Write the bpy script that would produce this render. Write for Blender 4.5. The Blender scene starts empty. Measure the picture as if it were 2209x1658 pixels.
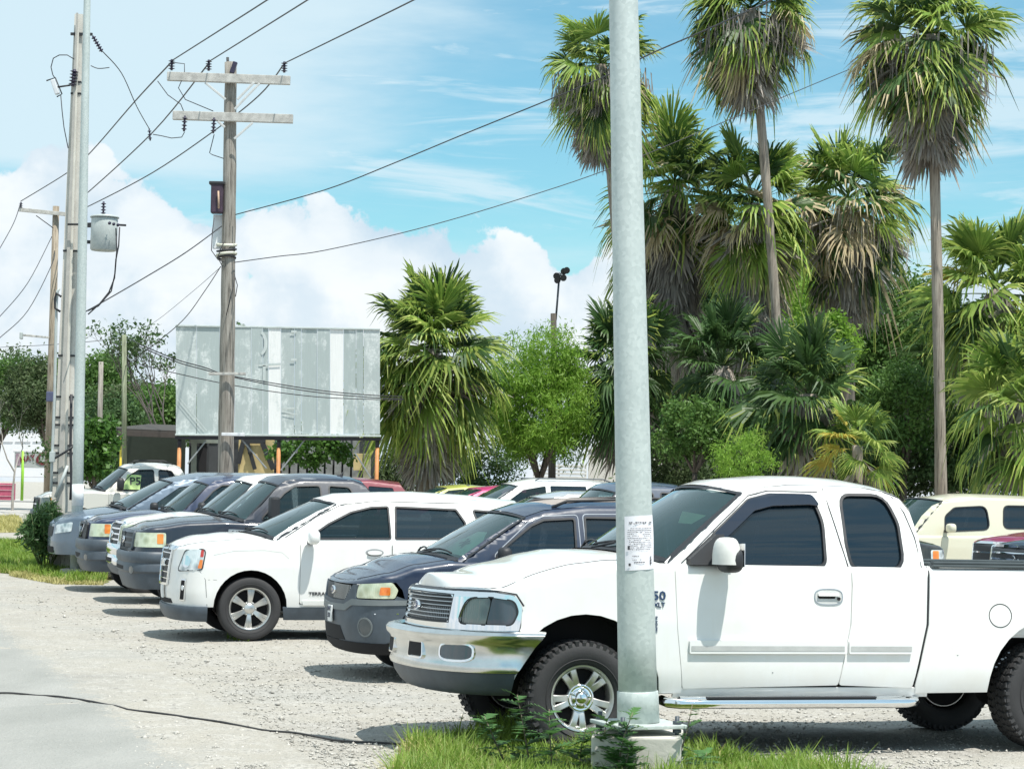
import bpy, bmesh, math, random
import numpy as np
from mathutils import Vector, Matrix
random.seed(7); np.random.seed(7)
R = math.radians
scene = bpy.context.scene
COL = scene.collection

# ------------------------------------------------------------------ camera
FPX, IMW = 4800.0, 2209.0            # focal length and width of the photograph in its own pixels
ROLL, PITCH, CAMH = 0.018, math.atan(221 / 4800.0), 1.79
cam_data = bpy.data.cameras.new("camera")
cam_data.sensor_width = 36.0
cam_data.lens = 36.0 * FPX / IMW
cam_data.clip_start = 0.1
cam_data.clip_end = 6000.0
cam = bpy.data.objects.new("camera", cam_data)
COL.objects.link(cam)
_X = Vector((1, 0, 0)); _U = Vector((0, -math.sin(PITCH), math.cos(PITCH))); _F = Vector((0, math.cos(PITCH), math.sin(PITCH)))
_lx = _X * math.cos(ROLL) + _U * math.sin(ROLL)
_ly = -_X * math.sin(ROLL) + _U * math.cos(ROLL)
_lz = -_F
cam.matrix_world = Matrix(((_lx.x, _ly.x, _lz.x, 0), (_lx.y, _ly.y, _lz.y, 0), (_lx.z, _ly.z, _lz.z, CAMH), (0, 0, 0, 1)))
scene.camera = cam

# ------------------------------------------------------------------ exposure
scene.view_settings.view_transform = 'Standard'
scene.view_settings.look = 'None'
scene.view_settings.gamma = 1.0
scene.view_settings.use_curve_mapping = False
scene.view_settings.exposure = 0.50

# ------------------------------------------------------------------ sun
SUNV = Vector((0.27, -0.33, 1.0)).normalized()      # towards the sun
sd = bpy.data.lights.new("sun", 'SUN'); sd.energy = 4.2; sd.angle = R(0.53); sd.color = (1.0, 0.955, 0.88)
sun = bpy.data.objects.new("sun", sd); COL.objects.link(sun)
sun.rotation_euler = SUNV.to_track_quat('Z', 'Y').to_euler()
sun.location = (0, 0, 60)
SUN_EL = math.asin(SUNV.z); SUN_AZ = math.atan2(SUNV.x, SUNV.y)

# ------------------------------------------------------------------ sky with clouds
world = bpy.data.worlds.new("World"); scene.world = world; world.use_nodes = True
def build_world():
    nt = world.node_tree; nt.nodes.clear(); N = nt.nodes.new; L = nt.links.new
    out = N('ShaderNodeOutputWorld'); bg = N('ShaderNodeBackground'); bg.inputs['Strength'].default_value = 0.10
    L(bg.outputs[0], out.inputs[0])
    sky = N('ShaderNodeTexSky'); sky.sky_type = 'NISHITA'; sky.sun_disc = False
    sky.sun_elevation = SUN_EL; sky.sun_rotation = SUN_AZ; sky.air_density = 1.0; sky.dust_density = 0.6; sky.ozone_density = 1.5
    tc = N('ShaderNodeTexCoord'); D = tc.outputs['Generated']
    sep = N('ShaderNodeSeparateXYZ'); L(D, sep.inputs[0])
    def M(op, a, b=None, c=None, clamp=False):
        n = N('ShaderNodeMath'); n.operation = op; n.use_clamp = clamp
        for i, v in enumerate((a, b, c)):
            if v is None: continue
            if isinstance(v, (int, float)): n.inputs[i].default_value = v
            else: L(v, n.inputs[i])
        return n.outputs[0]
    def MR(v, a, b, c=0.0, d=1.0, smooth=True):
        n = N('ShaderNodeMapRange'); n.interpolation_type = 'SMOOTHSTEP' if smooth else 'LINEAR'; n.clamp = True
        L(v, n.inputs['Value']); n.inputs['From Min'].default_value = a; n.inputs['From Max'].default_value = b
        n.inputs['To Min'].default_value = c; n.inputs['To Max'].default_value = d
        return n.outputs['Result']
    def noise(vec, scale, detail, rough, loc=(0, 0, 0), sc=(1, 1, 1), dist=0.0):
        m = N('ShaderNodeMapping'); m.inputs['Location'].default_value = loc; m.inputs['Scale'].default_value = sc
        L(vec, m.inputs['Vector'])
        n = N('ShaderNodeTexNoise'); n.inputs['Scale'].default_value = scale; n.inputs['Detail'].default_value = detail
        n.inputs['Roughness'].default_value = rough; n.inputs['Distortion'].default_value = dist
        L(m.outputs[0], n.inputs['Vector'])
        return n.outputs['Fac']
    az = M('ARCTAN2', sep.outputs[0], sep.outputs[1]); el = M('ARCSINE', sep.outputs[2])
    # low heaped clouds: height of their tops varies with azimuth
    lump = noise(D, 5.0, 2.0, 0.5, loc=(0.3, 0, 0.2), sc=(1, 1, 0.25))
    def density(loc):
        big = noise(D, 17.0, 1.5, 0.5, loc=loc)
        fine = noise(D, 46.0, 7.0, 0.56, loc=loc)
        b = M('MULTIPLY', M('SUBTRACT', big, 0.5), 1.25)
        f = M('MULTIPLY', M('SUBTRACT', fine, 0.5), 0.62)
        # cloud bank top (radians of elevation) as bumps over azimuth
        top = 0.088
        terms = [(-0.195, 0.028, 0.060), (-0.155, 0.030, 0.012), (-0.085, 0.045, 0.022), (-0.03, 0.035, 0.030), (0.035, 0.05, 0.034), (0.20, 0.05, 0.01), (0.36, 0.12, 0.05), (-0.38, 0.10, 0.04)]
        acc = None
        for c, w, a in terms:
            q = M('DIVIDE', M('SUBTRACT', az, c), w)
            g = M('MULTIPLY', M('POWER', 2.71828, M('MULTIPLY', M('MULTIPLY', q, q), -1.0)), a)
            acc = g if acc is None else M('ADD', acc, g)
        acc = M('ADD', acc, M('MULTIPLY', M('SUBTRACT', lump, 0.5), 0.05))
        e = M('SUBTRACT', M('ADD', acc, top), el)              # >0 below the bank's top
        e = M('MULTIPLY', e, 9.0)
        e = M('MINIMUM', e, 0.8)
        return M('ADD', M('ADD', e, b), f)
    d0 = density((0, 0, 0)); d1 = density((-0.012, 0.006, -0.020))
    cover = MR(d0, 0.0, 0.05)
    lit = MR(M('SUBTRACT', d0, d1), -0.22, 0.20)
    body = noise(D, 9.0, 5.0, 0.6, sc=(1, 1, 2.2))
    lit = M('ADD', M('MULTIPLY', lit, 0.62), M('MULTIPLY', MR(body, 0.35, 0.65), 0.38))
    lowfade = MR(el, 0.0, 0.11)
    cr = N('ShaderNodeMix'); cr.data_type = 'RGBA'; L(lit, cr.inputs[0])
    cr.inputs[6].default_value = (4.3, 5.4, 6.3, 1); cr.inputs[7].default_value = (6.9, 7.25, 7.4, 1)
    # thin high veil
    v1 = noise(D, 3.2, 6.0, 0.55, loc=(1.3, 0.2, 0.4), sc=(1, 1, 4.5), dist=0.4)
    v2 = noise(D, 12.0, 5.0, 0.6, loc=(0.3, 2.2, 0.9), sc=(1, 1, 5.5))
    wl = MR(az, 0.02, -0.16); wh = MR(el, 0.125, 0.145)
    vbias = M('MULTIPLY', M('MULTIPLY', wl, wh), 0.34)
    vv = M('ADD', M('ADD', M('MULTIPLY', v1, 0.7), M('MULTIPLY', v2, 0.3)), vbias)
    v3 = noise(D, 7.0, 6.0, 0.62, loc=(4.1, 1.2, 2.9), sc=(1, 1, 7.0), dist=0.8)
    veil = M('MAXIMUM', M('MULTIPLY', MR(vv, 0.40, 0.78), 0.90), M('MULTIPLY', MR(M('ADD', v3, M('MULTIPLY', MR(az, 0.04, 0.16), 0.10)), 0.50, 0.68), 0.78))
    tint = N('ShaderNodeMix'); tint.data_type = 'RGBA'; tint.blend_type = 'MULTIPLY'; tint.inputs[0].default_value = 1.0
    L(sky.outputs[0], tint.inputs[6]); tint.inputs[7].default_value = (0.70, 1.09, 1.05, 1)
    mv = N('ShaderNodeMix'); mv.data_type = 'RGBA'; L(veil, mv.inputs[0]); L(tint.outputs[2], mv.inputs[6]); mv.inputs[7].default_value = (5.1, 6.3, 6.9, 1)
    mc = N('ShaderNodeMix'); mc.data_type = 'RGBA'; L(cover, mc.inputs[0]); L(mv.outputs[2], mc.inputs[6]); L(cr.outputs[2], mc.inputs[7])
    L(mc.outputs[2], bg.inputs['Color'])
build_world()

# ------------------------------------------------------------------ photograph pixel -> place in the world
def ray(px, py):
    u = px - 1104.5; v = py - 829.0
    a = u * math.cos(ROLL) + v * math.sin(ROLL); b = -u * math.sin(ROLL) + v * math.cos(ROLL)
    return a, FPX * math.cos(PITCH) + b * math.sin(PITCH), FPX * math.sin(PITCH) - b * math.cos(PITCH)
def at(px, py, d):
    a, y, z = ray(px, py); return Vector((a / y * d, d, CAMH + z / y * d))
def sm(t):
    t = max(0.0, min(1.0, t)); return t * t * (3 - 2 * t)
def gz(x, y):
    """height of the ground: the lot lies a little lower than the road, and rises gently far off"""
    return -0.055 * sm((y - 14.6) / 6.0) + 0.45 * sm((y - 36) / 28.0) - 0.02 * sm((y - 12) / 3) * sm((x + 3) / 6)
def ground_at(px, py):
    a, y, z = ray(px, py); t = -CAMH / z if z < 0 else 1.0
    for _ in range(12): t = (gz(a * t, y * t) - CAMH) / z
    return Vector((a * t, y * t, gz(a * t, y * t)))

# ------------------------------------------------------------------ objects
def tag(o, label=None, cat=None, group=None, kind=None):
    if label: o['label'] = label
    if cat: o['category'] = cat
    if group: o['group'] = group
    if kind: o['kind'] = kind
    return o
def empty(name, loc=(0, 0, 0), rz=0.0, label=None, cat=None, group=None):
    o = bpy.data.objects.new(name, None); COL.objects.link(o); o.empty_display_size = 0.2
    o.location = loc; o.rotation_euler = (0, 0, rz)
    return tag(o, label, cat, group)
def link(name, me, mats, parent=None, loc=None, rot=None):
    o = bpy.data.objects.new(name, me)
    if me.materials.__len__() == 0:
        for m in (mats if isinstance(mats, (list, tuple)) else [mats]): me.materials.append(m)
    COL.objects.link(o)
    if parent is not None: o.parent = parent
    if loc is not None: o.location = loc
    if rot is not None: o.rotation_euler = rot
    return o
def copy_tree(o, parent=None):
    c = o.copy(); COL.objects.link(c)
    c.parent = parent
    for ch in list(o.children): copy_tree(ch, c)
    return c

class MB:
    """collects shapes as plain vertex and face lists, then becomes ONE mesh"""
    def __init__(s): s.v = []; s.f = []; s.m = []; s.sm = []
    def add(s, vs, fs, mi=0, smooth=False):
        n = len(s.v); s.v.extend([tuple(v) for v in vs])
        for f in fs: s.f.append(tuple(i + n for i in f)); s.m.append(mi); s.sm.append(smooth)
        return s
    def box(s, c, size, rot=None, mi=0, taper=1.0):
        x, y, z = [k / 2 for k in size]
        vs = [Vector((sx * x * (taper if sz > 0 else 1), sy * y * (taper if sz > 0 else 1), sz * z)) for sz in (-1, 1) for sy in (-1, 1) for sx in (-1, 1)]
        if rot is not None: vs = [rot @ v for v in vs]
        c = Vector(c); vs = [v + c for v in vs]
        return s.add(vs, [(0, 2, 3, 1), (4, 5, 7, 6), (0, 1, 5, 4), (2, 6, 7, 3), (0, 4, 6, 2), (1, 3, 7, 5)], mi)
    def bbox(s, c, size, b=0.01, rot=None, mi=0):
        """box with bevelled edges"""
        bm = bmesh.new(); bmesh.ops.create_cube(bm, size=1.0)
        for v in bm.verts: v.co = Vector((v.co.x * size[0], v.co.y * size[1], v.co.z * size[2]))
        b = min(b, min(size) * 0.49)
        bmesh.ops.bevel(bm, geom=bm.edges[:], offset=b, segments=2, affect='EDGES', profile=0.6)
        bm.verts.index_update(); c = Vector(c)
        vs = [(rot @ v.co if rot is not None else v.co) + c for v in bm.verts]
        fs = [tuple(v.index for v in f.verts) for f in bm.faces]; bm.free()
        return s.add(vs, fs, mi)
    def tube(s, pts, r, n=8, mi=0, caps=True, smooth=True, flat=1.0):
        pts = [Vector(p) for p in pts]; rr = r if isinstance(r, (list, tuple)) else [r] * len(pts)
        vs = []; fs = []; up = None
        for i, p in enumerate(pts):
            t = (pts[min(i + 1, len(pts) - 1)] - pts[max(i - 1, 0)]).normalized()
            if up is None:
                up = t.cross(Vector((0, 0, 1)) if abs(t.z) < 0.9 else Vector((0, 1, 0))).normalized()
            up = (up - t * up.dot(t)).normalized(); w = t.cross(up)
            for k in range(n):
                a = 2 * math.pi * k / n
                vs.append(p + (up * math.cos(a) + w * math.sin(a) * flat) * rr[i])
        for i in range(len(pts) - 1):
            for k in range(n):
                k2 = (k + 1) % n; fs.append((i * n + k, i * n + k2, (i + 1) * n + k2, (i + 1) * n + k))
        s.add(vs, fs, mi, smooth)
        if caps:
            m = len(s.v) - len(vs)
            s.f.append(tuple(m + k for k in range(n))[::-1]); s.m.append(mi); s.sm.append(False)
            s.f.append(tuple(m + (len(pts) - 1) * n + k for k in range(n))); s.m.append(mi); s.sm.append(False)
        return s
    def lathe(s, prof, n=32, axis='z', c=(0, 0, 0), mi=0, smooth=True, close=False):
        """prof: list of (radius, height along axis)"""
        vs = []; fs = []; c = Vector(c)
        for r, h in prof:
            for k in range(n):
                a = 2 * math.pi * k / n; p = (r * math.cos(a), r * math.sin(a), h)
                if axis == 'x': p = (h, r * math.cos(a), r * math.sin(a))
                if axis == 'y': p = (r * math.sin(a), h, r * math.cos(a))
                vs.append(Vector(p) + c)
        m = len(prof)
        for i in range(m - 1 if not close else m):
            j = (i + 1) % m
            for k in range(n):
                k2 = (k + 1) % n; fs.append((i * n + k, i * n + k2, j * n + k2, j * n + k))
        return s.add(vs, fs, mi, smooth)
    def prism(s, poly, h0, h1, fn, mi=0):
        """extrude a 2-D polygon; fn maps (a,b,h) to 3-D"""
        n = len(poly); vs = [fn(a, b, h0) for a, b in poly] + [fn(a, b, h1) for a, b in poly]
        fs = [tuple(range(n))[::-1], tuple(range(n, 2 * n))] + [(i, (i + 1) % n, n + (i + 1) % n, n + i) for i in range(n)]
        return s.add(vs, fs, mi)
    def mesh(s, name):
        me = bpy.data.meshes.new(name)
        me.from_pydata([tuple(v) for v in s.v], [], s.f)
        me.polygons.foreach_set('use_smooth', s.sm)
        if any(s.m): me.polygons.foreach_set('material_index', s.m)
        me.update(); return me
    def build(s, name, mats, parent=None, loc=None, rot=None, fixn=False, sharp=None):
        me = s.mesh(name)
        if fixn:
            bm = bmesh.new(); bm.from_mesh(me); bmesh.ops.recalc_face_normals(bm, faces=bm.faces); bm.to_mesh(me); bm.free()
        if sharp: me.set_sharp_from_angle(angle=R(sharp))
        return link(name, me, mats, parent, loc, rot)

def grid_mesh(rows, closed=False):
    """rows of points -> vertex and face lists"""
    m = len(rows[0]); vs = [p for r in rows for p in r]; fs = []
    for i in range(len(rows) - 1):
        for k in range(m - 1 if not closed else m):
            k2 = (k + 1) % m; fs.append((i * m + k, i * m + k2, (i + 1) * m + k2, (i + 1) * m + k))
    return vs, fs

# ------------------------------------------------------------------ materials
MAT = {}
def mk(name):
    m = bpy.data.materials.new(name); m.use_nodes = True; nt = m.node_tree
    return m, nt, nt.nodes['Principled BSDF'], nt.nodes.new, nt.links.new
def setp(b, **k):
    names = dict(rough='Roughness', metal='Metallic', coat='Coat Weight', coatr='Coat Roughness', spec='Specular IOR Level', trans='Transmission Weight', ior='IOR', sheen='Sheen Weight')
    for a, v in k.items(): b.inputs[names[a]].default_value = v
def ramp(N, L, fac, stops):
    r = N('ShaderNodeValToRGB'); cr = r.color_ramp
    while len(cr.elements) < len(stops): cr.elements.new(0.5)
    for e, (p, c) in zip(cr.elements, stops): e.position = p; e.color = (c[0], c[1], c[2], 1)
    L(fac, r.inputs[0]); return r.outputs[0]
def tnoise(N, L, scale, detail=4, rough=0.55, vec=None, sc=None, coord='Object', dist=0.0):
    n = N('ShaderNodeTexNoise'); n.inputs['Scale'].default_value = scale; n.inputs['Detail'].default_value = detail
    n.inputs['Roughness'].default_value = rough; n.inputs['Distortion'].default_value = dist
    if vec is None: vec = N('ShaderNodeTexCoord').outputs[coord]
    if sc:
        m = N('ShaderNodeMapping'); m.inputs['Scale'].default_value = sc; L(vec, m.inputs[0]); vec = m.outputs[0]
    L(vec, n.inputs['Vector']); return n.outputs['Fac']
def bump(N, L, b, h, strength=0.3, dist=0.01):
    n = N('ShaderNodeBump'); n.inputs['Strength'].default_value = strength; n.inputs['Distance'].default_value = dist
    L(h, n.inputs['Height']); L(n.outputs[0], b.inputs['Normal']); return n
def simple(name, col, rough=0.5, metal=0.0, var=0.12, scale=6.0, bmp=0.0, bscale=40.0, **kw):
    """plain material whose colour wanders a little"""
    if name in MAT: return MAT[name]
    m, nt, b, N, L = mk(name)
    f = tnoise(N, L, scale, 5, 0.6)
    lo = [max(0, c * (1 - var)) for c in col]; hi = [min(1, c * (1 + var)) for c in col]
    L(ramp(N, L, f, [(0.3, lo), (0.7, hi)]), b.inputs['Base Color'])
    setp(b, rough=rough, metal=metal, **kw)
    if bmp: bump(N, L, b, tnoise(N, L, bscale, 4, 0.6), bmp, 0.01)
    MAT[name] = m; return m
def paint(name, col, dust=0.25, rough=0.35, metal=0.0, flake=False):
    """car paint under clear coat, with a film of road dust that follows its own patches"""
    if name in MAT: return MAT[name]
    m, nt, b, N, L = mk(name)
    f = tnoise(N, L, 2.2, 6, 0.62); f2 = tnoise(N, L, 30, 3, 0.6)
    mx = N('ShaderNodeMix'); mx.data_type = 'RGBA'
    mul = N('ShaderNodeMath'); mul.operation = 'MULTIPLY'; mul.inputs[1].default_value = dust
    mr = N('ShaderNodeMapRange'); mr.inputs['From Min'].default_value = 0.42; mr.inputs['From Max'].default_value = 0.75; L(f, mr.inputs['Value'])
    L(mr.outputs[0], mul.inputs[0]); L(mul.outputs[0], mx.inputs[0])
    st = tnoise(N, L, 5.0, 5, .6, sc=(3, 3, .25)); sr = N('ShaderNodeMapRange'); sr.inputs['From Min'].default_value = .50; sr.inputs['From Max'].default_value = .72; sr.inputs['To Max'].default_value = dust * .55; L(st, sr.inputs['Value'])
    mxm = N('ShaderNodeMath'); mxm.operation = 'MAXIMUM'; L(mul.outputs[0], mxm.inputs[0]); L(sr.outputs[0], mxm.inputs[1]); L(mxm.outputs[0], mx.inputs[0])
    mx.inputs[6].default_value = (*col, 1); d = (0.42, 0.38, 0.31)
    if col[0] > 0.5: d = (0.66, 0.62, 0.54)
    mx.inputs[7].default_value = (*d, 1)
    L(mx.outputs[2], b.inputs['Base Color'])
    rr = N('ShaderNodeMapRange'); rr.inputs['To Min'].default_value = rough; rr.inputs['To Max'].default_value = rough + 0.2; L(f2, rr.inputs['Value'])
    L(rr.outputs[0], b.inputs['Roughness'])
    setp(b, metal=metal, coat=0.9, coatr=0.06)
    MAT[name] = m; return m
def glass(name, tint, dark=0.5, gloss=0.10):
    """car glass: part see-through tint, part mirror at grazing angles"""
    if name in MAT: return MAT[name]
    m, nt, b, N, L = mk(name)
    b.inputs['Base Color'].default_value = (*tint, 1); setp(b, rough=0.03, spec=0.6, coat=1.0, coatr=0.02)
    tr = N('ShaderNodeBsdfTransparent'); tr.inputs[0].default_value = (*[min(1, c * 3 + 0.35) for c in tint], 1)
    mx = N('ShaderNodeMixShader'); fr = N('ShaderNodeFresnel'); fr.inputs['IOR'].default_value = 1.5
    mr = N('ShaderNodeMapRange'); mr.inputs['From Min'].default_value = 0.0; mr.inputs['From Max'].default_value = 0.6
    mr.inputs['To Min'].default_value = dark; mr.inputs['To Max'].default_value = 1.0
    L(fr.outputs[0], mr.inputs['Value']); L(mr.outputs[0], mx.inputs[0])
    L(tr.outputs[0], mx.inputs[1]); L(b.outputs[0], mx.inputs[2])
    L(mx.outputs[0], nt.nodes['Material Output'].inputs[0])
    MAT[name] = m; return m
M_RUB = simple('tyre_rubber', (0.035, 0.035, 0.037), 0.8, bmp=0.2)
M_ALLOY = simple('alloy_wheel', (0.62, 0.62, 0.60), 0.3, 0.85, var=0.06)
M_STEEL = simple('wheel_steel', (0.35, 0.35, 0.36), 0.45, 0.6)
M_CHROME = simple('chrome', (0.86, 0.87, 0.88), 0.07, 1.0, var=0.02)
M_BLACK = simple('black_plastic', (0.022, 0.024, 0.028), 0.55)
M_DARK = simple('underbody_dark', (0.012, 0.012, 0.014), 0.9)
M_GREYP = simple('grey_bumper_plastic', (0.062, 0.080, 0.10), 0.5, var=0.2)
M_TRIM = simple('rubber_seal', (0.02, 0.022, 0.026), 0.5)
M_SEAT = simple('seat_cloth', (0.10, 0.10, 0.11), 0.9)
M_LENS = None
def lens(name, c0, c1, rough=0.12):
    if name in MAT: return MAT[name]
    m, nt, b, N, L = mk(name)
    w = N('ShaderNodeTexWave'); w.inputs['Scale'].default_value = 22; w.inputs['Distortion'].default_value = 1.2
    tcn = N('ShaderNodeTexCoord'); L(tcn.outputs['Object'], w.inputs[0])
    v = N('ShaderNodeTexVoronoi'); v.inputs['Scale'].default_value = 9; L(tcn.outputs['Object'], v.inputs['Vector'])
    L(ramp(N, L, v.outputs['Distance'], [(0.15, c0), (0.6, c1)]), b.inputs['Base Color'])
    setp(b, rough=rough, metal=0.35, coat=1.0, coatr=0.03)
    bump(N, L, b, w.outputs['Fac'], 0.25, 0.01)
    MAT[name] = m; return m
M_HL_YEL = lens('aged_headlamp_lens', (0.45, 0.47, 0.30), (0.72, 0.75, 0.55))
M_HL_CLR = lens('clear_headlamp_lens', (0.30, 0.36, 0.38), (0.80, 0.84, 0.84))
M_HL_SMK = lens('smoked_headlamp_lens', (0.07, 0.085, 0.09), (0.17, 0.19, 0.17))
M_AMBER = lens('amber_lens', (0.85, 0.20, 0.03), (0.95, 0.32, 0.05))
M_RED = lens('red_lens', (0.45, 0.02, 0.02), (0.6, 0.05, 0.04))
G_DARK = glass('privacy_glass', (0.006, 0.015, 0.024), 0.74)
G_GREY = glass('grey_privacy_glass', (0.02, 0.035, 0.045), 0.66)
G_MID = glass('tinted_side_glass', (0.02, 0.04, 0.045), 0.42)
G_WS = glass('windscreen_glass', (0.022, 0.070, 0.078), 0.40)
# ================================================================== vehicles
def lerp_tab(tab, q):
    if q <= tab[0][0]: return tab[0][1]
    for (a, va), (b, vb) in zip(tab, tab[1:]):
        if q <= b:
            t = (q - a) / (b - a); return va + (vb - va) * (t * 0.55 + 0.45 * t * t * (3 - 2 * t))
    return tab[-1][1]
def rpoly(pts, r=0.04, n=4):
    """polygon with rounded corners; a point may carry its own radius"""
    out = []; m = len(pts)
    for i in range(m):
        p = Vector(pts[i][:2]); a = Vector(pts[i - 1][:2]); b = Vector(pts[(i + 1) % m][:2])
        rr = pts[i][2] if len(pts[i]) > 2 else r
        da = (a - p); db = (b - p); la, lb = da.length, db.length
        if rr <= 0.001 or la < 1e-6 or lb < 1e-6: out.append((p.x, p.y)); continue
        da /= la; db /= lb; ang = da.angle(db, math.pi)
        t = min(rr / max(0.05, math.tan(ang / 2)), la * 0.48, lb * 0.48)
        s = p + da * t; e = p + db * t
        for k in range(n + 1):
            u = k / n; w = s * (1 - u) ** 2 + p * 2 * u * (1 - u) + e * u * u; out.append((w.x, w.y))
    return out
def arch_pts(y0, zc, r, zbot, n=16, rear=True):
    """points of a wheel arch opening from its front foot over the top to its rear foot"""
    a0 = math.asin(max(-0.95, min(0.95, (zbot - zc) / r)))
    return [(y0 - r * math.cos(a0 + (math.pi - 2 * a0) * k / n), zc + r * math.sin(a0 + (math.pi - 2 * a0) * k / n)) for k in range(n + 1)]

class Shell:
    """the surface a vehicle's outer skin lies on: q runs from the middle of the nose round the corner and back along
    the side (where q is simply the distance behind the front axle), z is height"""
    def __init__(s, hw, yf, yr, fd=0.45, fn=2.7, rd=0.16, rn=4.0, ztop=None, rr=0.05, tuck=(0.55, 0.35), rake=0.10, zref=0.6, tumble=0.06, ztum=0.85):
        s.hw, s.yf, s.yr, s.rr, s.tuck, s.rake, s.zref, s.tumble, s.ztum = hw, yf, yr, rr, tuck, rake, zref, tumble, ztum
        s.fr = s._arc(hw, fd, fn); s.re = s._arc(hw, rd, rn)
        s.ya = yf + fd; s.yb = yr - rd; s.q0 = s.ya - s.fr[-1][0]; s.q1 = s.yb + s.re[-1][0]; s.ztop = ztop
    def _arc(s, hw, fd, n):
        tab = []; L = 0; px = py = None
        for i in range(121):
            th = math.pi / 2 * i / 120
            x = hw * max(0, math.sin(th)) ** (2 / n); y = -fd * max(0, math.cos(th)) ** (2 / n)
            if px is not None: L += math.hypot(x - px, y - py)
            tab.append((L, x, y)); px, py = x, y
        return tab
    def _lk(s, tab, L):
        L = max(0.0, min(tab[-1][0], L)); lo, hi = 0, len(tab) - 1
        while hi - lo > 1:
            m = (lo + hi) // 2
            if tab[m][0] <= L: lo = m
            else: hi = m
        a, b = tab[lo], tab[hi]; t = (L - a[0]) / max(1e-9, b[0] - a[0])
        x = a[1] + (b[1] - a[1]) * t; y = a[2] + (b[2] - a[2]) * t
        dx, dy = b[1] - a[1], b[2] - a[2]; l = math.hypot(dx, dy) or 1
        return x, y, dy / l, -dx / l
    def plan(s, q):
        if q < s.ya:
            x, y, nx, ny = s._lk(s.fr, q - s.q0); return x, s.ya + y, nx, ny
        if q > s.yb:
            x, y, nx, ny = s._lk(s.re, s.re[-1][0] - (q - s.yb)); return x, s.yb - y, nx, -ny
        return s.hw, q, 1.0, 0.0
    def __call__(s, q, z, off=0.0):
        x, y, nx, ny = s.plan(q); d = 0.0
        zt, k = s.tuck
        if z < zt: d += k * (zt - z) ** 2
        if z > s.ztum: d += s.tumble * (z - s.ztum)
        top = lerp_tab(s.ztop, q); r = s.rr
        if z > top - r: t = min(1.0, (z - top + r) / r); d += r - math.sqrt(max(0, r * r - (t * r) ** 2))
        front = max(0.0, -ny)
        if front > 0: d += front * (s.rake * (z - s.zref) if z > s.zref else 0.25 * s.rake * (s.zref - z))
        d -= off
        return Vector((x - nx * d, y - ny * d, z))
class Cabin:
    """the surface of the upper sides: y is distance behind the front axle, z height"""
    def __init__(s, wb, wr, zb, zr, top, rr=0.05, tp=0.02, ym=1.2):
        s.wb, s.wr, s.zb, s.zr, s.top, s.rr, s.tp, s.ym = wb, wr, zb, zr, top, rr, tp, ym
    def __call__(s, y, z, off=0.0):
        t = max(0.0, (z - s.zb) / (s.zr - s.zb)); x = s.wb - (s.wb - s.wr) * t ** 1.25 - s.tp * (y - s.ym) ** 2 * 0.25
        top = lerp_tab(s.top, y)
        if z > top - s.rr: u = min(1.0, (z - top + s.rr) / s.rr); x -= s.rr * (1 - math.sqrt(max(0.0, 1 - u * u)))
        return Vector((x + off, y, z))

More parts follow.
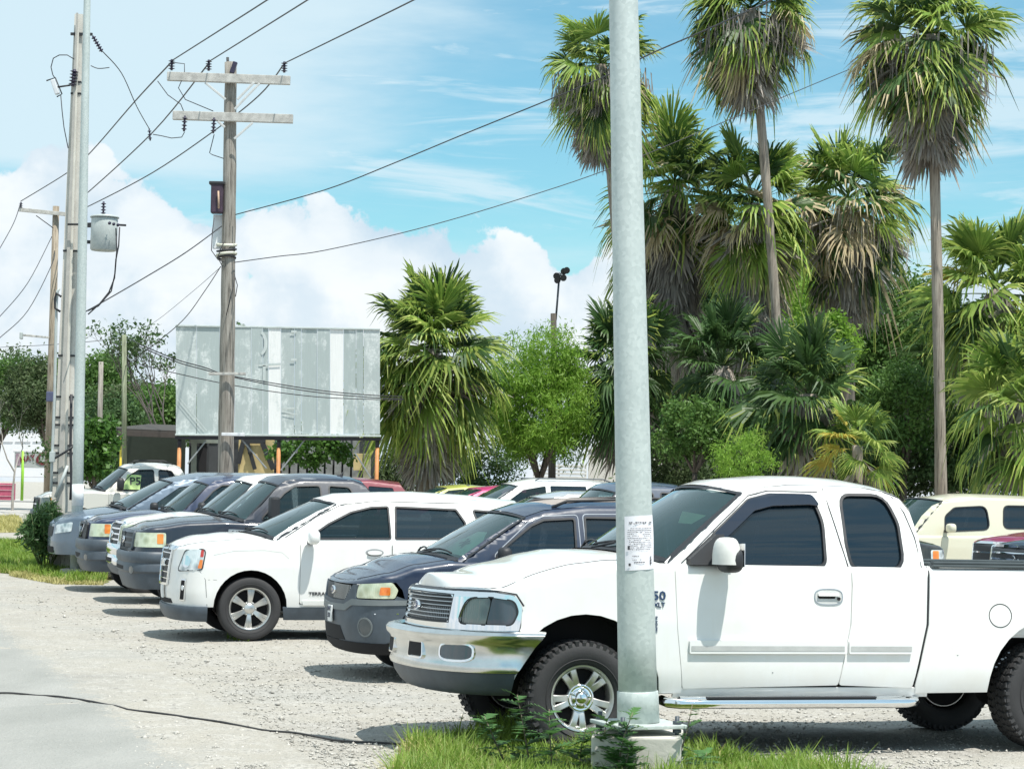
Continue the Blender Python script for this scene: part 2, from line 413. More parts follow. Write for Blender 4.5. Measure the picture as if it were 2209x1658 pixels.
def panel(fn, poly, name, mats, parent, holes=(), off=0.0, th=0.02, dq=0.15, dz=0.10, both=False, mirror=False, flip=False):
    """a skin panel cut to an outline on surface fn, with real thickness"""
    bm = bmesh.new(); edges = []
    for lp in [poly] + list(holes):
        vs = [bm.verts.new((a, b, 0)) for a, b in lp]
        edges += [bm.edges.new((vs[i], vs[(i + 1) % len(vs)])) for i in range(len(vs))]
    bmesh.ops.triangle_fill(bm, use_beauty=True, use_dissolve=False, edges=edges)
    q0 = min(p[0] for p in poly); q1 = max(p[0] for p in poly); z0 = min(p[1] for p in poly); z1 = max(p[1] for p in poly)
    for lo, hi, d, no in ((q0, q1, dq, (1, 0, 0)), (z0, z1, dz, (0, 1, 0))):
        k = max(1, int(math.ceil((hi - lo) / d)))
        for i in range(1, k):
            c = lo + (hi - lo) * i / k
            bmesh.ops.bisect_plane(bm, geom=bm.verts[:] + bm.edges[:] + bm.faces[:], dist=1e-6, plane_co=(c * no[0], c * no[1], 0), plane_no=no)
    if hasattr(fn, 'rr') and z1 - z0 > 0.25:
        for k in (1.0, .7, .4, .2, .08):
            bmesh.ops.bisect_plane(bm, geom=bm.verts[:] + bm.edges[:] + bm.faces[:], dist=1e-6, plane_co=(0, z1 - fn.rr * k, 0), plane_no=(0, 1, 0))
    bm.verts.index_update(); bm.verts.ensure_lookup_table()
    V, NR = [], []
    for v in bm.verts:
        q, z = v.co.x, v.co.y; p = fn(q, z, off); e = 0.004
        du = fn(q + e, z, off) - fn(q - e, z, off); dv = fn(q, z + e, off) - fn(q, z - e, off)
        n = du.cross(dv)
        n = n.normalized() if n.length > 1e-9 else Vector((1, 0, 0))
        if n.x * p.x < 0 and abs(n.x) > 0.3: n = -n
        V.append(p); NR.append(n)
    # orientation: outward normals
    F = []
    for f in bm.faces:
        ids = [v.index for v in f.verts]
        a, b, c = V[ids[0]], V[ids[1]], V[ids[2]]
        if (b - a).cross(c - a).dot(NR[ids[0]]) < 0: ids.reverse()
        F.append(ids)
    bnd = []
    for ids in F:
        for i in range(len(ids)): bnd.append((ids[i], ids[(i + 1) % len(ids)]))
    s = set(bnd); bnd = [e for e in bnd if (e[1], e[0]) not in s]
    bm.free()
    n0 = len(V); idx = {}
    VV = list(V)
    for e in bnd:
        for i in e:
            if i not in idx: idx[i] = len(VV); VV.append(V[i] - NR[i] * th)
    SK = [(e[1], e[0], idx[e[0]], idx[e[1]]) for e in bnd] if th > 0 else []
    def emit(sgn):
        vs = [Vector((p.x * sgn, p.y, p.z)) for p in VV]
        fs = [tuple(f) if sgn > 0 else tuple(reversed(f)) for f in F] + [tuple(f) if sgn > 0 else tuple(reversed(f)) for f in SK]
        return vs, fs
    sides = (-1,) if mirror else (1,)
    verts, faces, ln = [], [], []
    for sg in sides:
        vs, fs = emit(sg); b = len(verts); verts += vs
        for j, f in enumerate(fs):
            faces.append(tuple(i + b for i in f))
            for i in f:
                if j < len(F): n = NR[i]; ln.append((n.x * sg, n.y, n.z))
                else: ln.append((0, 0, 0))
    me = bpy.data.meshes.new(name); me.from_pydata([tuple(v) for v in verts], [], faces); me.update()
    me.polygons.foreach_set('use_smooth', [True] * len(faces))
    if len(me.loops) == len(ln):
        me.normals_split_custom_set(ln)
    o = link(name, me, mats, parent)
    if both: twin(o, parent)
    return o

def twin(o, parent=None):
    """the same part on the other side of the vehicle"""
    c = link(o.name.split('.')[0], o.data, [], parent or o.parent)
    c.scale = (-1, 1, 1); return c
def ribbon(fn, pts, w, name, mats, parent, off=0.003, closed=False, both=False, h=0.004):
    """a thin strip that follows a line on the surface"""
    P = [Vector(p[:2]) for p in pts]
    if closed: P = P + [P[0], P[1]]
    # refine
    Q = []
    for a, b in zip(P, P[1:]):
        k = max(1, int((b - a).length / 0.12))
        for i in range(k): Q.append(a + (b - a) * i / k)
    if closed: Q = Q[:-1] if False else Q
    else: Q.append(P[-1])
    m = MB()
    for sg in (1,):
        rows = []
        for i, p in enumerate(Q):
            t = (Q[min(i + 1, len(Q) - 1)] - Q[max(i - 1, 0)])
            t = t.normalized() if t.length > 1e-9 else Vector((1, 0)); n = Vector((-t.y, t.x)) * (w / 2)
            a = fn(p.x + n.x, p.y + n.y, off - h); b = fn(p.x + n.x, p.y + n.y, off); c = fn(p.x - n.x, p.y - n.y, off); d = fn(p.x - n.x, p.y - n.y, off - h)
            r = [a, b, c, d]
            if sg < 0: r = [Vector((-v.x, v.y, v.z)) for v in reversed(r)]
            rows.append(r)
        vs, fs = grid_mesh(rows); m.add(vs, fs)
    o = m.build(name, mats, parent, fixn=False)
    if both: twin(o, parent)
    return o

# ------------------------------------------------------------------ wheels
_WM = {}
def wheel_meshes(kind, Rt, rr, w):
    key = (kind, Rt, rr, w)
    if key in _WM: return _WM[key]
    h = w / 2
    t = MB(); prof = []
    shoulder = 0.93 if kind != 'truck5' else 0.945
    prof = [(rr - 0.004, h * 0.55), (rr + 0.004, h * 0.80), (rr + 0.02, h * 0.93), ((rr + Rt) / 2, h * 1.03), (Rt * shoulder, h * 0.98), (Rt * 0.975, h * 0.90), (Rt * 0.993, h * 0.78)]
    if kind == 'truck5': prof[-1] = (Rt * 0.975, h * 0.72); prof[-2] = (Rt * 0.962, h * 0.90)
    top = []
    for k in range(5):
        x = h * (0.5 - 0.25 * k)
        top += [(Rt * (1.0 if kind != 'truck5' else 0.978), x + h * 0.09), (Rt * 0.976, x + h * 0.07), (Rt * 0.976, x - h * 0.02), (Rt * (1.0 if kind != 'truck5' else 0.978), x - h * 0.04)]
    full = prof + top + [(a, -b) for a, b in reversed(prof)]
    t.lathe(full, 56, 'x')
    # raised ring and letters band on the wall
    t.lathe([(rr + 0.035, h * 0.985), (rr + 0.037, h * 1.01), (rr + 0.041, h * 1.01), (rr + 0.043, h * 0.985)], 48, 'x')
    if kind == 'truck5':
        n = 46
        for i in range(n):
            a = 2 * math.pi * i / n
            for row, (x, lx, ll, tw) in enumerate(((h * 0.78, h * 0.36, 0.034, 0.25), (-h * 0.78, h * 0.36, 0.034, -0.25), (h * 0.33, h * 0.38, 0.036, -0.4), (-h * 0.33, h * 0.38, 0.036, 0.4), (0, h * 0.2, 0.04, 0.2))):
                aa = a + (row % 2) * math.pi / n
                rot = Matrix.Rotation(aa, 3, 'X') @ Matrix.Rotation(tw, 3, 'Z')
                c = Matrix.Rotation(aa, 3, 'X') @ Vector((x, 0, Rt * 0.985))
                t.box(c, (lx, ll, Rt * 0.04), rot)
            rot = Matrix.Rotation(a, 3, 'X'); sgn = 1 if i % 2 else 0.4
            for s_ in (1, -1):
                t.box(rot @ Vector((s_ * h * 0.97, 0, Rt * 0.935)), (h * 0.08, 0.024, 0.03 + 0.02 * (i % 2)), rot @ Matrix.Rotation(s_ * 0.2, 3, 'Y'))
    tyre = t.mesh('tyre')
    # rim
    r = MB(); xo = h * 0.80
    r.lathe([(rr * 0.90, xo - 0.012), (rr * 0.955, xo + 0.004), (rr * 1.0, xo + 0.006), (rr * 1.015, xo - 0.004), (rr * 1.0, xo - 0.02), (rr * 0.93, xo - 0.035), (rr * 0.90, -h * 0.7), (rr * 0.88, -h * 0.7), (rr * 0.885, xo - 0.04)], 48, 'x', close=True)
    def spoke(a, w0, w1, w2, r0, r1, x0, x1, th=0.03, tw=0.0):
        ca, sa = math.cos(a), math.sin(a)
        def P(rad, t_, x): return Vector((x, t_ * ca + rad * sa, rad * ca - t_ * sa))
        n = 6; rows = []
        for i in range(n + 1):
            u = i / n; rad = r0 + (r1 - r0) * u
            ww = (w0 * (1 - u) ** 2 + 2 * w1 * u * (1 - u) + w2 * u * u) / 2
            x = x0 + (x1 - x0) * u + 0.012 * math.sin(u * math.pi); t0 = tw * u
            rows.append([P(rad, t0 - ww, x - th), P(rad, t0 - ww, x - 0.006), P(rad, t0 - ww * 0.75, x), P(rad, t0 + ww * 0.75, x), P(rad, t0 + ww, x - 0.006), P(rad, t0 + ww, x - th)])
        vs, fs = grid_mesh(rows, closed=True); r.add(vs, fs)
    if kind == 'truck5':
        for k in range(5):
            a = 2 * math.pi * k / 5 + 0.12 + math.pi / 5
            for s_ in (-1, 1):
                spoke(a + s_ * 0.16, 0.052, 0.036, 0.052, rr * 0.30, rr * 0.93, xo - 0.045, xo - 0.016, tw=s_ * rr * 0.02)
            spoke(a, 0.075, 0.02, 0.0005, rr * 0.30, rr * 0.60, xo - 0.05, xo - 0.035)
            spoke(a, 0.002, 0.03, 0.11, rr * 0.80, rr * 0.93, xo - 0.04, xo - 0.02)
        r.lathe([(0.001, xo - 0.05), (rr * 0.42, xo - 0.05), (rr * 0.42, xo - 0.075), (0.001, xo - 0.075)], 32, 'x')
    elif kind == 'six':
        for k in range(6):
            a = 2 * math.pi * k / 6 + 0.06
            for s_ in (-1, 1):
                spoke(a + s_ * 0.105, 0.036, 0.034, 0.044, rr * 0.22, rr * 0.93, xo - 0.03, xo - 0.012)
            spoke(a, 0.05, 0.045, 0.07, rr * 0.22, rr * 0.92, xo - 0.038, xo - 0.02)
        r.lathe([(0.001, xo - 0.03), (rr * 0.34, xo - 0.03), (rr * 0.36, xo - 0.06), (0.001, xo - 0.06)], 32, 'x')
    else:
        for k in range(5):
            a = 2 * math.pi * k / 5 + 0.3
            spoke(a, 0.11, 0.055, 0.10, rr * 0.2, rr * 0.93, xo - 0.03, xo - 0.012)
        r.lathe([(0.001, xo - 0.03), (rr * 0.32, xo - 0.03), (rr * 0.34, xo - 0.06), (0.001, xo - 0.06)], 32, 'x')
    # dark disc and drum behind the spokes
    r.lathe([(0.001, xo - 0.10), (rr * 0.88, xo - 0.10), (rr * 0.88, -h * 0.6), (0.001, -h * 0.6)], 32, 'x', mi=1)
    rim = r.mesh('wheel'); rim.set_sharp_from_angle(angle=R(35))
    c = MB()
    if kind == 'truck5':
        c.lathe([(0.0005, xo + 0.006), (rr * 0.10, xo + 0.004), (rr * 0.19, xo - 0.006), (rr * 0.215, xo - 0.03), (rr * 0.36, xo - 0.036), (rr * 0.40, xo - 0.03), (rr * 0.415, xo - 0.05)], 36, 'x')
        for k in range(5):
            a = 2 * math.pi * k / 5 + 0.12
            c.lathe([(0.0005, xo - 0.012), (0.010, xo - 0.014), (0.012, xo - 0.04)], 8, 'x', c=(0, math.sin(a) * rr * 0.29, math.cos(a) * rr * 0.29))
    else:
        c.lathe([(0.0005, xo - 0.012), (rr * 0.20, xo - 0.014), (rr * 0.26, xo - 0.03)], 32, 'x')
        for k in range(5 if kind != 'six' else 6):
            a = 2 * math.pi * (k + 0.5) / (5 if kind != 'six' else 6)
            c.lathe([(0.0005, xo - 0.022), (0.009, xo - 0.024), (0.011, xo - 0.05)], 8, 'x', c=(0, math.sin(a) * rr * 0.30, math.cos(a) * rr * 0.30))
    cap = c.mesh('hub_cap')
    _WM[key] = (tyre, rim, cap); return _WM[key]
def add_wheel(parent, kind, Rt, rr, w, x, y, steer=0.0, capmat=None, rimmat=None):
    ty, ri, ca = wheel_meshes(kind, Rt, rr, w)
    if not len(ri.materials): ri.materials.append(rimmat or M_ALLOY); ri.materials.append(M_DARK)
    o = link('wheel', ri, [], parent, (x, y, Rt), (0, 0, (0 if x > 0 else math.pi) + steer))
    link('tyre', ty, M_RUB, o); link('hub_cap', ca, capmat or M_ALLOY, o)
    return o

def blob(m, c, size, e=2.6, nu=20, nv=12, rot=None, mi=0):
    """rounded box"""
    def cs(a, p): v = math.cos(a); return math.copysign(abs(v) ** p, v)
    def sn(a, p): v = math.sin(a); return math.copysign(abs(v) ** p, v)
    p = 2.0 / e; rows = []
    for i in range(nv + 1):
        th = -math.pi / 2 + math.pi * i / nv; row = []
        for k in range(nu):
            ph = 2 * math.pi * k / nu
            v = Vector((size[0] / 2 * cs(th, p) * cs(ph, p), size[1] / 2 * cs(th, p) * sn(ph, p), size[2] / 2 * sn(th, p)))
            if rot is not None: v = rot @ v
            row.append(v + Vector(c))
        rows.append(row)
    vs, fs = grid_mesh(rows, closed=True); m.add(vs, fs, mi, True); return m

def text_mesh(name, body, size, mat, parent, M, ext=0.001, bold=False, shear=0.0, align='CENTER', sx=1.0):
    """lettering as a thin raised mesh; M places it (local x = reading direction, y = up)"""
    cu = bpy.data.curves.new(name, 'FONT'); cu.body = body; cu.size = size; cu.extrude = ext; cu.align_x = align; cu.align_y = 'CENTER'
    cu.shear = shear; cu.resolution_u = 2
    if bold: cu.offset = size * 0.018
    ob = bpy.data.objects.new(name, cu); COL.objects.link(ob)
    dg = bpy.context.evaluated_depsgraph_get(); me = bpy.data.meshes.new_from_object(ob.evaluated_get(dg))
    bpy.data.objects.remove(ob); bpy.data.curves.remove(cu)
    me.transform(Matrix.Diagonal((sx, 1, 1, 1))); me.transform(M); me.materials.clear()
    me.name = name
    return link(name, me, mat, parent)
def frame_on(fn, q, z, off=0.004):
    """matrix whose x axis runs backwards along the side, y up, z out of the surface"""
    p = fn(q, z, off); e = 0.01
    ux = (fn(q + e, z, off) - fn(q - e, z, off)).normalized(); uy = (fn(q, z + e, off) - fn(q, z - e, off)).normalized()
    uz = ux.cross(uy).normalized(); uy = uz.cross(ux)
    return Matrix(((ux.x, uy.x, uz.x, p.x), (ux.y, uy.y, uz.y, p.y), (ux.z, uy.z, uz.z, p.z), (0, 0, 0, 1)))

def cone_grid(rows, name, mats, parent, thick=0.0):
    vs, fs = grid_mesh(rows); m = MB(); m.add(vs, fs, 0, True)
    return m.build(name, mats, parent)

def make_vehicle(S):
    """S: dictionary of measurements (metres, front axle at y=0, ground at z=0, y runs to the rear)"""
    g = S.get
    t = empty(S['name'], S['loc'], S['rz'], S['label'], S['cat'], g('group'))
    t.rotation_euler = (g('tiltx', 0), g('tilty', 0), S['rz'])
    hw = S['hw']; sh = Shell(hw, S['yf'], S['yr'], S.get('fd', .45), S.get('fn', 2.7), S.get('rd', .16), 4.0, S['ztop'], S.get('rr', .05), S.get('tuck', (.55, .35)), S.get('rake', .1), S.get('zref', .6), S.get('tumble', .06), S.get('ztum', .85))
    cb = Cabin(S.get('wb', hw - sh.rr), S['wr'], S['zb'], S['zr'], S['top'], S.get('crr', .05), S.get('tp', .02), S.get('ym', 1.2))
    P = S['paint']; P2 = g('paint2', P)
    Rt, rr, tw = S['tyre']; wbs = S['wheelbase']; far = g('far', False)
    zl = S['zlow']; ar = S['arch_r']; az_ = g('arch_z', Rt + 0.02)
    yB = g('yback', S['yr'])          # where the one-piece side ends
    # ---- lower body side: from behind the bumper to the tail, with wheel arches
    q_nose = g('q_nose', sh.q0)
    def top_edge(a, b, n=26): return [(a + (b - a) * i / n, lerp_tab(S['ztop'], a + (b - a) * i / n)) for i in range(n + 1)]
    zn = g('znose', 0.5)
    doors = g('doors', [])
    front_arch = arch_pts(0, az_, ar, zl)
    low = [(front_arch[0][0], zl)] + front_arch[1:-1] + [(front_arch[-1][0], zl)]
    fender_end = doors[0][0] if doors else wbs - ar
    # fender (from nose to first door)
    poly = top_edge(q_nose, fender_end, 30)
    nosecut = g('nosecut', [(q_nose, zn), (front_arch[0][0] - 0.12, zn)])
    poly = poly[:-1] + g('fender_end', [(fender_end, poly[-1][1]), (fender_end, zl)]) + [p for p in reversed(low)] + list(reversed(nosecut))
    # drop duplicates
    pp = []
    for p in poly:
        if not pp or (abs(pp[-1][0] - p[0]) + abs(pp[-1][1] - p[1])) > 1e-4: pp.append(p)
    panel(sh, pp, 'front_fender', P, t, holes=g('nose_holes', ()), both=True, dq=.09, dz=.035 if not far else .08)
    # doors (lower halves) and rear quarter
    y = fender_end; gap = 0.006
    for i, dr in enumerate(doors):
        a, b = dr[0], dr[1]; shape = dr[2] if len(dr) > 2 else None
        if shape: pl = shape
        else:
            te = top_edge(a + gap, b, 8)
            pl = rpoly([(te[0][0], te[0][1], 0)] + [(u, v, 0) for u, v in te[1:-1]] + [(b, te[-1][1], 0), (b, zl + 0.04, .03), (a + gap, zl + 0.04, .03)], .02)
        nm = 'door' if i == 0 else 'rear_door'
        if not (i == 0 and g('nodoor')):
            dp = panel(sh, pl, nm, P, t)
            twin(dp)
            S.setdefault('_doors', []).append(dp)
        y = b
    rear_arch = arch_pts(wbs, az_, g('arch_rr', ar), zl)
    if doors:
        rs = g('rear_start', doors[-1][1] + gap)
        te = top_edge(rs, sh.q1, 30)
        rp = te + [(sh.q1, g('ztail', 0.45)), (rear_arch[-1][0] + 0.1, zl)] + list(reversed(rear_arch)) + [(rs, zl)]
        if 'rear_poly' in S: rp = S['rear_poly'](te, rear_arch)
        panel(sh, rp, g('rear_name', 'rear_quarter'), g('paint_rear', P), t, both=True, dq=.14, dz=.10, holes=g('rear_holes', ()))
        # sill
        if not far:
            panel(sh, [(fender_end, zl - .03), (doors[-1][1], zl - .03), (doors[-1][1], zl + 0.034), (fender_end, zl + 0.034)], 'sill', g('sill_mat', P), t, both=True, off=-0.006)
    # ---- dark liner behind gaps and inside arches, floor and axles
    for cy in (0, wbs):
        r = ar + 0.01; a_lo = math.asin(max(-.6, min(.3, (zl + .01 - az_) / r)))
        lm = MB(); rows = []
        for k in range(17):
            a = a_lo + (math.pi - 2 * a_lo) * k / 16
            rows.append([Vector((hw - 0.04, cy - r * math.cos(a), az_ + r * math.sin(a))), Vector((hw - 0.42, cy - r * math.cos(a), az_ + r * math.sin(a))), Vector((hw - 0.42, cy, az_))])
        vs, fs = grid_mesh(rows); lm.add(vs, fs, 0)
        twin(lm.build('wheel_well', M_DARK, t))
    um = MB()
    f0 = g('floor_z', zl + 0.03)
    um.box((0, (S['yf'] + S['yr']) / 2 + .1, f0 + 0.12), ((hw - 0.45) * 2, (S['yr'] - S['yf']) - 0.75, 0.20))
    for sg in (1, -1):
        y0, y1 = ar + .01, wbs - ar - .01
        um.box((sg * (hw - 0.25), (y0 + y1) / 2, (zl + S['zb'] - .08) / 2), (0.36, y1 - y0, S['zb'] - .08 - zl))
    for cy in (0, wbs):
        um.tube([(-hw + .2, cy, Rt), (hw - .2, cy, Rt)], 0.045, 10)
        if g('truck'): blob(um, (0.05, cy, Rt), (0.3, 0.26, 0.26), 2.2)
    if g('truck'):
        for sg in (1, -1): um.box((sg * 0.42, (S['yf'] + S['yr']) / 2, f0 - 0.02), (0.09, S['yr'] - S['yf'] - 1.1, 0.14))
    um.build('underbody', M_DARK, t)
    # ---- bonnet
    c0 = S['cowl']; b0 = g('bow0', .22); yc, zc = c0
    crown = g('crown', .07); tq = g('hood_t', .86)
    qs = [q_nose + (yc - q_nose) * (i / 34.0) for i in range(35)]
    rows = []; rowsL = []; rowsR = []
    for i, q in enumerate(qs):
        e = sh(q, lerp_tab(S['ztop'], q)); u = i / 34.0
        ramp = sm((e.y - (yc - 0.9)) / 0.9)
        cr = crown * sm((e.y - S['yf']) / g('nose_round', 0.35)) ; cr2 = g('zfront', 0.0) * (1 - u) ** 2
        tt = 1.0 - (1.0 - tq) * sm((u - g('seam_u', .3)) / 0.12)
        def P3(a): 
            yy = e.y - b0 * ramp * (1 - a * a)
            prof = (1 - abs(a) ** 2.6)
            if g('powerdome'): prof += 0.22 * sm((0.62 - abs(a)) / 0.12) * sm((e.y - S['yf']) / .5) 
            return Vector((a * e.x, yy, e.z + cr * prof + cr2 * (1 - a * a)))
        n = 12
        rows.append([P3(tt * (-1 + 2 * k / (2 * n)) * (1 if tt >= .999 else 0.995)) for k in range(2 * n + 1)])
        rowsL.append([P3(tt + (1 - tt) * k / 3 if tt < .999 else 1.0) for k in range(4)])
        rowsR.append([P3(-(tt + (1 - tt) * (3 - k) / 3) if tt < .999 else -1.0) for k in range(4)])
    cone_grid(rows, 'bonnet', P, t)
    fm = MB(); vs, fs = grid_mesh(rowsL); fm.add(vs, fs, 0, True)
    twin(fm.build('fender_top', P, t))
    if not far:
        sl = [rowsL[i][0] + Vector((0, 0, .001)) for i in range(35) if abs(rowsL[i][0].x) < abs(rowsL[i][-1].x) - .004]
        if len(sl) > 3: gm_ = MB(); gm_.tube(sl, .0035, 4); twin(gm_.build('bonnet_gap', M_TRIM, t))
        fe = [rows[i][0] + Vector((0, -.003, -.004)) for i in range(35) if abs(rowsL[i][0].x) >= abs(rowsL[i][-1].x) - .004]
        if len(fe) > 3: gm_ = MB(); gm_.tube(fe, .006, 4); twin(gm_.build('bonnet_edge_gap', M_TRIM, t))
    # dark tray under the bonnet gap and at the cowl
    cm = MB(); rws = []
    for k in range(13):
        a = -1 + k / 6; x = a * (sh.hw - sh.rr - .02); yy = yc - b0 * (1 - a * a); zz = zc + crown * (1 - abs(a) ** 2.6)
        rws.append([Vector((x, yy - 0.03, zz + 0.004)), Vector((x, yy + 0.07, zz - 0.01)), Vector((x, yy + 0.07, zz - 0.06))])
    vs, fs = grid_mesh(rws); cm.add(vs, fs); cm.build('cowl', M_BLACK, t)
    # ---- windscreen
    y1, z1 = S['header']; b1 = g('bow1', .12); rc = g('rcrown', .07); y0g, z0g = yc + .05, zc + .0
    def WS(a, v, off=0.0):
        yy = (y0g + (y1 - y0g) * v); zz = z0g + (z1 - z0g) * v
        x = cb(yy, zz).x
        bow = b0 + (b1 - b0) * v; cz = crown * (1 - abs(a) ** 2.6) * (1 - v) + rc * (1 - abs(a) ** 2.4) * v
        p = Vector((a * x, yy - bow * (1 - a * a) - 0.015 * math.sin(v * math.pi), zz + cz))
        return p + Vector((0, -off * 0.7, off * 0.7))
    na, nv = 16, 8
    rows = [[WS(-0.965 + 1.93 * k / na, 0.02 + 0.95 * i / nv) for k in range(na + 1)] for i in range(nv + 1)]
    wsm = MB(); vs, fs = grid_mesh(rows); wsm.add(vs, fs, 0, True); wsm.build('windscreen', g('g_ws', G_WS), t)
    sm_ = MB()
    for a0, a1, v0, v1 in ((-1, -0.955, 0, 1), (.955, 1, 0, 1), (-1, 1, 0.965, 1.0), (-1, 1, -0.02, 0.03)):
        rw = [[WS(a0 + (a1 - a0) * k / 10, v0 + (v1 - v0) * i / 6, 0.012) for k in range(11)] for i in range(7)]
        vs, fs = grid_mesh(rw); sm_.add(vs, fs, 0, True)
    sm_.build('windscreen_seal', M_TRIM, t)
    # ---- cabin sides
    wins = S['windows']                      # list of polygons in (y,z)
    side = S['side_poly']
    panel(cb, side, 'cabin_side', P2, t, holes=wins, both=True, dq=.10, dz=.045, th=.03)
    for i, wpoly in enumerate(wins):
        cx = sum(p[0] for p in wpoly) / len(wpoly); cz = sum(p[1] for p in wpoly) / len(wpoly)
        big = [(cx + (a - cx) * 1.02, cz + (b - cz) * 1.04) for a, b in wpoly]
        gm = S['win_glass'][i] if 'win_glass' in S else (G_DARK if (g('dark_glass') or i > 0) else G_MID)
        w1 = panel(cb, big, 'side_window', gm, t, off=-0.016, th=0.0, dq=.2, dz=.1)
        twin(w1)
        if not far: ribbon(cb, wpoly, 0.02, 'window_seal', M_TRIM, w1, off=0.007, closed=True, h=0.018)
    # ---- roof
    rail = S['rail']; rows = []
    # resample the rail
    rs_ = []
    for (a, b), (c, d) in zip(rail, rail[1:]):
        k = max(1, int(math.hypot(c - a, d - b) / 0.12))
        rs_ += [(a + (c - a) * i / k, b + (d - b) * i / k) for i in range(k)]
    rs_.append(rail[-1]); L = rs_[-1][0] - rs_[0][0]
    rb = g('rbow', 0.06)
    for (yy, zz) in rs_:
        u = (yy - rs_[0][0]) / L; e = cb(yy, zz)
        fr = b1 * (1 - sm(u / 0.35)); bk = -rb * sm((u - 0.6) / 0.4)
        cr = rc * (1 + 0.35 * math.sin(min(1, u * 1.15) * math.pi)) * (1 - g('rear_flat', 0.0) * sm((u - .7) / .3))
        rows.append([Vector((a * e.x, yy - (fr + bk) * (1 - a * a), zz + cr * (1 - abs(a) ** 2.4))) for a in [-1 + k / 9 for k in range(19)]])
    cone_grid(rows, 'roof', g('roof_paint', P2), t)
    # ---- rear of the cabin
    bl = S['back']                            # list of (y,z) from the roof down
    def BK(a, v, off=0.0):
        f = v * (len(bl) - 1); i = min(len(bl) - 2, int(f)); u = f - i
        yy = bl[i][0] + (bl[i + 1][0] - bl[i][0]) * u; zz = bl[i][1] + (bl[i + 1][1] - bl[i][1]) * u
        x = cb(yy, zz).x if zz > S['zb'] else cb(yy, S['zb']).x
        bow = rb; cz = rc * (1 - abs(a) ** 2.4) * max(0, 1 - v * 1.6) * (1 - g('rear_flat', 0.0))
        return Vector((a * x, yy + bow * (1 - a * a) + off, zz + cz))
    nb = 3 * (len(bl) - 1)
    rows = [[BK(-1 + k / 8, i / nb) for k in range(17)] for i in range(nb + 1)]
    cone_grid(rows, 'cabin_back', P2, t)
    v0, v1 = g('backglass', (0.12, 0.62))
    rows = [[BK(-0.8 + 1.6 * k / 8, v0 + (v1 - v0) * i / 4, 0.006) for k in range(9)] for i in range(5)]
    vs, fs = grid_mesh(rows); bgm = MB(); bgm.add(vs, fs, 0, True); bgm.build('rear_window', G_DARK, t)
    # ---- interior
    if g('interior', True):
        im = MB(); fz = S['zb'] - 0.42
        im.box((0, (yc + bl[-1][0]) / 2 + .1, fz - .05), ((hw - .12) * 2, bl[-1][0] - yc - .1, 0.04))
        im.bbox((0, yc + 0.12, zc - 0.06), ((hw - .14) * 2, 0.45, 0.18), 0.05)
        im.build('dashboard', M_BLACK, t)
        for row, ys in enumerate(g('seats', (yc + 1.05,))):
            for x in (-0.38, 0.38):
                im = MB()
                im.bbox((x, ys, fz + 0.12), (0.50, 0.50, 0.16), 0.05)
                im.bbox((x, ys + 0.27, fz + 0.44), (0.48, 0.13, 0.60), 0.05, Matrix.Rotation(-0.22, 3, 'X'))
                im.bbox((x, ys + 0.36, fz + 0.84), (0.26, 0.09, 0.18), 0.04, Matrix.Rotation(-0.15, 3, 'X'))
                im.build('seat', g('seatmat', M_SEAT), t)
        wm = MB(); cen = Vector((0.38, yc + 0.52, zc - 0.0)); rx = Matrix.Rotation(R(25), 3, 'X')
        ring = [cen + rx @ Vector((0.185 * math.cos(a), 0, 0.185 * math.sin(a))) for a in [2 * math.pi * k / 20 for k in range(21)]]
        wm.tube(ring, 0.014, 6); wm.tube([cen, cen + rx @ Vector((0, -0.25, 0))], 0.03, 8); wm.tube([cen + rx @ Vector((-.18, 0, 0)), cen + rx @ Vector((.18, 0, 0))], 0.02, 6)
        wm.build('steering_wheel', M_BLACK, t)
        rm = MB(); p = WS(0, .88); rm.bbox(p + Vector((0, .10, -.05)), (0.24, 0.03, 0.065), 0.012); rm.build('rear_view_mirror', M_BLACK, t)
    # ---- wipers
    if g('wipers', True):
        for a0, a1 in ((-0.62, 0.02), (0.05, 0.72)):
            wp = MB()
            pts = [WS(a0 + (a1 - a0) * k / 8, 0.03 + 0.07 * math.sin(k / 8 * 2.6), 0.025) for k in range(9)]
            wp.tube(pts, 0.009, 5); wp.tube([WS(a0 - .02, 0.0, .01), WS(a0 + (a1 - a0) * .5, 0.06, .035)], 0.010, 5)
            wp.build('wiper', M_BLACK, t)
    # ---- wheels
    kind = g('wheel', 'five')
    for cy in (0, wbs):
        for sg in (1, -1):
            add_wheel(t, kind, Rt, rr, tw, sg * (hw - tw / 2 - g('wheel_in', .04)), cy, capmat=g('capmat'), rimmat=g('rimmat'))
    return t, sh, cb, WS, BK
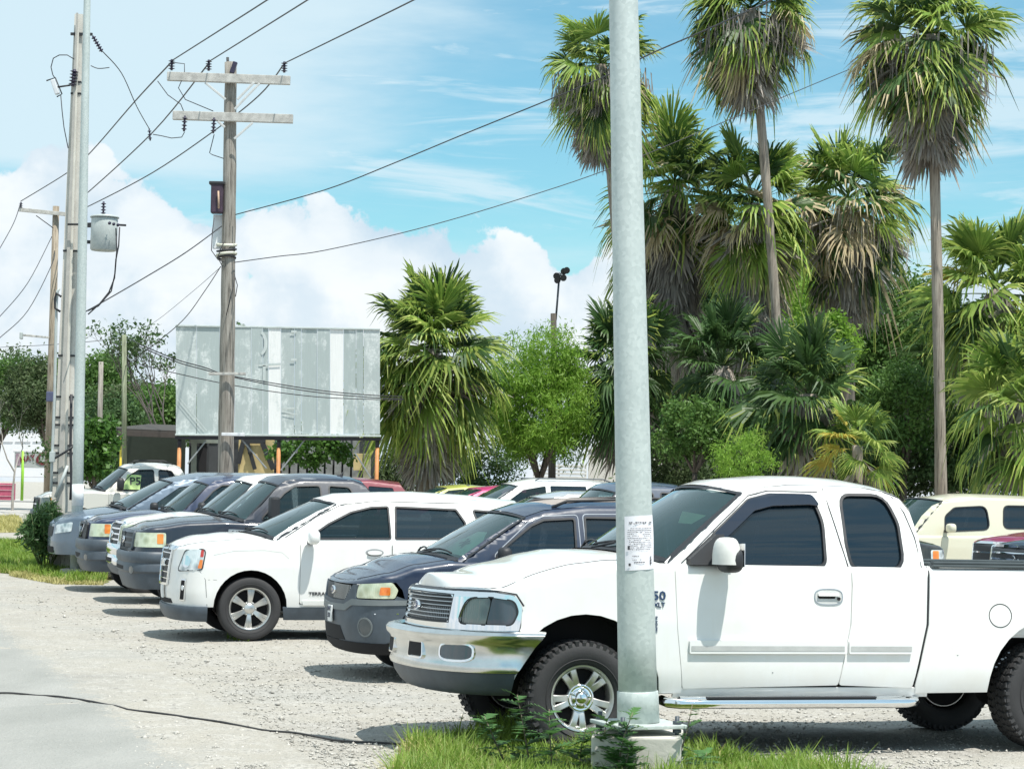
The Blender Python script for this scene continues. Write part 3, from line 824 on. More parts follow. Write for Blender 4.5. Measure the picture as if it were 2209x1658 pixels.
# ------------------------------------------------------------------ placing vehicles
def origin_for(px, py, d, local, rz, tx=0.0, ty=0.0):
    m = Matrix.Rotation(rz, 4, 'Z') @ Matrix.Rotation(ty, 4, 'Y') @ Matrix.Rotation(tx, 4, 'X')
    return at(px, py, d) - (m @ Vector(local))
W_PAINT = paint('white_paint', (0.78, 0.79, 0.78), 0.42)
def sweep(sh, prof, qa, qb, name, mat, parent, n=26, smooth=True, closed=True, both=True):
    """sweep a cross-section (out, z) along the skin; qa, qb may be functions of z"""
    m = MB(); fa = qa if callable(qa) else (lambda z: qa); fb = qb if callable(qb) else (lambda z: qb)
    rows = []; whole = both and abs(fa(prof[0][1]) - sh.q0) < 1e-6
    for i in range(-n if whole else 0, n + 1):
        r = []; sg = -1 if i < 0 else 1
        for off, z in prof:
            q = fa(z) + (fb(z) - fa(z)) * abs(i) / n; x, y, nx, ny = sh.plan(q)
            r.append(Vector((sg * (x + nx * off), y + ny * off, z)))
        rows.append(r)
    vs, fs = grid_mesh(rows, closed); m.add(vs, fs, 0, smooth)
    k = len(prof)
    if closed: m.f += [tuple(range(k))[::-1], tuple(range(len(vs) - k, len(vs)))]; m.m += [0, 0]; m.sm += [False, False]
    o = m.build(name, mat, parent); o.data.set_sharp_from_angle(angle=R(40))
    if both and not whole: twin(o)
    return o
def ellipse(cq, cz, rq, rz_, n=24, e=2.0):
    out = []
    for k in range(n):
        a = 2 * math.pi * k / n; c, s_ = math.cos(a), math.sin(a)
        out.append((cq + rq * math.copysign(abs(c) ** (2 / e), c), cz + rz_ * math.copysign(abs(s_) ** (2 / e), s_)))
    return out
def badge_oval(sh, q, z, w, h, parent, txt='Ford', off=0.03):
    b = panel(sh, ellipse(q, z, w, h), 'badge', M_CHROME, parent, off=off, th=0.02, dq=.05, dz=.05)
    M_BLUE = simple('badge_blue', (0.01, 0.03, 0.12), 0.25)
    panel(sh, ellipse(q, z, w * .86, h * .80), 'badge_face', M_BLUE, b, off=off + .002, th=0.002, dq=.05, dz=.05)
    text_mesh('lettering', txt, h * 1.25, M_CHROME, b, frame_on(sh, q, z, off + .004), 0.001, shear=0.3)
    return b

def build_f150_front():
    RZ = R(-74); tx, ty = -0.005, -0.02
    loc = origin_for(1258, 1504.5, 15, (.95, 0, .39), RZ, tx, ty)
    zt = [(-1.7, 1.10), (-.62, 1.115), (-.36, 1.19), (-.03, 1.262), (.23, 1.29), (.6, 1.295), (2.5, 1.29), (4.8, 1.30)]
    win1 = rpoly([(.80, 1.285, .02), (.775, 1.305, .01), (.97, 1.508, .05), (1.264, 1.746, .12), (1.43, 1.786, .1), (1.75, 1.786, .07), (1.795, 1.60, .3), (1.768, 1.29, .06)], .05)
    win2 = rpoly([(1.965, 1.798, .09), (1.945, 1.45, .3), (1.965, 1.268, .09), (2.365, 1.272, .12), (2.375, 1.60, .2), (2.31, 1.80, .16)], .08)
    door1 = rpoly([(.637, 1.293, 0), (1.0, 1.294, 0), (1.4, 1.293, 0), (1.935, 1.291, 0), (1.942, 1.16, .1), (1.928, .885, .2), (1.842, .472, .02), (.700, .452, .02), (.655, .86, .3)], 0)
    door2 = rpoly([(1.943, 1.291, 0), (2.2, 1.29, 0), (2.535, 1.29, 0), (2.522, 1.22, .05), (2.508, .89, .2), (2.408, .452, .03), (1.850, .472, .02), (1.936, .885, .2), (1.950, 1.16, .1)], 0)
    side = [(.585, 1.245), (.585, 1.305), (.72, 1.412), (.848, 1.512), (1.04, 1.66), (1.232, 1.797), (1.33, 1.826), (1.586, 1.852), (1.85, 1.857), (2.122, 1.853), (2.33, 1.825), (2.43, 1.775), (2.485, 1.68), (2.515, 1.50), (2.530, 1.245)]
    def rear_poly(te, ra):
        a = [(2.548, 1.303)] + [p for p in te if p[0] > 2.6] + [(sh_q1[0], .50), (ra[-1][0] + .12, .44)] + list(reversed(ra)) + [(2.44, .415), (2.434, .47), (2.530, .89), (2.545, 1.22)]
        return a
    hole_none = ()
    global sh_q1
    tmp = Shell(.99, -.93, 4.72, .5, 2.4, .12, 4.0, zt); sh_q1 = [tmp.q1]
    S = dict(name='pickup_truck', label='white extended-cab pickup truck nearest the camera, with chrome bumper, behind the big steel pole', cat='pickup truck',
             group='vehicles parked in the front row', loc=loc, rz=RZ, tiltx=tx, tilty=ty, hw=.99, yf=-.93, yr=4.72, fd=.5, fn=2.4, rd=.12, ztop=zt, rr=.055, tuck=(.60, .9), rake=.05, zref=.7,
             tumble=.05, ztum=.9, wb=.925, wr=.70, zb=1.27, zr=1.80, top=[(.58, 1.33), (1.232, 1.80), (1.586, 1.857), (2.122, 1.857), (2.43, 1.80), (2.53, 1.74)], crr=.06, tp=.02, ym=1.5,
             paint=W_PAINT, tyre=(.386, .222, .265), wheelbase=3.525, zlow=.42, arch_r=.535, arch_z=.415, arch_rr=.53, wheel='truck5', truck=True,
             znose=1.095, nosecut=[(-1.6848, 1.095), (-.62, 1.094), (-.50, 1.07), (-.446, .99), (-.452, .86), (-.463, .825), (-.36, .815)], doors=[(.637, 1.94, door1), (1.943, 2.535, door2)], rear_poly=rear_poly,
             rear_name='bed_side', rear_start=2.548, fender_end=[(.631, 1.295), (.650, .86), (.694, .45), (.694, .42)], cowl=(.575, 1.30), bow0=.27, crown=.085, hood_t=.90, seam_u=.52, powerdome=False, nose_round=.10, zfront=.012, header=(1.245, 1.785), bow1=.16, rcrown=.058,
             windows=[win1, win2], side_poly=side, rail=[(1.235, 1.80), (1.33, 1.83), (1.586, 1.857), (1.85, 1.86), (2.122, 1.857), (2.33, 1.83), (2.43, 1.79)],
             back=[(2.43, 1.79), (2.485, 1.70), (2.515, 1.50), (2.53, 1.24)], backglass=(.32, .86), rbow=.03, win_glass=[G_DARK, G_DARK], floor_z=.47, wheel_in=.03, capmat=M_CHROME)
    S['nosecut'][0] = (Shell(.99, -.93, 4.72, .5, 2.4, .12, 4.0, zt).q0, 1.095)
    # front foot of the arch ends at the bumper
    t, sh, cb, WS, BK = make_vehicle(S)
    q0 = sh.q0
    # chrome surround with grille and lamp openings
    gr = rpoly([(-1.02, 1.062, .04), (-1.045, .882, .06), (q0 - .0, .878, 0), (q0, 1.066, 0)], 0)
    hl = rpoly([(-.945, .872, .05), (-.86, 1.048, .12), (-.66, 1.055, .05), (-.50, 1.035, .09), (-.475, .96, .06), (-.515, .872, .05)], .05)
    outer = rpoly([(q0, 1.091, 0), (-.64, 1.089, .0), (-.50, 1.068, .06), (-.45, .99, .05), (-.458, .90, .02), (-.47, .838, .01), (-.56, .836, 0), (q0, .832, 0)], 0)
    # grille opening reaches the middle: cut the surround as one C-shaped outline per side
    cshape = [(q0, 1.091), (-1.2, 1.091), (-.9, 1.090), (-.64, 1.087)] + rpoly([(-.64, 1.087, 0), (-.49, 1.068, .07), (-.449, .99, .06), (-.458, .90, .02), (-.47, .836, .01), (-.60, .834, 0)], 0)[1:] + [(-1.0, .832), (q0, .830), (q0, .872)] + rpoly([(q0, .872, 0), (-1.04, .876, .05), (-1.005, 1.066, .05), (q0, 1.070, 0)], 0)[1:]
    cs = []
    for p in cshape:
        if not cs or abs(cs[-1][0] - p[0]) + abs(cs[-1][1] - p[1]) > 1e-4: cs.append(p)
    panel(sh, cs, 'grille_surround', M_CHROME, t, holes=[hl], both=True, off=.014, th=.04, dq=.06, dz=.05)
    gb = panel(sh, [(q0, 1.075), (-.98, 1.075), (-1.0, .868), (q0, .868)], 'grille', M_BLACK, t, both=True, off=-.02, th=.01, dq=.08)
    M_GR = simple('grille_grey_metal', (0.42, 0.45, 0.48), .3, .7); M_BUMP = simple('dulled_chrome', (.66, .67, .66), .19, 1.0, var=.10)
    for i in range(6):
        z = .905 + i * .0275
        panel(sh, [(q0, z - .0032), (-1.02, z - .0032), (-1.02, z + .0032), (q0, z + .0032)], 'grille_bar', M_GR, gb, both=True, off=.006, th=.02, dq=.08)
    vb = MB()
    for i in range(22):
        q = q0 + .02 + i * .031
        for sg in (1, -1):
            a = sh(q - .0018, .885, 0); b = sh(q + .0018, .885, 0); c = sh(q + .0018, .975, 0); d = sh(q - .0018, .975, 0)
            vs = [Vector((p.x * sg, p.y, p.z)) for p in (a, b, c, d)]; vb.add(vs, [(0, 1, 2, 3) if sg > 0 else (3, 2, 1, 0)])
    o = vb.build('grille_mesh', M_GR, gb); o['kind'] = 'stuff'
    badge_oval(sh, q0 + 0.0, .975, .085, .036, t, off=.03)
    ribbon(sh, [(q0, .829), (-.9, .831), (-.47, .833)], .010, 'bumper_gap', M_DARK, t, off=.012, both=True)
    ribbon(sh, hl, .010, 'headlight_rim', M_TRIM, t, off=.016, closed=True, both=True)
    ribbon(sh, [(q0, 1.072), (-1.005, 1.066), (-1.04, .876), (q0, .872)], .008, 'grille_rim', M_TRIM, t, off=.016, both=True)
    ribbon(sh, [(q0, 1.099), (-.9, 1.098), (-.62, 1.096), (-.49, 1.076), (-.44, 1.0)], .012, 'bonnet_edge_gap', M_TRIM, t, off=.018, both=True)
    # headlamps
    for sg in (1, -1):
        lampo = panel(sh, rpoly([(-.95, .868, .05), (-.862, 1.052, .12), (-.66, 1.058, .04), (-.70, .868, .02)], .03), 'headlight', M_HL_SMK, t, off=.004, th=.03, dq=.06, dz=.06, mirror=sg < 0)
        panel(sh, rpoly([(-.69, .868, .02), (-.652, 1.058, .03), (-.498, 1.038, .09), (-.472, .96, .06), (-.512, .868, .05)], .03), 'turn_signal', simple('dark_signal_lens', (.05, .06, .075), .1, coat=1.0), lampo, off=.005, th=.03, dq=.06, dz=.06, mirror=sg < 0)
    # bumper
    tb = Shell(1.0, -.985, 5, .56, 2.5, .1, 4.0, zt)
    qe = lambda z: -.50 + (z - .545) / .27 * .19
    prof = [(.0, .832), (.035, .836), (.07, .826), (.088, .805), (.084, .775), (.062, .752), (.050, .73), (.046, .67), (.050, .61), (.058, .58), (.050, .558), (.02, .545), (-.03, .55), (-.03, .82)]
    bp = sweep(tb, prof, tb.q0, qe, 'front_bumper', M_BUMP, t, 40)
    panel(tb, ellipse(-.89, .69, .125, .050, e=3), 'fog_light', simple('fog_lens', (.06, .075, .085), .12, coat=1.), bp, off=.064, th=.02, both=True, dq=.05, dz=.05)
    ribbon(tb, ellipse(-.89, .69, .136, .060, e=3), .014, 'fog_light_rim', M_CHROME, bp, off=.067, closed=True, both=True, h=.02)
    panel(tb, rpoly([(-1.49, .64), (-1.25, .64), (-1.27, .74), (-1.49, .74)], .02), 'tow_hook_opening', M_DARK, bp, off=.064, th=.02, both=True, dq=.05, dz=.05)
    ribbon(tb, rpoly([(-1.50, .63), (-1.235, .63), (-1.26, .75), (-1.50, .75)], .03), .012, 'opening_rim', M_CHROME, bp, off=.067, closed=True, both=True, h=.02)
    prof = [(.035, .552), (.02, .50), (-.02, .44), (-.06, .405), (-.12, .40), (-.10, .55)]
    sweep(tb, prof, tb.q0, lambda z: -.50 - (0.55 - z) * .1, 'front_valance', M_GREYP, t, 30)
    # gap between cab and bed, sill
    # bed: rail caps, inner box, tailgate
    bm_ = MB()
    bm_.bbox((.925, 3.63, 1.304), (.085, 2.12, .022), .008)
    bm_.bbox((.925, 3.63, 1.326), (.062, 2.10, .02), .008)
    twin(bm_.build('bed_rail', simple('bed_rail_plastic', (.06, .075, .08), .5), t))
    bi = MB()
    bi.box((0, 3.62, .82), (1.7, 2.15, .04)); bi.box((0, 2.575, 1.05), (1.74, .04, .46))
    for sg in (1, -1): bi.box((sg * .86, 3.62, 1.05), (.03, 2.15, .46)); bi.bbox((sg * .70, 3.525, .94), (.3, .9, .22), .08)
    bi.build('cargo_bed', W_PAINT, t)
    tg = MB(); tg.bbox((0, 4.69, .98), (1.70, .06, .60), .02); tg.build('tailgate', W_PAINT, t)
    ribbon(sh, [(2.546, 1.27), (2.536, 1.10), (2.526, .89), (2.44, .46), (2.43, .42)], .022, 'cab_gap_seal', M_TRIM, t, off=-.012)
    # door frame seams on the cabin
    ribbon(cb, [(1.938, 1.29), (1.905, 1.45), (1.865, 1.70), (1.85, 1.835)], .007, 'door_seam', M_TRIM, t, off=.006, h=.008)
    ribbon(cb, [(2.505, 1.27), (2.485, 1.50), (2.44, 1.68), (2.38, 1.79)], .006, 'door_seam', M_TRIM, t, off=.006, h=.008)
    ribbon(cb, [(.70, 1.30), (1.02, 1.575), (1.27, 1.775), (1.42, 1.812), (1.80, 1.812)], .005, 'door_seam', M_TRIM, t, off=.006, h=.008)
    # rain deflector over the door window
    vis = rpoly([(.915, 1.452, .0), (.97, 1.512, .02), (1.262, 1.752, .12), (1.43, 1.794, .1), (1.745, 1.794, .05), (1.795, 1.71, .02), (1.72, 1.722, .08), (1.43, 1.708, .1), (1.29, 1.672, .06), (1.00, 1.44, .02)], .02)
    panel(cb, vis, 'rain_deflector', simple('smoked_acrylic', (.012, .016, .03), .12, coat=1.0), t, off=.022, th=.015, dq=.1, dz=.05, both=True)
    # mirrors
    for sg in (1, -1):
        mo = MB(); blob(mo, (sg * 1.125, .975, 1.325), (.245, .15, .17), 3.0); mo_ = mo.build('wing_mirror', M_BLACK, t)
        c = MB(); rows = []
        for i in range(9):
            th = math.pi / 2 * i / 8 * 0.98; row = []
            for k in range(24):
                ph = 2 * math.pi * k / 24
                row.append(Vector((sg * 1.125 + .124 * math.cos(ph) * math.cos(th) ** .5, .948 + .092 * math.sin(ph) * math.cos(th) ** .5, 1.315 + .165 * math.sin(th) ** .8)))
            rows.append(row)
        rows.insert(0, [v + Vector((0, 0, -.02)) for v in rows[0]])
        vs, fs = grid_mesh(rows, True); c.add(vs, fs, 0, True); c.build('mirror_cap', simple('mirror_cap_grey_white', (.66, .66, .63), .4), mo_)
        g_ = MB(); g_.bbox((sg * 1.13, 1.042, 1.36), (.19, .006, .16), .003); g_.build('mirror_glass', M_CHROME, mo_)
        a = MB(); a.prism([(.74, 1.29), (.74, 1.33), (.95, 1.50), (1.0, 1.50), (1.05, 1.29)], .86, 1.0, lambda p, q_, h: Vector((sg * (h - (q_ - 1.29) * .28), p, q_))); a.build('mirror_base', M_TRIM, mo_)
    # running board: chrome tube with a black step
    for sg in (1, -1):
        rb = MB()
        pts = [(sg * .93, .56, .375), (sg * 1.0, .585, .36), (sg * 1.045, .66, .355), (sg * 1.05, .9, .355), (sg * 1.05, 2.15, .355), (sg * 1.045, 2.33, .355), (sg * 1.01, 2.41, .36), (sg * .95, 2.44, .37)]
        rb.tube(pts, .034, 12)
        rb.tube([(sg * 1.01, .66, .37), (sg * 1.01, 2.33, .37)], .036, 12)
        ro = rb.build('running_board', M_CHROME, t)
        sp = MB()
        sp.bbox((sg * 1.02, 1.47, .395), (.10, 1.25, .014), .005)
        for y in (.98, 1.75, 2.2): sp.box((sg * .90, y, .33), (.3, .05, .02)); sp.box((sg * .78, y, .38), (.02, .05, .12))
        sp.build('step_pad', M_BLACK, ro)
    # mouldings
    for a, b in ((.735, 1.895), (1.912, 2.405)):
        panel(sh, rpoly([(a, .69), (b - (.0 if b < 2 else .015), .69), (b, .78), (a, .78)], .01), 'side_moulding', W_PAINT, t, off=.024, th=.026, dq=.4, dz=.03, both=True)
        panel(sh, [(a + .01, .708), (b - .02, .708), (b - .02, .742), (a + .01, .742)], 'moulding_insert', simple('moulding_grey', (.45, .46, .45), .4), t, off=.0265, th=.0, dq=.4, dz=.05, both=True)
    # handle
    def handle(q, z, par, m0):
        ribbon(sh, ellipse(q, z, .105, .052, e=3), .010, 'door_handle', simple('handle_white', (.62, .63, .62), .35), par, off=.008, closed=True, h=.012)
    for q, z in ((1.765, 1.08),):
        hp = panel(sh, ellipse(q, z, .10, .05, e=3), 'door_handle', simple('handle_recess', (.55, .56, .55), .4), t, off=.003, th=.003, dq=.05, dz=.03, both=True)
        panel(sh, rpoly([(q - .075, z - .012), (q + .045, z - .012), (q + .055, z + .01), (q - .085, z + .01)], .006), 'handle_slot', M_DARK, hp, off=.005, th=.002, both=True)
        panel(sh, rpoly([(q - .085, z + .006), (q + .075, z + .006), (q + .07, z + .032), (q - .08, z + .032)], .012), 'handle_pull', W_PAINT, hp, off=.022, th=.018, both=True, dz=.012)
        panel(sh, ellipse(q + .075, z - .012, .012, .012, 12), 'lock_barrel', M_DARK, hp, off=.012, th=.01)
        ribbon(sh, ellipse(q, z, .104, .054, e=3), .007, 'handle_rim', M_GR, hp, off=.005, closed=True, both=True)
    fd_ = ribbon(sh, ellipse(3.085, .96, .088, .082, 28), .006, 'fuel_door_gap', M_TRIM, t, off=.0015, closed=True)
    # scuffs on the bed side in front of the rear wheel
    for q, z, w in ((3.05, .60, .012), (3.075, .625, .009), (3.10, .655, .014), (3.125, .665, .008), (3.15, .70, .010), (2.75, .68, .006), (1.35, .56, .006)):
        panel(sh, ellipse(q, z, w, w * .5, 8), 'scuff', M_GREYP, t, off=.0015, th=0)
    # badges
    M_EMB = simple('emblem_dark_blue', (.02, .05, .12), .3)
    e = text_mesh('emblem', 'F-150', .085, M_EMB, t, frame_on(sh, .455, 1.075, .004), .004, True, sx=1.15)
    text_mesh('emblem', 'XLT', .045, M_EMB, t, frame_on(sh, .52, 1.015, .004), .003, True)
    text_mesh('emblem', 'TRITON V8', .022, M_EMB, t, frame_on(sh, .50, .885, .004) @ Matrix.Rotation(R(90), 4, 'Z'), .002, True)
    # things on the dashboard, sunshade
    sd_ = MB(); sd_.bbox((0.1, .63, 1.285), (1.35, .28, .012), .004); sd_.build('dashboard_mat', simple('faded_green_mat', (.28, .36, .20), .9), t)
    pp_ = MB(); pp_.add([WS(a, v, -.02) for a, v in ((.52, .66), (.84, .66), (.8, .52), (.66, .50))], [(0, 1, 2, 3)]); pp_.build('windscreen_sticker', simple('pale_green_paper', (.45, .6, .38), .7), t)
    return t, sh, cb
RZ16 = R(-74)
def simple_mirror(t, x, y, z, size, mat, base=True, gl=True):
    for sg in (1, -1):
        m = MB(); blob(m, (sg * x, y, z), size, 3.0, 16, 10)
        o = m.build('wing_mirror', mat, t)
        b = MB(); b.bbox((sg * (x - size[0] * .5), y - .01, z - size[2] * .35), (size[0] * .6, .07, .05), .015); b.build('mirror_arm', M_BLACK, o)
def stand(t, k, keep):
    """a taller model of the same kind: scaled about the point `keep`, then standing on the ground"""
    m = t.rotation_euler.to_matrix(); w = t.location + m @ Vector(keep); t.scale = (k, k, k)
    p = w - m @ (Vector(keep) * k); t.location = (p.x, p.y, gz(p.x, p.y))
def handles(sh, par, qs, z, mat=None):
    for q in qs:
        h = panel(sh, ellipse(q, z, .085, .026, e=2.4), 'door_handle', mat or M_CHROME, par, off=.026, th=.02, both=True, dq=.04, dz=.03)
        panel(sh, ellipse(q, z, .11, .045), 'handle_recess', simple('handle_shadow_grey', (.30, .31, .32), .5), h, off=.001, th=0, dq=.05)
def plate(sh, q, z, par, lines, w=.152, h=.152, off=.02, scale=1.0):
    p = panel(sh, rpoly([(q, z - h / 2), (q + w, z - h / 2), (q + w, z + h / 2), (q, z + h / 2)], .008), 'license_plate', simple('plate_white', (.72, .74, .74), .4, var=.03), par, off=off, th=.015, dq=.05, dz=.05)
    return p

def base_pickup(**o):
    zt = [(-1.7, 1.16), (-1.0, 1.18), (-.6, 1.215), (-.2, 1.275), (.3, 1.30), (.6, 1.29), (2.5, 1.28), (4.9, 1.30)]
    side = [(.56, 1.24), (.56, 1.32), (.80, 1.52), (1.06, 1.80), (1.16, 1.865), (1.4, 1.90), (1.75, 1.905), (2.12, 1.89), (2.26, 1.84), (2.33, 1.74), (2.38, 1.24)]
    w1 = rpoly([(.78, 1.33, .03), (1.13, 1.70, .05), (1.28, 1.80, .08), (1.64, 1.815, .05), (1.66, 1.33, .03)], .04)
    w2 = rpoly([(1.76, 1.815, .04), (1.75, 1.33, .04), (2.10, 1.33, .06), (2.12, 1.66, .1), (2.05, 1.80, .08)], .04)
    S = dict(name='pickup_truck', cat='pickup truck', rz=RZ16, hw=.99, yf=-.95, yr=4.75, fd=.34, fn=3.0, rd=.1, ztop=zt, rr=.05, tuck=(.6, .8), rake=.04, zref=.7, wb=.93, wr=.70, zb=1.27, zr=1.84,
             top=[(.56, 1.36), (1.06, 1.82), (1.4, 1.905), (2.12, 1.905), (2.33, 1.83)], crr=.06, ym=1.4, tyre=(.385, .225, .255), wheelbase=3.5, zlow=.42, arch_r=.52, arch_z=.42, truck=True,
             doors=[(.62, 1.72), (1.73, 2.36)], cowl=(.55, 1.30), bow0=.24, crown=.07, hood_t=.88, seam_u=.3, header=(1.08, 1.80), bow1=.14, rcrown=.055, windows=[w1, w2], side_poly=side,
             rail=[(1.07, 1.81), (1.16, 1.87), (1.4, 1.905), (1.75, 1.91), (2.12, 1.895), (2.26, 1.85)], back=[(2.26, 1.85), (2.33, 1.76), (2.36, 1.55), (2.38, 1.24)], backglass=(.3, .85), rbow=.03,
             znose=.42, nosecut=[(-1.6, .86), (-.48, .86)], floor_z=.46, wheel='five', group='vehicles parked in the front row')
    S.update(o)
    sh = Shell(S['hw'], S['yf'], S['yr'], S['fd'], S['fn'], S['rd'], 4.0, S['ztop'])
    S['nosecut'] = [(sh.q0, S.get('nose_z', .88)), (-.50, S.get('nose_z', .88)), (-.50, S.get('bump_top', .88) - .02), (-.42, S.get('bump_top', .88) - .02)]
    S['q_nose'] = sh.q0
    S['zsh'] = sh
    return S
def bed_box(t, S, P):
    L0, L1 = S['doors'][-1][1] + .03, S['yr'] - .05
    bi = MB(); c = (L0 + L1) / 2
    bi.box((0, c, .82), (1.7, L1 - L0, .04)); bi.box((0, L0 + .02, 1.05), (1.72, .04, .46)); bi.box((0, L1, 1.0), (1.72, .05, .58))
    for sg in (1, -1): bi.box((sg * .86, c, 1.05), (.03, L1 - L0, .46)); bi.bbox((sg * .91, c, 1.30), (.08, L1 - L0, .03), .01)
    bi.build('cargo_bed', P, t)
def std_front(t, sh, S, style, P):
    """grille, lamps and bumper of a pickup"""
    q0 = sh.q0; zn = S.get('nose_z', .88)
    gz0, gz1, gq = style.get('gr', (.90, 1.15, -1.02))
    M_F = style.get('surround', M_CHROME)
    gb = panel(sh, rpoly([(q0, gz0, 0), (gq, gz0, .04), (gq + .03, gz1, .04), (q0, gz1, 0)], 0), 'grille', M_BLACK, t, both=True, off=.012, th=.03, dq=.08)
    n = style.get('bars', 3)
    for i in range(n):
        z = gz0 + (gz1 - gz0) * (i + 1) / (n + 1)
        panel(sh, [(q0, z - .012), (gq - .01, z - .012), (gq - .01, z + .012), (q0, z + .012)], 'grille_bar', style.get('barmat', M_CHROME), gb, off=.022, th=.012, both=True, dq=.1)
    ribbon(sh, rpoly([(q0 - .04, gz0 - .01, 0), (gq + .01, gz0 - .01, .04), (gq + .04, gz1 + .01, .04), (q0 - .04, gz1 + .01, 0)], 0), .035, 'grille_frame', M_F, gb, off=.03, closed=True, both=True, h=.03)
    if style.get('badge'): badge_oval(sh, q0, (gz0 + gz1) / 2, .09, .045, t, off=.045)
    hq0, hq1, hz0, hz1 = style.get('hl', (-.99, -.56, .93, 1.15))
    for sg in (1, -1):
        h = panel(sh, rpoly([(hq0 - .0, hz0), (hq0 + .03, hz1), (hq1 + .02, hz1), (hq1 + .02, hz0)], .03), 'headlight', style.get('lens', M_HL_YEL), t, off=.008, th=.03, mirror=sg < 0, dq=.06, dz=.06)
        a0, a1, b0, b1 = style.get('amber', (hq1 - .10, hq1 - .005, hz0 + .05, hz1 - .01))
        panel(sh, rpoly([(a0, b0), (a0, b1), (a1, b1), (a1, b0)], .015), 'turn_signal', M_AMBER, h, off=.012, th=.01, mirror=sg < 0, dq=.06, dz=.06)
    # bumper
    Bm = style.get('bumper', M_GREYP); bt = S.get('bump_top', .88); bb = style.get('bump_bot', .50)
    prof = [(-.01, bt + .005), (.04, bt), (.065, bt - .03), (.065, (bt + bb) / 2 + .03), (.045, (bt + bb) / 2), (.06, (bt + bb) / 2 - .03), (.06, bb + .04), (.02, bb), (-.05, bb + .01), (-.05, bt)]
    bp = sweep(sh, prof, q0, lambda z: -.50 + (z - bb) * .22, 'front_bumper', Bm, t, 30)
    lo = style.get('low', .38)
    sweep(sh, [(.03, bb + .02), (.03, bb - .04), (-.03, lo), (-.10, lo + .01), (-.08, bb + .02)], q0, -.52, 'front_valance', style.get('valance', M_GREYP), t, 24)
    panel(sh, rpoly([(q0, bb + .05), (q0 + .42, bb + .05), (q0 + .42, (bt + bb) / 2 - .05), (q0, (bt + bb) / 2 - .05)], .0), 'bumper_opening', M_DARK, bp, off=.062, th=.005, both=True)
    panel(sh, ellipse(-.98, (bb + (bt + bb) / 2) / 2 - .02, .06, .05), 'fog_light', simple('fog_lens', (.06, .075, .085), .12, coat=1.), bp, off=.064, th=.01, both=True, dq=.04, dz=.04)
    return bp

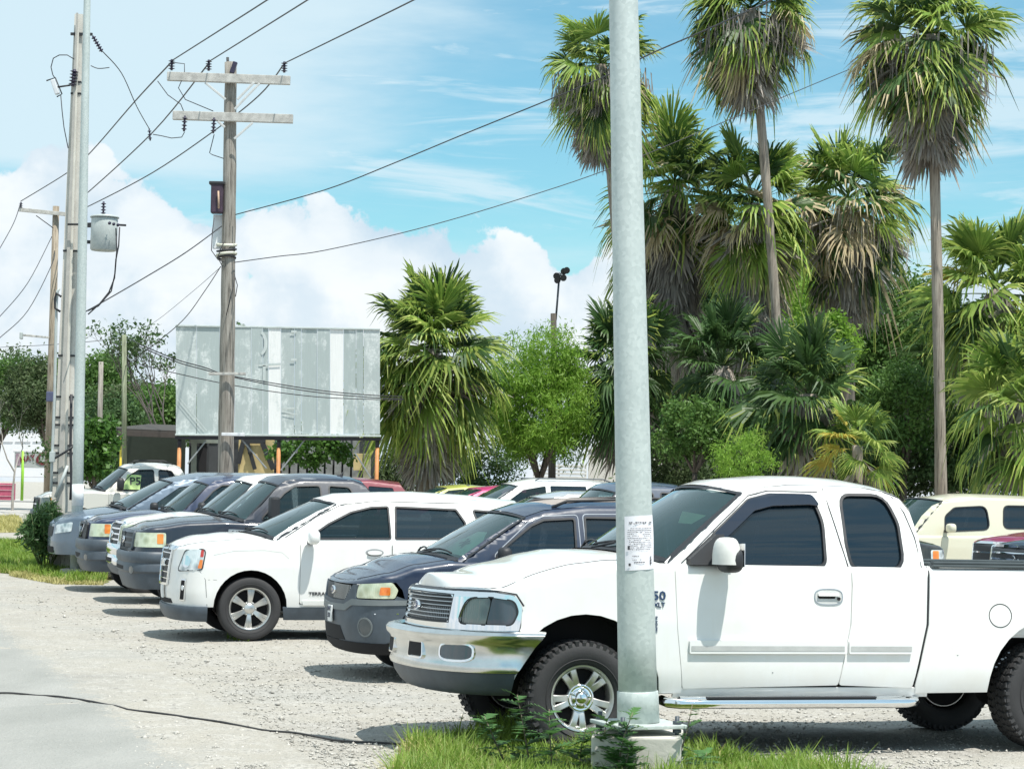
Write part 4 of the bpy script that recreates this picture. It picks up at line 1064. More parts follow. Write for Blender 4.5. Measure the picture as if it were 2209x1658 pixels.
def build_front_row():
    # ------------- white crossover beside the dark small one
    loc = origin_for(540, 1313, 25.9, (.915, 0, .365), RZ16)
    zt = [(-1.6, 1.03), (-1.3, 1.06), (-.8, 1.09), (-.4, 1.125), (0, 1.155), (.3, 1.16), (.6, 1.15), (2.5, 1.165), (3.9, 1.18)]
    cab_top = [(.28, 1.20), (.70, 1.46), (1.02, 1.60), (1.25, 1.66), (2.04, 1.69), (2.7, 1.67), (3.3, 1.62), (3.62, 1.5)]
    side = [(.27, 1.11), (.27, 1.19), (.55, 1.37), (.80, 1.50), (1.03, 1.60), (1.25, 1.655), (2.04, 1.685), (2.7, 1.665), (3.25, 1.62), (3.45, 1.52), (3.60, 1.30), (3.64, 1.11)]
    w1 = rpoly([(.66, 1.185, .02), (.92, 1.36, .1), (1.20, 1.50, .12), (1.45, 1.562, .1), (1.655, 1.572, .02), (1.66, 1.195, .02)], .02)
    w2 = rpoly([(1.745, 1.572, .02), (1.72, 1.195, .02), (2.47, 1.205, .03), (2.60, 1.38, .05), (2.49, 1.55, .03)], .02)
    w3 = rpoly([(2.70, 1.545, .02), (2.76, 1.36, .06), (2.66, 1.22, .03), (3.15, 1.26, .06), (3.12, 1.52, .06)], .03)
    S = dict(name='suv', label='white crossover with a chrome grille and six-spoke wheels parked beside the small navy suv', cat='suv', group='vehicles parked in the front row',
             loc=loc, rz=RZ16, hw=.925, yf=-.90, yr=3.80, fd=.46, fn=2.5, rd=.25, ztop=zt, rr=.05, tuck=(.6, .5), rake=.05, zref=.55, wb=.885, wr=.69, zb=1.14, zr=1.62, top=cab_top, crr=.06, tp=.02, ym=1.7,
             paint=W_PAINT, tyre=(.366, .245, .225), wheelbase=2.857, zlow=.385, arch_r=.43, arch_z=.385, doors=[(.572, 1.668), (1.674, 2.60)], cowl=(.27, 1.165), bow0=.25, crown=.075, hood_t=.9, header=(1.05, 1.585),
             bow1=.14, rcrown=.05, windows=[w1, w2, w3], side_poly=side, rail=[(1.04, 1.60), (1.25, 1.66), (2.04, 1.69), (2.7, 1.67), (3.25, 1.62)], back=[(3.25, 1.62), (3.47, 1.50), (3.62, 1.25), (3.66, 1.10)],
             backglass=(.15, .55), rbow=.12, nosecut=None, wheel='six', wheel_in=.02, seats=(1.35, 2.25), win_glass=[G_MID, G_GREY, G_GREY], floor_z=.32)
    sh0 = Shell(.925, -.90, 3.80, .46, 2.5); S['nosecut'] = [(sh0.q0, .385), (-.52, .385), (-.50, .385)]; q0 = sh0.q0
    hl = rpoly([(-.965, .79, .03), (-.84, 1.03, .06), (-.53, 1.055, .05), (-.57, .815, .04)], .03)
    gr = rpoly([(q0, 1.06, 0), (-1.19, 1.055, .02), (-1.27, .63, .03), (q0, .625, 0)], 0)
    S['nose_holes'] = [hl]
    t, sh, cb, WS, BK = make_vehicle(S)
    gb = panel(sh, gr, 'grille', M_BLACK, t, off=.010, th=.02, both=True, dq=.06)
    ribbon(sh, rpoly([(q0 - .03, 1.065, 0), (-1.18, 1.06, .02), (-1.265, .625, .03), (q0 - .03, .62, 0)], 0), .03, 'grille_frame', M_CHROME, gb, off=.024, closed=True, both=True, h=.02)
    for i in range(5):
        z = .69 + i * .075
        panel(sh, [(q0, z - .005), (-1.22, z - .005), (-1.22, z + .005), (q0, z + .005)], 'grille_bar', M_CHROME, gb, off=.018, th=.01, both=True, dq=.1)
    M_GRED = simple('badge_red', (.35, .02, .03), .3)
    text_mesh('lettering', 'GMC', .125, M_CHROME, gb, frame_on(sh, q0 + .10, .87, .034), .006, True, sx=1.1)
    tp_ = panel(sh, [(q0, 1.07), (-1.05, 1.07), (-1.10, 1.028), (q0, 1.028)], 'grille_top_trim', M_CHROME, t, off=.016, th=.02, both=True, dq=.08)
    for sg in (1, -1):
        h = panel(sh, hl, 'headlight', M_HL_CLR, t, off=.004, th=.02, mirror=sg < 0, dq=.05, dz=.05)
        panel(sh, rpoly([(-.625, .83), (-.60, .93), (-.565, .93), (-.575, .83)], .01), 'turn_signal', M_AMBER, h, off=.008, th=.01, mirror=sg < 0)
        panel(sh, rpoly([(-.60, .96), (-.59, 1.04), (-.555, 1.045), (-.56, .96)], .01), 'side_marker', M_RED, h, off=.008, th=.01, mirror=sg < 0)
        panel(sh, ellipse(-.80, .905, .07, .07), 'lamp_reflector', M_CHROME, h, off=.006, th=.004, mirror=sg < 0, dq=.04, dz=.04)
        ribbon(sh, hl, .014, 'headlight_trim', M_TRIM, h, off=.006, closed=True) if sg > 0 else None
        f = panel(sh, rpoly([(-.89, .46), (-.86, .69), (-.79, .69), (-.81, .46)], .015), 'fog_light', M_DARK, t, off=.004, th=.01, mirror=sg < 0, dq=.04)
        if sg > 0: ribbon(sh, rpoly([(-.895, .455), (-.865, .695), (-.785, .695), (-.805, .455)], .015), .016, 'fog_light_trim', M_CHROME, f, off=.012, closed=True)
        panel(sh, ellipse(-.835, .60, .022, .03), 'fog_lamp', M_HL_CLR, f, off=.01, th=.01, mirror=sg < 0)
    ribbon(sh, [(-.60, .80), (-.53, .70), (-.505, .40)], .005, 'bumper_seam', M_TRIM, t, off=.001, both=True)
    ribbon(sh, [(-.50, .70), (-.40, .70)], .004, 'bumper_seam', M_TRIM, t, off=.001)
    # black lower cladding, air intake and plate
    sweep(sh, [(.004, .39), (.012, .37), (.0, .29), (-.05, .215), (-.12, .22), (-.05, .39)], q0, lambda z: -.50, 'front_skirt', M_GREYP, t, 30)
    panel(sh, rpoly([(q0, .40), (-1.12, .41), (-1.16, .46), (q0, .46)], 0), 'air_intake', M_DARK, t, off=.006, th=.01, both=True)
    plate(sh, q0 + .0, .53, t, '', .15, .15, off=.03)
    panel(sh, [(.40, .235), (2.42, .235), (2.44, .375), (.385, .385)], 'side_cladding', M_GREYP, t, off=.008, th=.03, both=True)
    panel(sh, rpoly([(.62, .41), (2.40, .41), (2.40, .465), (.60, .465)], .01), 'door_trim', W_PAINT, t, off=.014, th=.014, both=True, dq=.4)
    text_mesh('lettering', 'TERRAIN', .052, M_BLACK, t, frame_on(sh, .81, .545, .004), .002, True, sx=1.25)
    handles(sh, t, (1.46, 2.43), 1.03, W_PAINT)
    ribbon(sh, [(-.44, .985), (-.2, 1.035), (.15, 1.045), (.36, 1.02), (.44, .95)], .006, 'fender_crease', simple('crease_grey', (.5, .52, .5), .4), t, off=.001, both=True)
    ribbon(cb, [(.40, 1.20), (.80, 1.455), (1.10, 1.59), (1.5, 1.635), (2.6, 1.625)], .006, 'door_seam', M_TRIM, t, off=.006, h=.008)
    simple_mirror(t, 1.06, .70, 1.205, (.23, .14, .17), W_PAINT)
    # ------------- small navy SUV with grey cladding
    loc = origin_for(713, 1320, 21.6, (0, -.90, .60), RZ16)
    zt = [(-1.6, .925), (-1.2, .93), (-.88, .955), (-.5, 1.0), (-.25, 1.08), (.1, 1.125), (.5, 1.12), (3.6, 1.13)]
    ct = [(.16, 1.16), (.60, 1.40), (.85, 1.555), (1.05, 1.62), (1.5, 1.67), (2.6, 1.68), (3.3, 1.64)]
    side = [(.15, 1.07), (.15, 1.15), (.45, 1.345), (.72, 1.50), (.85, 1.555), (1.05, 1.62), (1.5, 1.665), (2.6, 1.675), (3.25, 1.63), (3.34, 1.50), (3.42, 1.07)]
    w1 = rpoly([(.50, 1.15, .02), (.60, 1.26, .05), (.89, 1.475, .08), (1.02, 1.53, .06), (1.335, 1.55, .03), (1.32, 1.15, .02)], .02)
    w2 = rpoly([(1.44, 1.56, .02), (1.42, 1.15, .02), (2.22, 1.16, .03), (2.24, 1.56, .03)], .02)
    w3 = rpoly([(2.36, 1.56, .02), (2.36, 1.17, .02), (3.12, 1.19, .04), (3.10, 1.54, .04)], .02)
    NAVY = paint('navy_paint', (.006, .018, .050), .04)
    S = dict(name='suv', label='small navy suv with grey plastic cladding and a sheet of paper inside its windscreen', cat='suv', group='vehicles parked in the front row',
             loc=loc, rz=RZ16, hw=.90, yf=-.88, yr=3.52, fd=.40, fn=2.5, rd=.18, ztop=zt, rr=.05, tuck=(.6, .4), rake=.05, zref=.6, wb=.855, wr=.67, zb=1.10, zr=1.62, top=ct, crr=.05, tp=.01, ym=1.6,
             paint=NAVY, tyre=(.355, .215, .225), wheelbase=2.62, zlow=.36, arch_r=.42, arch_z=.385, doors=[(.50, 1.38), (1.386, 2.30)], cowl=(.16, 1.125), bow0=.20, crown=.055, hood_t=.9, header=(.86, 1.545), bow1=.12, rcrown=.05,
             windows=[w1, w2, w3], side_poly=side, rail=[(.85, 1.56), (1.05, 1.625), (1.5, 1.67), (2.6, 1.68), (3.25, 1.635)], back=[(3.25, 1.635), (3.36, 1.50), (3.44, 1.07)], backglass=(.12, .8), rbow=.05, nosecut=None,
             wheel='five', seats=(1.2, 2.1), win_glass=[G_DARK, G_DARK, G_DARK], floor_z=.34)
    sh0 = Shell(.90, -.88, 3.52, .40, 2.5); q0 = sh0.q0; S['nosecut'] = [(q0, .90), (-.90, .905), (-.46, .93), (-.40, .86), (-.36, .72)]
    t, sh, cb, WS, BK = make_vehicle(S)
    # dark backing panel for grille
    gb = panel(sh, rpoly([(q0, .895, 0), (-.99, .885, .03), (-1.13, .745, .05), (q0, .735, 0)], 0), 'grille', M_BLACK, t, off=.0, th=.02, both=True, dq=.05)
    ml = MB()
    for i in range(18):
        u = q0 + .03 + i * .032
        a, b, c, d = sh(u, .75, .006), sh(u + .009, .75, .006), sh(u - .05 + .009, .89, .006), sh(u - .05, .89, .006)
        if u > -1.0: continue
        ml.add([a, b, c, d], [(0, 1, 2, 3)])
    mo = ml.build('grille_mesh', M_ALLOY, gb); mo['kind'] = 'stuff'
    badge_oval(sh, q0, .825, .075, .04, t, off=.02)
    # grey bumper with lamp corner
    cov = [(q0, .735), (-1.12, .745), (-.96, .90), (-.90, .90)] + [(-.915, .79), (-.89, .765), (-.48, .77), (-.45, .80), (-.36, .77), (-.335, .70), (-.40, .60), (-.42, .52), (-.44, .40), (-.60, .34), (-.95, .31), (q0, .40)]
    bp = panel(sh, cov, 'front_bumper', M_GREYP, t, off=.018, th=.04, both=True, dq=.06, dz=.06)
    M_G2 = simple('bumper_highlight_grey', (.16, .18, .185), .5)
    panel(sh, [(q0, .70), (-1.10, .71), (-.95, .765), (-.44, .765), (-.36, .765), (-.345, .72), (-.95, .705), (-1.08, .65), (q0, .64)], 'bumper_step', M_G2, bp, off=.030, th=.02, both=True, dq=.07, dz=.05)
    panel(sh, ellipse(-.76, .508, .075, .08), 'fog_light', simple('fog_lens', (.06, .075, .085), .12, coat=1.), bp, off=.022, th=.01, both=True, dq=.04, dz=.04)
    ribbon(sh, ellipse(-.76, .508, .08, .085), .014, 'fog_light_trim', M_G2, bp, off=.026, closed=True, both=True, h=.02)
    panel(sh, rpoly([(q0, .36), (-1.12, .37), (-1.22, .50), (q0, .50)], 0), 'air_intake', M_DARK, bp, off=.022, th=.005, both=True)
    ribbon(sh, [(-.66, .635), (-.44, .64)], .010, 'bumper_line', M_CHROME, bp, off=.022)
    sweep(sh, [(.0, .36), (-.02, .30), (-.07, .25), (-.15, .26), (-.06, .36)], q0, -.45, 'front_valance', M_DARK, t, 24)
    pl = plate(sh, q0 - .0 + .0, .60, t, '', .15, .155, off=.05)
    F = frame_on(sh, q0 + .075, .60, .053)
    M_INK = simple('plate_ink', (.03, .04, .08), .5)
    text_mesh('plate_lettering', 'BWT', .062, M_INK, pl, F @ Matrix.Translation((0, .042, 0)), .001, True)
    text_mesh('plate_lettering', '520', .062, M_INK, pl, F @ Matrix.Translation((0, -.02, 0)), .001, True)
    for sg in (1, -1):
        h = panel(sh, rpoly([(-.90, .775, .03), (-.87, .905, .05), (-.50, .93, .04), (-.445, .86, .03), (-.475, .78, .03)], .03), 'headlight', M_HL_YEL, t, off=.012, th=.03, mirror=sg < 0, dq=.05, dz=.05)
        panel(sh, rpoly([(-.62, .81), (-.61, .885), (-.52, .885), (-.52, .81)], .015), 'turn_signal', M_AMBER, h, off=.017, th=.01, mirror=sg < 0)
    panel(sh, [(.42, .28), (2.2, .28), (2.2, .44), (.40, .44)], 'side_cladding', M_GREYP, t, off=.014, th=.03, both=True)
    handles(sh, t, (1.2, 2.1), 1.0, NAVY)
    ribbon(cb, rpoly([(.46, 1.16), (.86, 1.50), (1.02, 1.565), (1.37, 1.585), (1.37, 1.16)], .04), .008, 'door_frame', simple('frame_silver_edge', (.35, .38, .42), .3), t, off=.003, closed=True)
    ribbon(cb, rpoly([(1.42, 1.16), (1.42, 1.59), (2.26, 1.60), (2.26, 1.16)], .04), .008, 'door_frame', simple('frame_silver_edge', (.35, .38, .42), .3), t, off=.003, closed=True)
    simple_mirror(t, .99, .56, 1.20, (.19, .12, .15), M_BLACK)
    for sg in (1, -1):
        rr_ = MB(); rr_.tube([Vector((sg * .56, y, lerp_tab(ct, y) + z)) for y, z in ((1.15, .02), (1.3, .065), (2.2, .075), (2.9, .06), (3.05, .02))], .016, 6); rr_.build('roof_rail', M_BLACK, t)
    # faded roof skin
    rf = MB(); rows = []
    for i in range(7):
        y = 1.05 + i * .16; e = cb(y, lerp_tab(ct, y)); rows.append([Vector((a * e.x, y - .10 * (1 - a * a) * (1 - sm(i / 6)), lerp_tab(ct, y) + .003 + .05 * (1 + .35 * math.sin(min(1, (y - .85) / 2.4 * 1.15) * math.pi)) * (1 - abs(a) ** 2.4))) for a in [-.72 + k * .12 for k in range(13)]])
    vs, fs = grid_mesh(rows); rf.add(vs, fs, 0, True); rf.build('faded_roof_patch', simple('sun_faded_paint', (.30, .26, .23), .6, var=.25, scale=3), t)
    # paper and sunshade behind the windscreen
    pa = MB(); pa.add([WS(a, v, -.03) for a, v in ((.30, .12), (.86, .12), (.80, .42), (.62, .62), (.40, .60), (.36, .45), (.26, .40))], [tuple(range(7))]); pa.build('windscreen_paper', simple('mint_paper', (.62, .88, .66), .7), t)
    pa = MB(); p = WS(.52, .36, -.022)
    for an in (25, 115):
        d_ = R(an); u_ = (WS(.6, .36, -.022) - WS(.5, .36, -.022)).normalized(); v_ = (WS(.52, .42, -.022) - WS(.52, .32, -.022)).normalized()
        aa = u_ * math.cos(d_) + v_ * math.sin(d_); bb_ = -u_ * math.sin(d_) + v_ * math.cos(d_)
        pa.add([p + aa * .07 + bb_ * .018, p + aa * .07 - bb_ * .018, p - aa * .07 - bb_ * .018, p - aa * .07 + bb_ * .018], [(0, 1, 2, 3)])
    pa.build('paper_mark', M_BLACK, t)
    # ------------- dark pickup, two-tone
    DK = paint('dark_navy_paint', (.005, .012, .030), .04)
    S = base_pickup(label='dark navy pickup truck with amber-cornered headlight, third from the nearest truck', paint=DK, loc=origin_for(268, 1163, 30.8, (0, -.95, 1.02), RZ16), wheel='five', win_glass=[G_MID, G_MID])
    t, sh, cb, WS, BK = make_vehicle(S); bed_box(t, S, DK)
    std_front(t, sh, S, dict(gr=(.92, 1.14, -1.12), bars=2, badge=True, surround=M_GREYP, barmat=M_GREYP, hl=(-1.08, -.52, .945, 1.14), amber=(-.62, -.535, .99, 1.125), lens=M_HL_YEL, bumper=M_GREYP, bump_bot=.58, low=.38), DK)
    handles(sh, t, (1.6,), 1.08, DK)
    m = MB()
    mr = MB(); mr.bbox((1.14, .93, 1.50), (.24, .13, .30), .035); o = mr.build('wing_mirror', M_BLACK, t); a = MB(); a.bbox((1.0, .90, 1.40), (.14, .06, .06), .015); a.build('mirror_arm', M_BLACK, o)
    panel(cb, [(.58, 1.33), (.80, 1.52), (1.02, 1.75), (1.09, 1.75), (.86, 1.50), (.70, 1.33)], 'windscreen_pillar', DK, t, off=.006, th=.005, both=True)
    e_ = panel(sh, rpoly([(.34, 1.13), (.58, 1.12), (.58, 1.19), (.34, 1.20)], .015), 'emblem', M_CHROME, t, off=.012, th=.01)
    text_mesh('lettering', 'F-150', .05, M_BLACK, e_, frame_on(sh, .46, 1.16, .014), .001, True, sx=1.3)
    an = MB(); p = Vector((.3, 2.0, 1.95)); an.tube([p, p + Vector((-.03, .05, .05))], .012, 6); an.bbox(p, (.05, .08, .03), .01); an.build('roof_antenna', M_BLACK, t)
    # ------------- white pickup with tall chrome grille
    S = base_pickup(label='white pickup truck with a tall chrome grille squeezed beside the dark navy pickup', paint=W_PAINT, loc=origin_for(243, 1150, 34.0, (0, -.95, 1.02), RZ16), nose_z=.86)
    t, sh, cb, WS, BK = make_vehicle(S); bed_box(t, S, W_PAINT)
    std_front(t, sh, S, dict(gr=(.86, 1.19, -1.15), bars=3, badge=True, hl=(-1.10, -.56, .92, 1.18), lens=M_HL_YEL, bumper=M_CHROME, bump_bot=.55, low=.42), W_PAINT)
    simple_mirror(t, 1.12, .90, 1.45, (.22, .14, .26), M_BLACK)
    # ------------- navy pickup with grey bumper
    NV2 = paint('blue_navy_paint', (.010, .024, .075), .05)
    S = base_pickup(label='navy pickup truck with v-shaped grille and grey bumper, left of the white one', paint=NV2, loc=origin_for(178, 1147, 37.2, (0, -.93, .98), RZ16), hw=.93, wr=.66, wb=.87)
    t, sh, cb, WS, BK = make_vehicle(S); bed_box(t, S, NV2)
    std_front(t, sh, S, dict(gr=(.90, 1.13, -1.15), bars=1, hl=(-1.02, -.56, .93, 1.14), surround=M_BLACK, barmat=M_BLACK, lens=M_HL_YEL, bumper=M_GREYP, bump_bot=.52, low=.36), NV2)
    q0 = sh.q0
    ribbon(sh, [(q0 + .40, 1.13), (q0 + .10, .93), (q0, .92)], .03, 'grille_bar', M_CHROME, t, off=.035, both=True)
    ribbon(sh, ellipse(q0, 1.02, .07, .055), .016, 'badge', M_CHROME, t, off=.045, closed=True, h=.01)
    simple_mirror(t, 1.05, .90, 1.42, (.2, .13, .2), M_BLACK)
    # ------------- pale silver-blue pickup behind the bush
    SB = paint('silver_blue_paint', (.11, .155, .21), .10, .35, .4)
    S = base_car('suv', label='blue-grey suv between the navy pickup and the beige pickup', paint=SB, loc=origin_for(376, 1029, 41.0, (.70, 1.02, 1.56), RZ16), group='vehicles parked in the front row')
    t, sh, cb, WS, BK = make_vehicle(S); std_car_front(t, sh, S)
    stand(t, 1.14, (.70, 1.02, 1.56))
    simple_mirror(t, 1.02, .67, 1.16, (.2, .13, .15), M_BLACK)
    # ------------- beige pickup, last of the row
    BG = paint('pale_beige_paint', (.62, .60, .55), .2, .35, .2)
    S = base_pickup(label='pale beige pickup truck with a green sign in its side window, last of row', paint=BG, loc=origin_for(277, 1013, 50.5, (.66, 1.08, 1.80), RZ16))
    t, sh, cb, WS, BK = make_vehicle(S); bed_box(t, S, BG)
    std_front(t, sh, S, dict(gr=(.88, 1.12, -1.12), bars=1, lens=M_HL_SMK, bumper=M_GREYP, surround=M_BLACK), BG)
    panel(cb, rpoly([(.93, 1.36), (1.32, 1.36), (1.36, 1.68), (1.05, 1.70)], .01), 'paper_sign', simple('neon_green_paper', (.42, .58, .22), .6), t, off=.004, th=.003)
    text_mesh('lettering', 'P5', .26, M_BLACK, t, frame_on(cb, 1.22, 1.54, .008), .001, True)
    simple_mirror(t, 1.14, .86, 1.47, (.2, .16, .30), M_BLACK)
    rr_ = MB()
    for sg in (1, -1):
        r = MB(); r.tube([Vector((sg * .55, 1.2, 1.94)), Vector((sg * .55, 1.35, 2.02)), Vector((sg * .55, 1.9, 2.02)), Vector((sg * .55, 2.1, 1.94))], .014, 6); r.build('roof_rail', M_BLACK, t)

def base_car(kind, **o):
    """plain saloon or high wagon for the rows behind"""
    if kind == 'sedan':
        zt = [(-1.6, .72), (-.9, .78), (-.3, .88), (.3, .96), (1, .98), (3.6, 1.0)]
        ct = [(.35, 1.0), (1.15, 1.38), (1.7, 1.43), (2.3, 1.40), (3.1, 1.10)]
        side = [(.35, .94), (.35, 1.0), (.8, 1.24), (1.15, 1.37), (1.7, 1.43), (2.3, 1.40), (2.7, 1.26), (3.05, 1.06), (3.1, .94)]
        w1 = rpoly([(.70, 1.03), (1.18, 1.31, .08), (1.62, 1.355), (1.62, 1.03)], .03); w2 = rpoly([(1.72, 1.355), (1.72, 1.03), (2.72, 1.06), (2.3, 1.325, .1)], .03)
        S = dict(name='car', cat='car', hw=.90, yf=-.90, yr=3.75, ztop=zt, wb=.85, wr=.60, zb=.96, zr=1.4, top=ct, doors=[(.5, 1.66), (1.67, 2.6)], cowl=(.35, .985), crown=.06, header=(1.16, 1.36), rcrown=.04,
                 windows=[w1, w2], side_poly=side, rail=[(1.15, 1.375), (1.7, 1.43), (2.3, 1.40)], back=[(2.3, 1.40), (2.7, 1.27), (3.1, 1.02), (3.72, .98)], backglass=(.08, .6), tyre=(.325, .21, .21), wheelbase=2.75, zlow=.3, arch_r=.37, arch_z=.34)
    else:
        zt = [(-1.6, .88), (-.9, .95), (-.3, 1.03), (.3, 1.09), (1, 1.10), (3.6, 1.12)]
        ct = [(.25, 1.12), (1.0, 1.55), (1.5, 1.67), (2.6, 1.68), (3.3, 1.62)]
        side = [(.25, 1.05), (.25, 1.12), (.65, 1.37), (1.0, 1.56), (1.5, 1.665), (2.6, 1.675), (3.25, 1.61), (3.45, 1.35), (3.5, 1.05)]
        w1 = rpoly([(.62, 1.15), (1.1, 1.48, .08), (1.6, 1.57), (1.6, 1.15)], .03); w2 = rpoly([(1.7, 1.575), (1.7, 1.15), (2.5, 1.16), (2.5, 1.575)], .03); w3 = rpoly([(2.6, 1.57), (2.6, 1.18), (3.2, 1.22), (3.1, 1.54)], .04)
        S = dict(name='suv', cat='suv', hw=.92, yf=-.90, yr=3.70, ztop=zt, wb=.87, wr=.68, zb=1.08, zr=1.62, top=ct, doors=[(.5, 1.65), (1.66, 2.55)], cowl=(.25, 1.11), crown=.06, header=(1.02, 1.555), rcrown=.045,
                 windows=[w1, w2, w3], side_poly=side, rail=[(1.0, 1.56), (1.5, 1.67), (2.6, 1.68), (3.25, 1.62)], back=[(3.25, 1.62), (3.45, 1.38), (3.52, 1.05)], backglass=(.1, .7), tyre=(.36, .22, .22), wheelbase=2.75, zlow=.38, arch_r=.42, arch_z=.38)
    S.update(rz=RZ16, fd=.5, fn=2.4, rd=.25, rr=.06, bow0=.22, bow1=.12, rbow=.08, far=True, wheel='five', dark_glass=False, group='cars parked in the rows behind')
    S.update(o)
    sh0 = Shell(S['hw'], S['yf'], S['yr'], S['fd'], S['fn']); S['nosecut'] = [(sh0.q0, S['zlow']), (-.5, S['zlow'])]
    return S
def std_car_front(t, sh, S, lensm=None):
    q0 = sh.q0; z = lerp_tab(S['ztop'], q0)
    gb = panel(sh, rpoly([(q0, z - .22, 0), (-1.2, z - .22, .03), (-1.15, z - .06, .03), (q0, z - .06, 0)], 0), 'grille', M_BLACK, t, off=.008, th=.02, both=True)
    panel(sh, rpoly([(-1.08, z - .18), (-1.0, z - .03), (-.60, z + .02), (-.62, z - .13)], .03), 'headlight', lensm or M_HL_CLR, t, off=.008, th=.02, both=True)
    panel(sh, rpoly([(q0, .40, 0), (-1.1, .40, .03), (-1.1, .50, .03), (q0, .50, 0)], 0), 'air_intake', M_DARK, t, off=.006, th=.01, both=True)

def build_back_rows():
    def put(kind, px, py, d, local, P, label, rz=RZ16, front=True, mirror=True, **o):
        loc = origin_for(px, py, d, local, rz); loc.z = o.pop('z', gz(loc.x, loc.y))
        S = base_car(kind, paint=P, label=label, loc=loc, rz=rz, **o)
        t, sh, cb, WS, BK = make_vehicle(S); stand(t, S.get('grow', 1.0), local)
        if front: std_car_front(t, sh, S)
        if mirror: simple_mirror(t, S['hw'] + .10, S['cowl'][0] + .42, S['zb'] + .08, (.2, .13, .15), P)
        return t, sh, cb, S
    MR = paint('maroon_paint', (.20, .012, .03), .08)
    put('suv', 905, 1062, 47.0, (.9, 3.6, 1.1), MR, 'maroon suv whose sloping tail shows right of the dark navy pickup cab', grow=1.06)
    YG = paint('yellow_green_paint', (.42, .46, .10), .08)
    put('sedan', 965, 1050, 59.0, (.6, 1.16, 1.36), YG, 'yellow-green car, only its roof showing over the white crossover')
    MG = paint('magenta_paint', (.55, .02, .16), .05)
    put('sedan', 1040, 1049, 54.0, (.6, 1.16, 1.36), MG, 'magenta car with dark glass between the yellow-green car and white suv', grow=1.05)
    SW = paint('off_white_paint', (.72, .73, .72), .12)
    t, sh, cb, S = put('suv', 1118, 1043, 49.5, (.70, 1.0, 1.56), SW, 'off-white suv with roof rails in the second row behind the navy suv', grow=1.06)
    for sg in (1, -1):
        r = MB(); r.tube([Vector((sg * .60, y, z)) for y, z in ((1.4, 1.68), (1.5, 1.73), (2.9, 1.73), (3.1, 1.66))], .014, 6); r.build('roof_rail', M_GREYP, t)
    SV = paint('silver_paint', (.58, .60, .61), .12, .3, .5)
    put('suv', 1180, 1062, 42.5, (.70, 1.0, 1.56), SV, 'silver wagon in front of the off-white suv, seen over the navy roof')
    NV3 = paint('dark_blue_paint', (.02, .045, .09), .15)
    S = base_pickup(label='dark blue pickup truck, roof and windscreen showing behind the big steel pole', paint=NV3, group='cars parked in the rows behind')
    loc = origin_for(1330, 1050, 33.5, (.66, 1.08, 1.80), RZ16); loc.z = gz(loc.x, loc.y); S['loc'] = loc
    t, sh, cb, WS, BK = make_vehicle(S); bed_box(t, S, NV3); simple_mirror(t, 1.12, .90, 1.45, (.22, .14, .22), M_BLACK)
    std_front(t, sh, S, dict(gr=(.90, 1.14, -1.12), bars=2), NV3)
    # boxy cream car
    CR = paint('cream_paint', (.66, .64, .50), .10)
    ct = [(.25, 1.10), (.62, 1.50), (.80, 1.62), (1.4, 1.68), (3.0, 1.66)]
    side = [(.22, 1.0), (.22, 1.10), (.42, 1.36), (.62, 1.53), (.85, 1.62), (1.4, 1.67), (2.9, 1.655), (3.0, 1.55), (3.05, 1.0)]
    w1 = rpoly([(.78, 1.11, .05), (.80, 1.36, .12), (.98, 1.50, .14), (1.56, 1.535, .12), (1.60, 1.15, .12)], .08); w2 = rpoly([(1.88, 1.545, .10), (1.84, 1.17, .10), (2.80, 1.18, .10), (2.80, 1.545, .10)], .08)
    loc = origin_for(2056, 1132, 39.0, (1.02, .82, 1.17), RZ16)
    S = base_car('suv', name='car', cat='car', paint=CR, label='boxy cream car with rounded windows, seen over the nearest cargo bed', loc=loc, hw=.86, wb=.82, wr=.72, ztop=[(-1.5, .93), (-.5, 1.0), (.2, 1.05), (3.5, 1.07)], top=ct, side_poly=side,
                 windows=[w1, w2], cowl=(.22, 1.06), header=(.80, 1.60), rail=[(.82, 1.60), (1.4, 1.675), (2.9, 1.66)], back=[(2.9, 1.66), (3.0, 1.45), (3.06, 1.0)], zb=1.04, doors=[(.70, 1.72), (1.73, 2.5)], yr=3.15, rbow=.04, wheelbase=2.53, far=False, win_glass=[G_DARK, G_DARK])
    t, sh, cb, WS, BK = make_vehicle(S); std_car_front(t, sh, S); stand(t, 1.08, (1.02, .82, 1.17))
    simple_mirror(t, .99, .80, 1.17, (.22, .13, .15), CR); handles(sh, t, (1.58,), .98, M_CHROME)
    # dark pickup facing the other way, its lamp peeping past the cab
    BK2 = paint('black_paint', (.012, .014, .016), .2)
    S = base_pickup(label='black pickup truck facing right, headlight showing behind the nearest cab', paint=BK2, rz=R(106 + 10), loc=(0, 0, 0), group='cars parked in the rows behind', hw=.88, wr=.62, wb=.82)
    loc = origin_for(2026, 1192, 29.0, (-.80, -.72, .95), S['rz']); loc.z = gz(loc.x, loc.y); S['loc'] = loc
    t, sh, cb, WS, BK = make_vehicle(S); bed_box(t, S, BK2)
    std_front(t, sh, S, dict(gr=(.90, 1.12, -1.12), bars=2, lens=M_HL_CLR, bumper=M_CHROME), BK2)
    # maroon pickup with cross-bar grille
    S = base_pickup(label='maroon pickup truck with a chrome cross grille before the cream car', paint=paint('wine_paint', (.26, .01, .08), .08), loc=(0, 0, 0), group='cars parked in the rows behind', rz=RZ16)
    loc = origin_for(2141, 1190, 32.5, (0, -.95, 1.02), RZ16); loc.z = gz(loc.x, loc.y); S['loc'] = loc
    t, sh, cb, WS, BK = make_vehicle(S); bed_box(t, S, S['paint'])
    std_front(t, sh, S, dict(gr=(.90, 1.17, -1.12), bars=1, lens=M_HL_CLR, bumper=S['paint']), S['paint'])
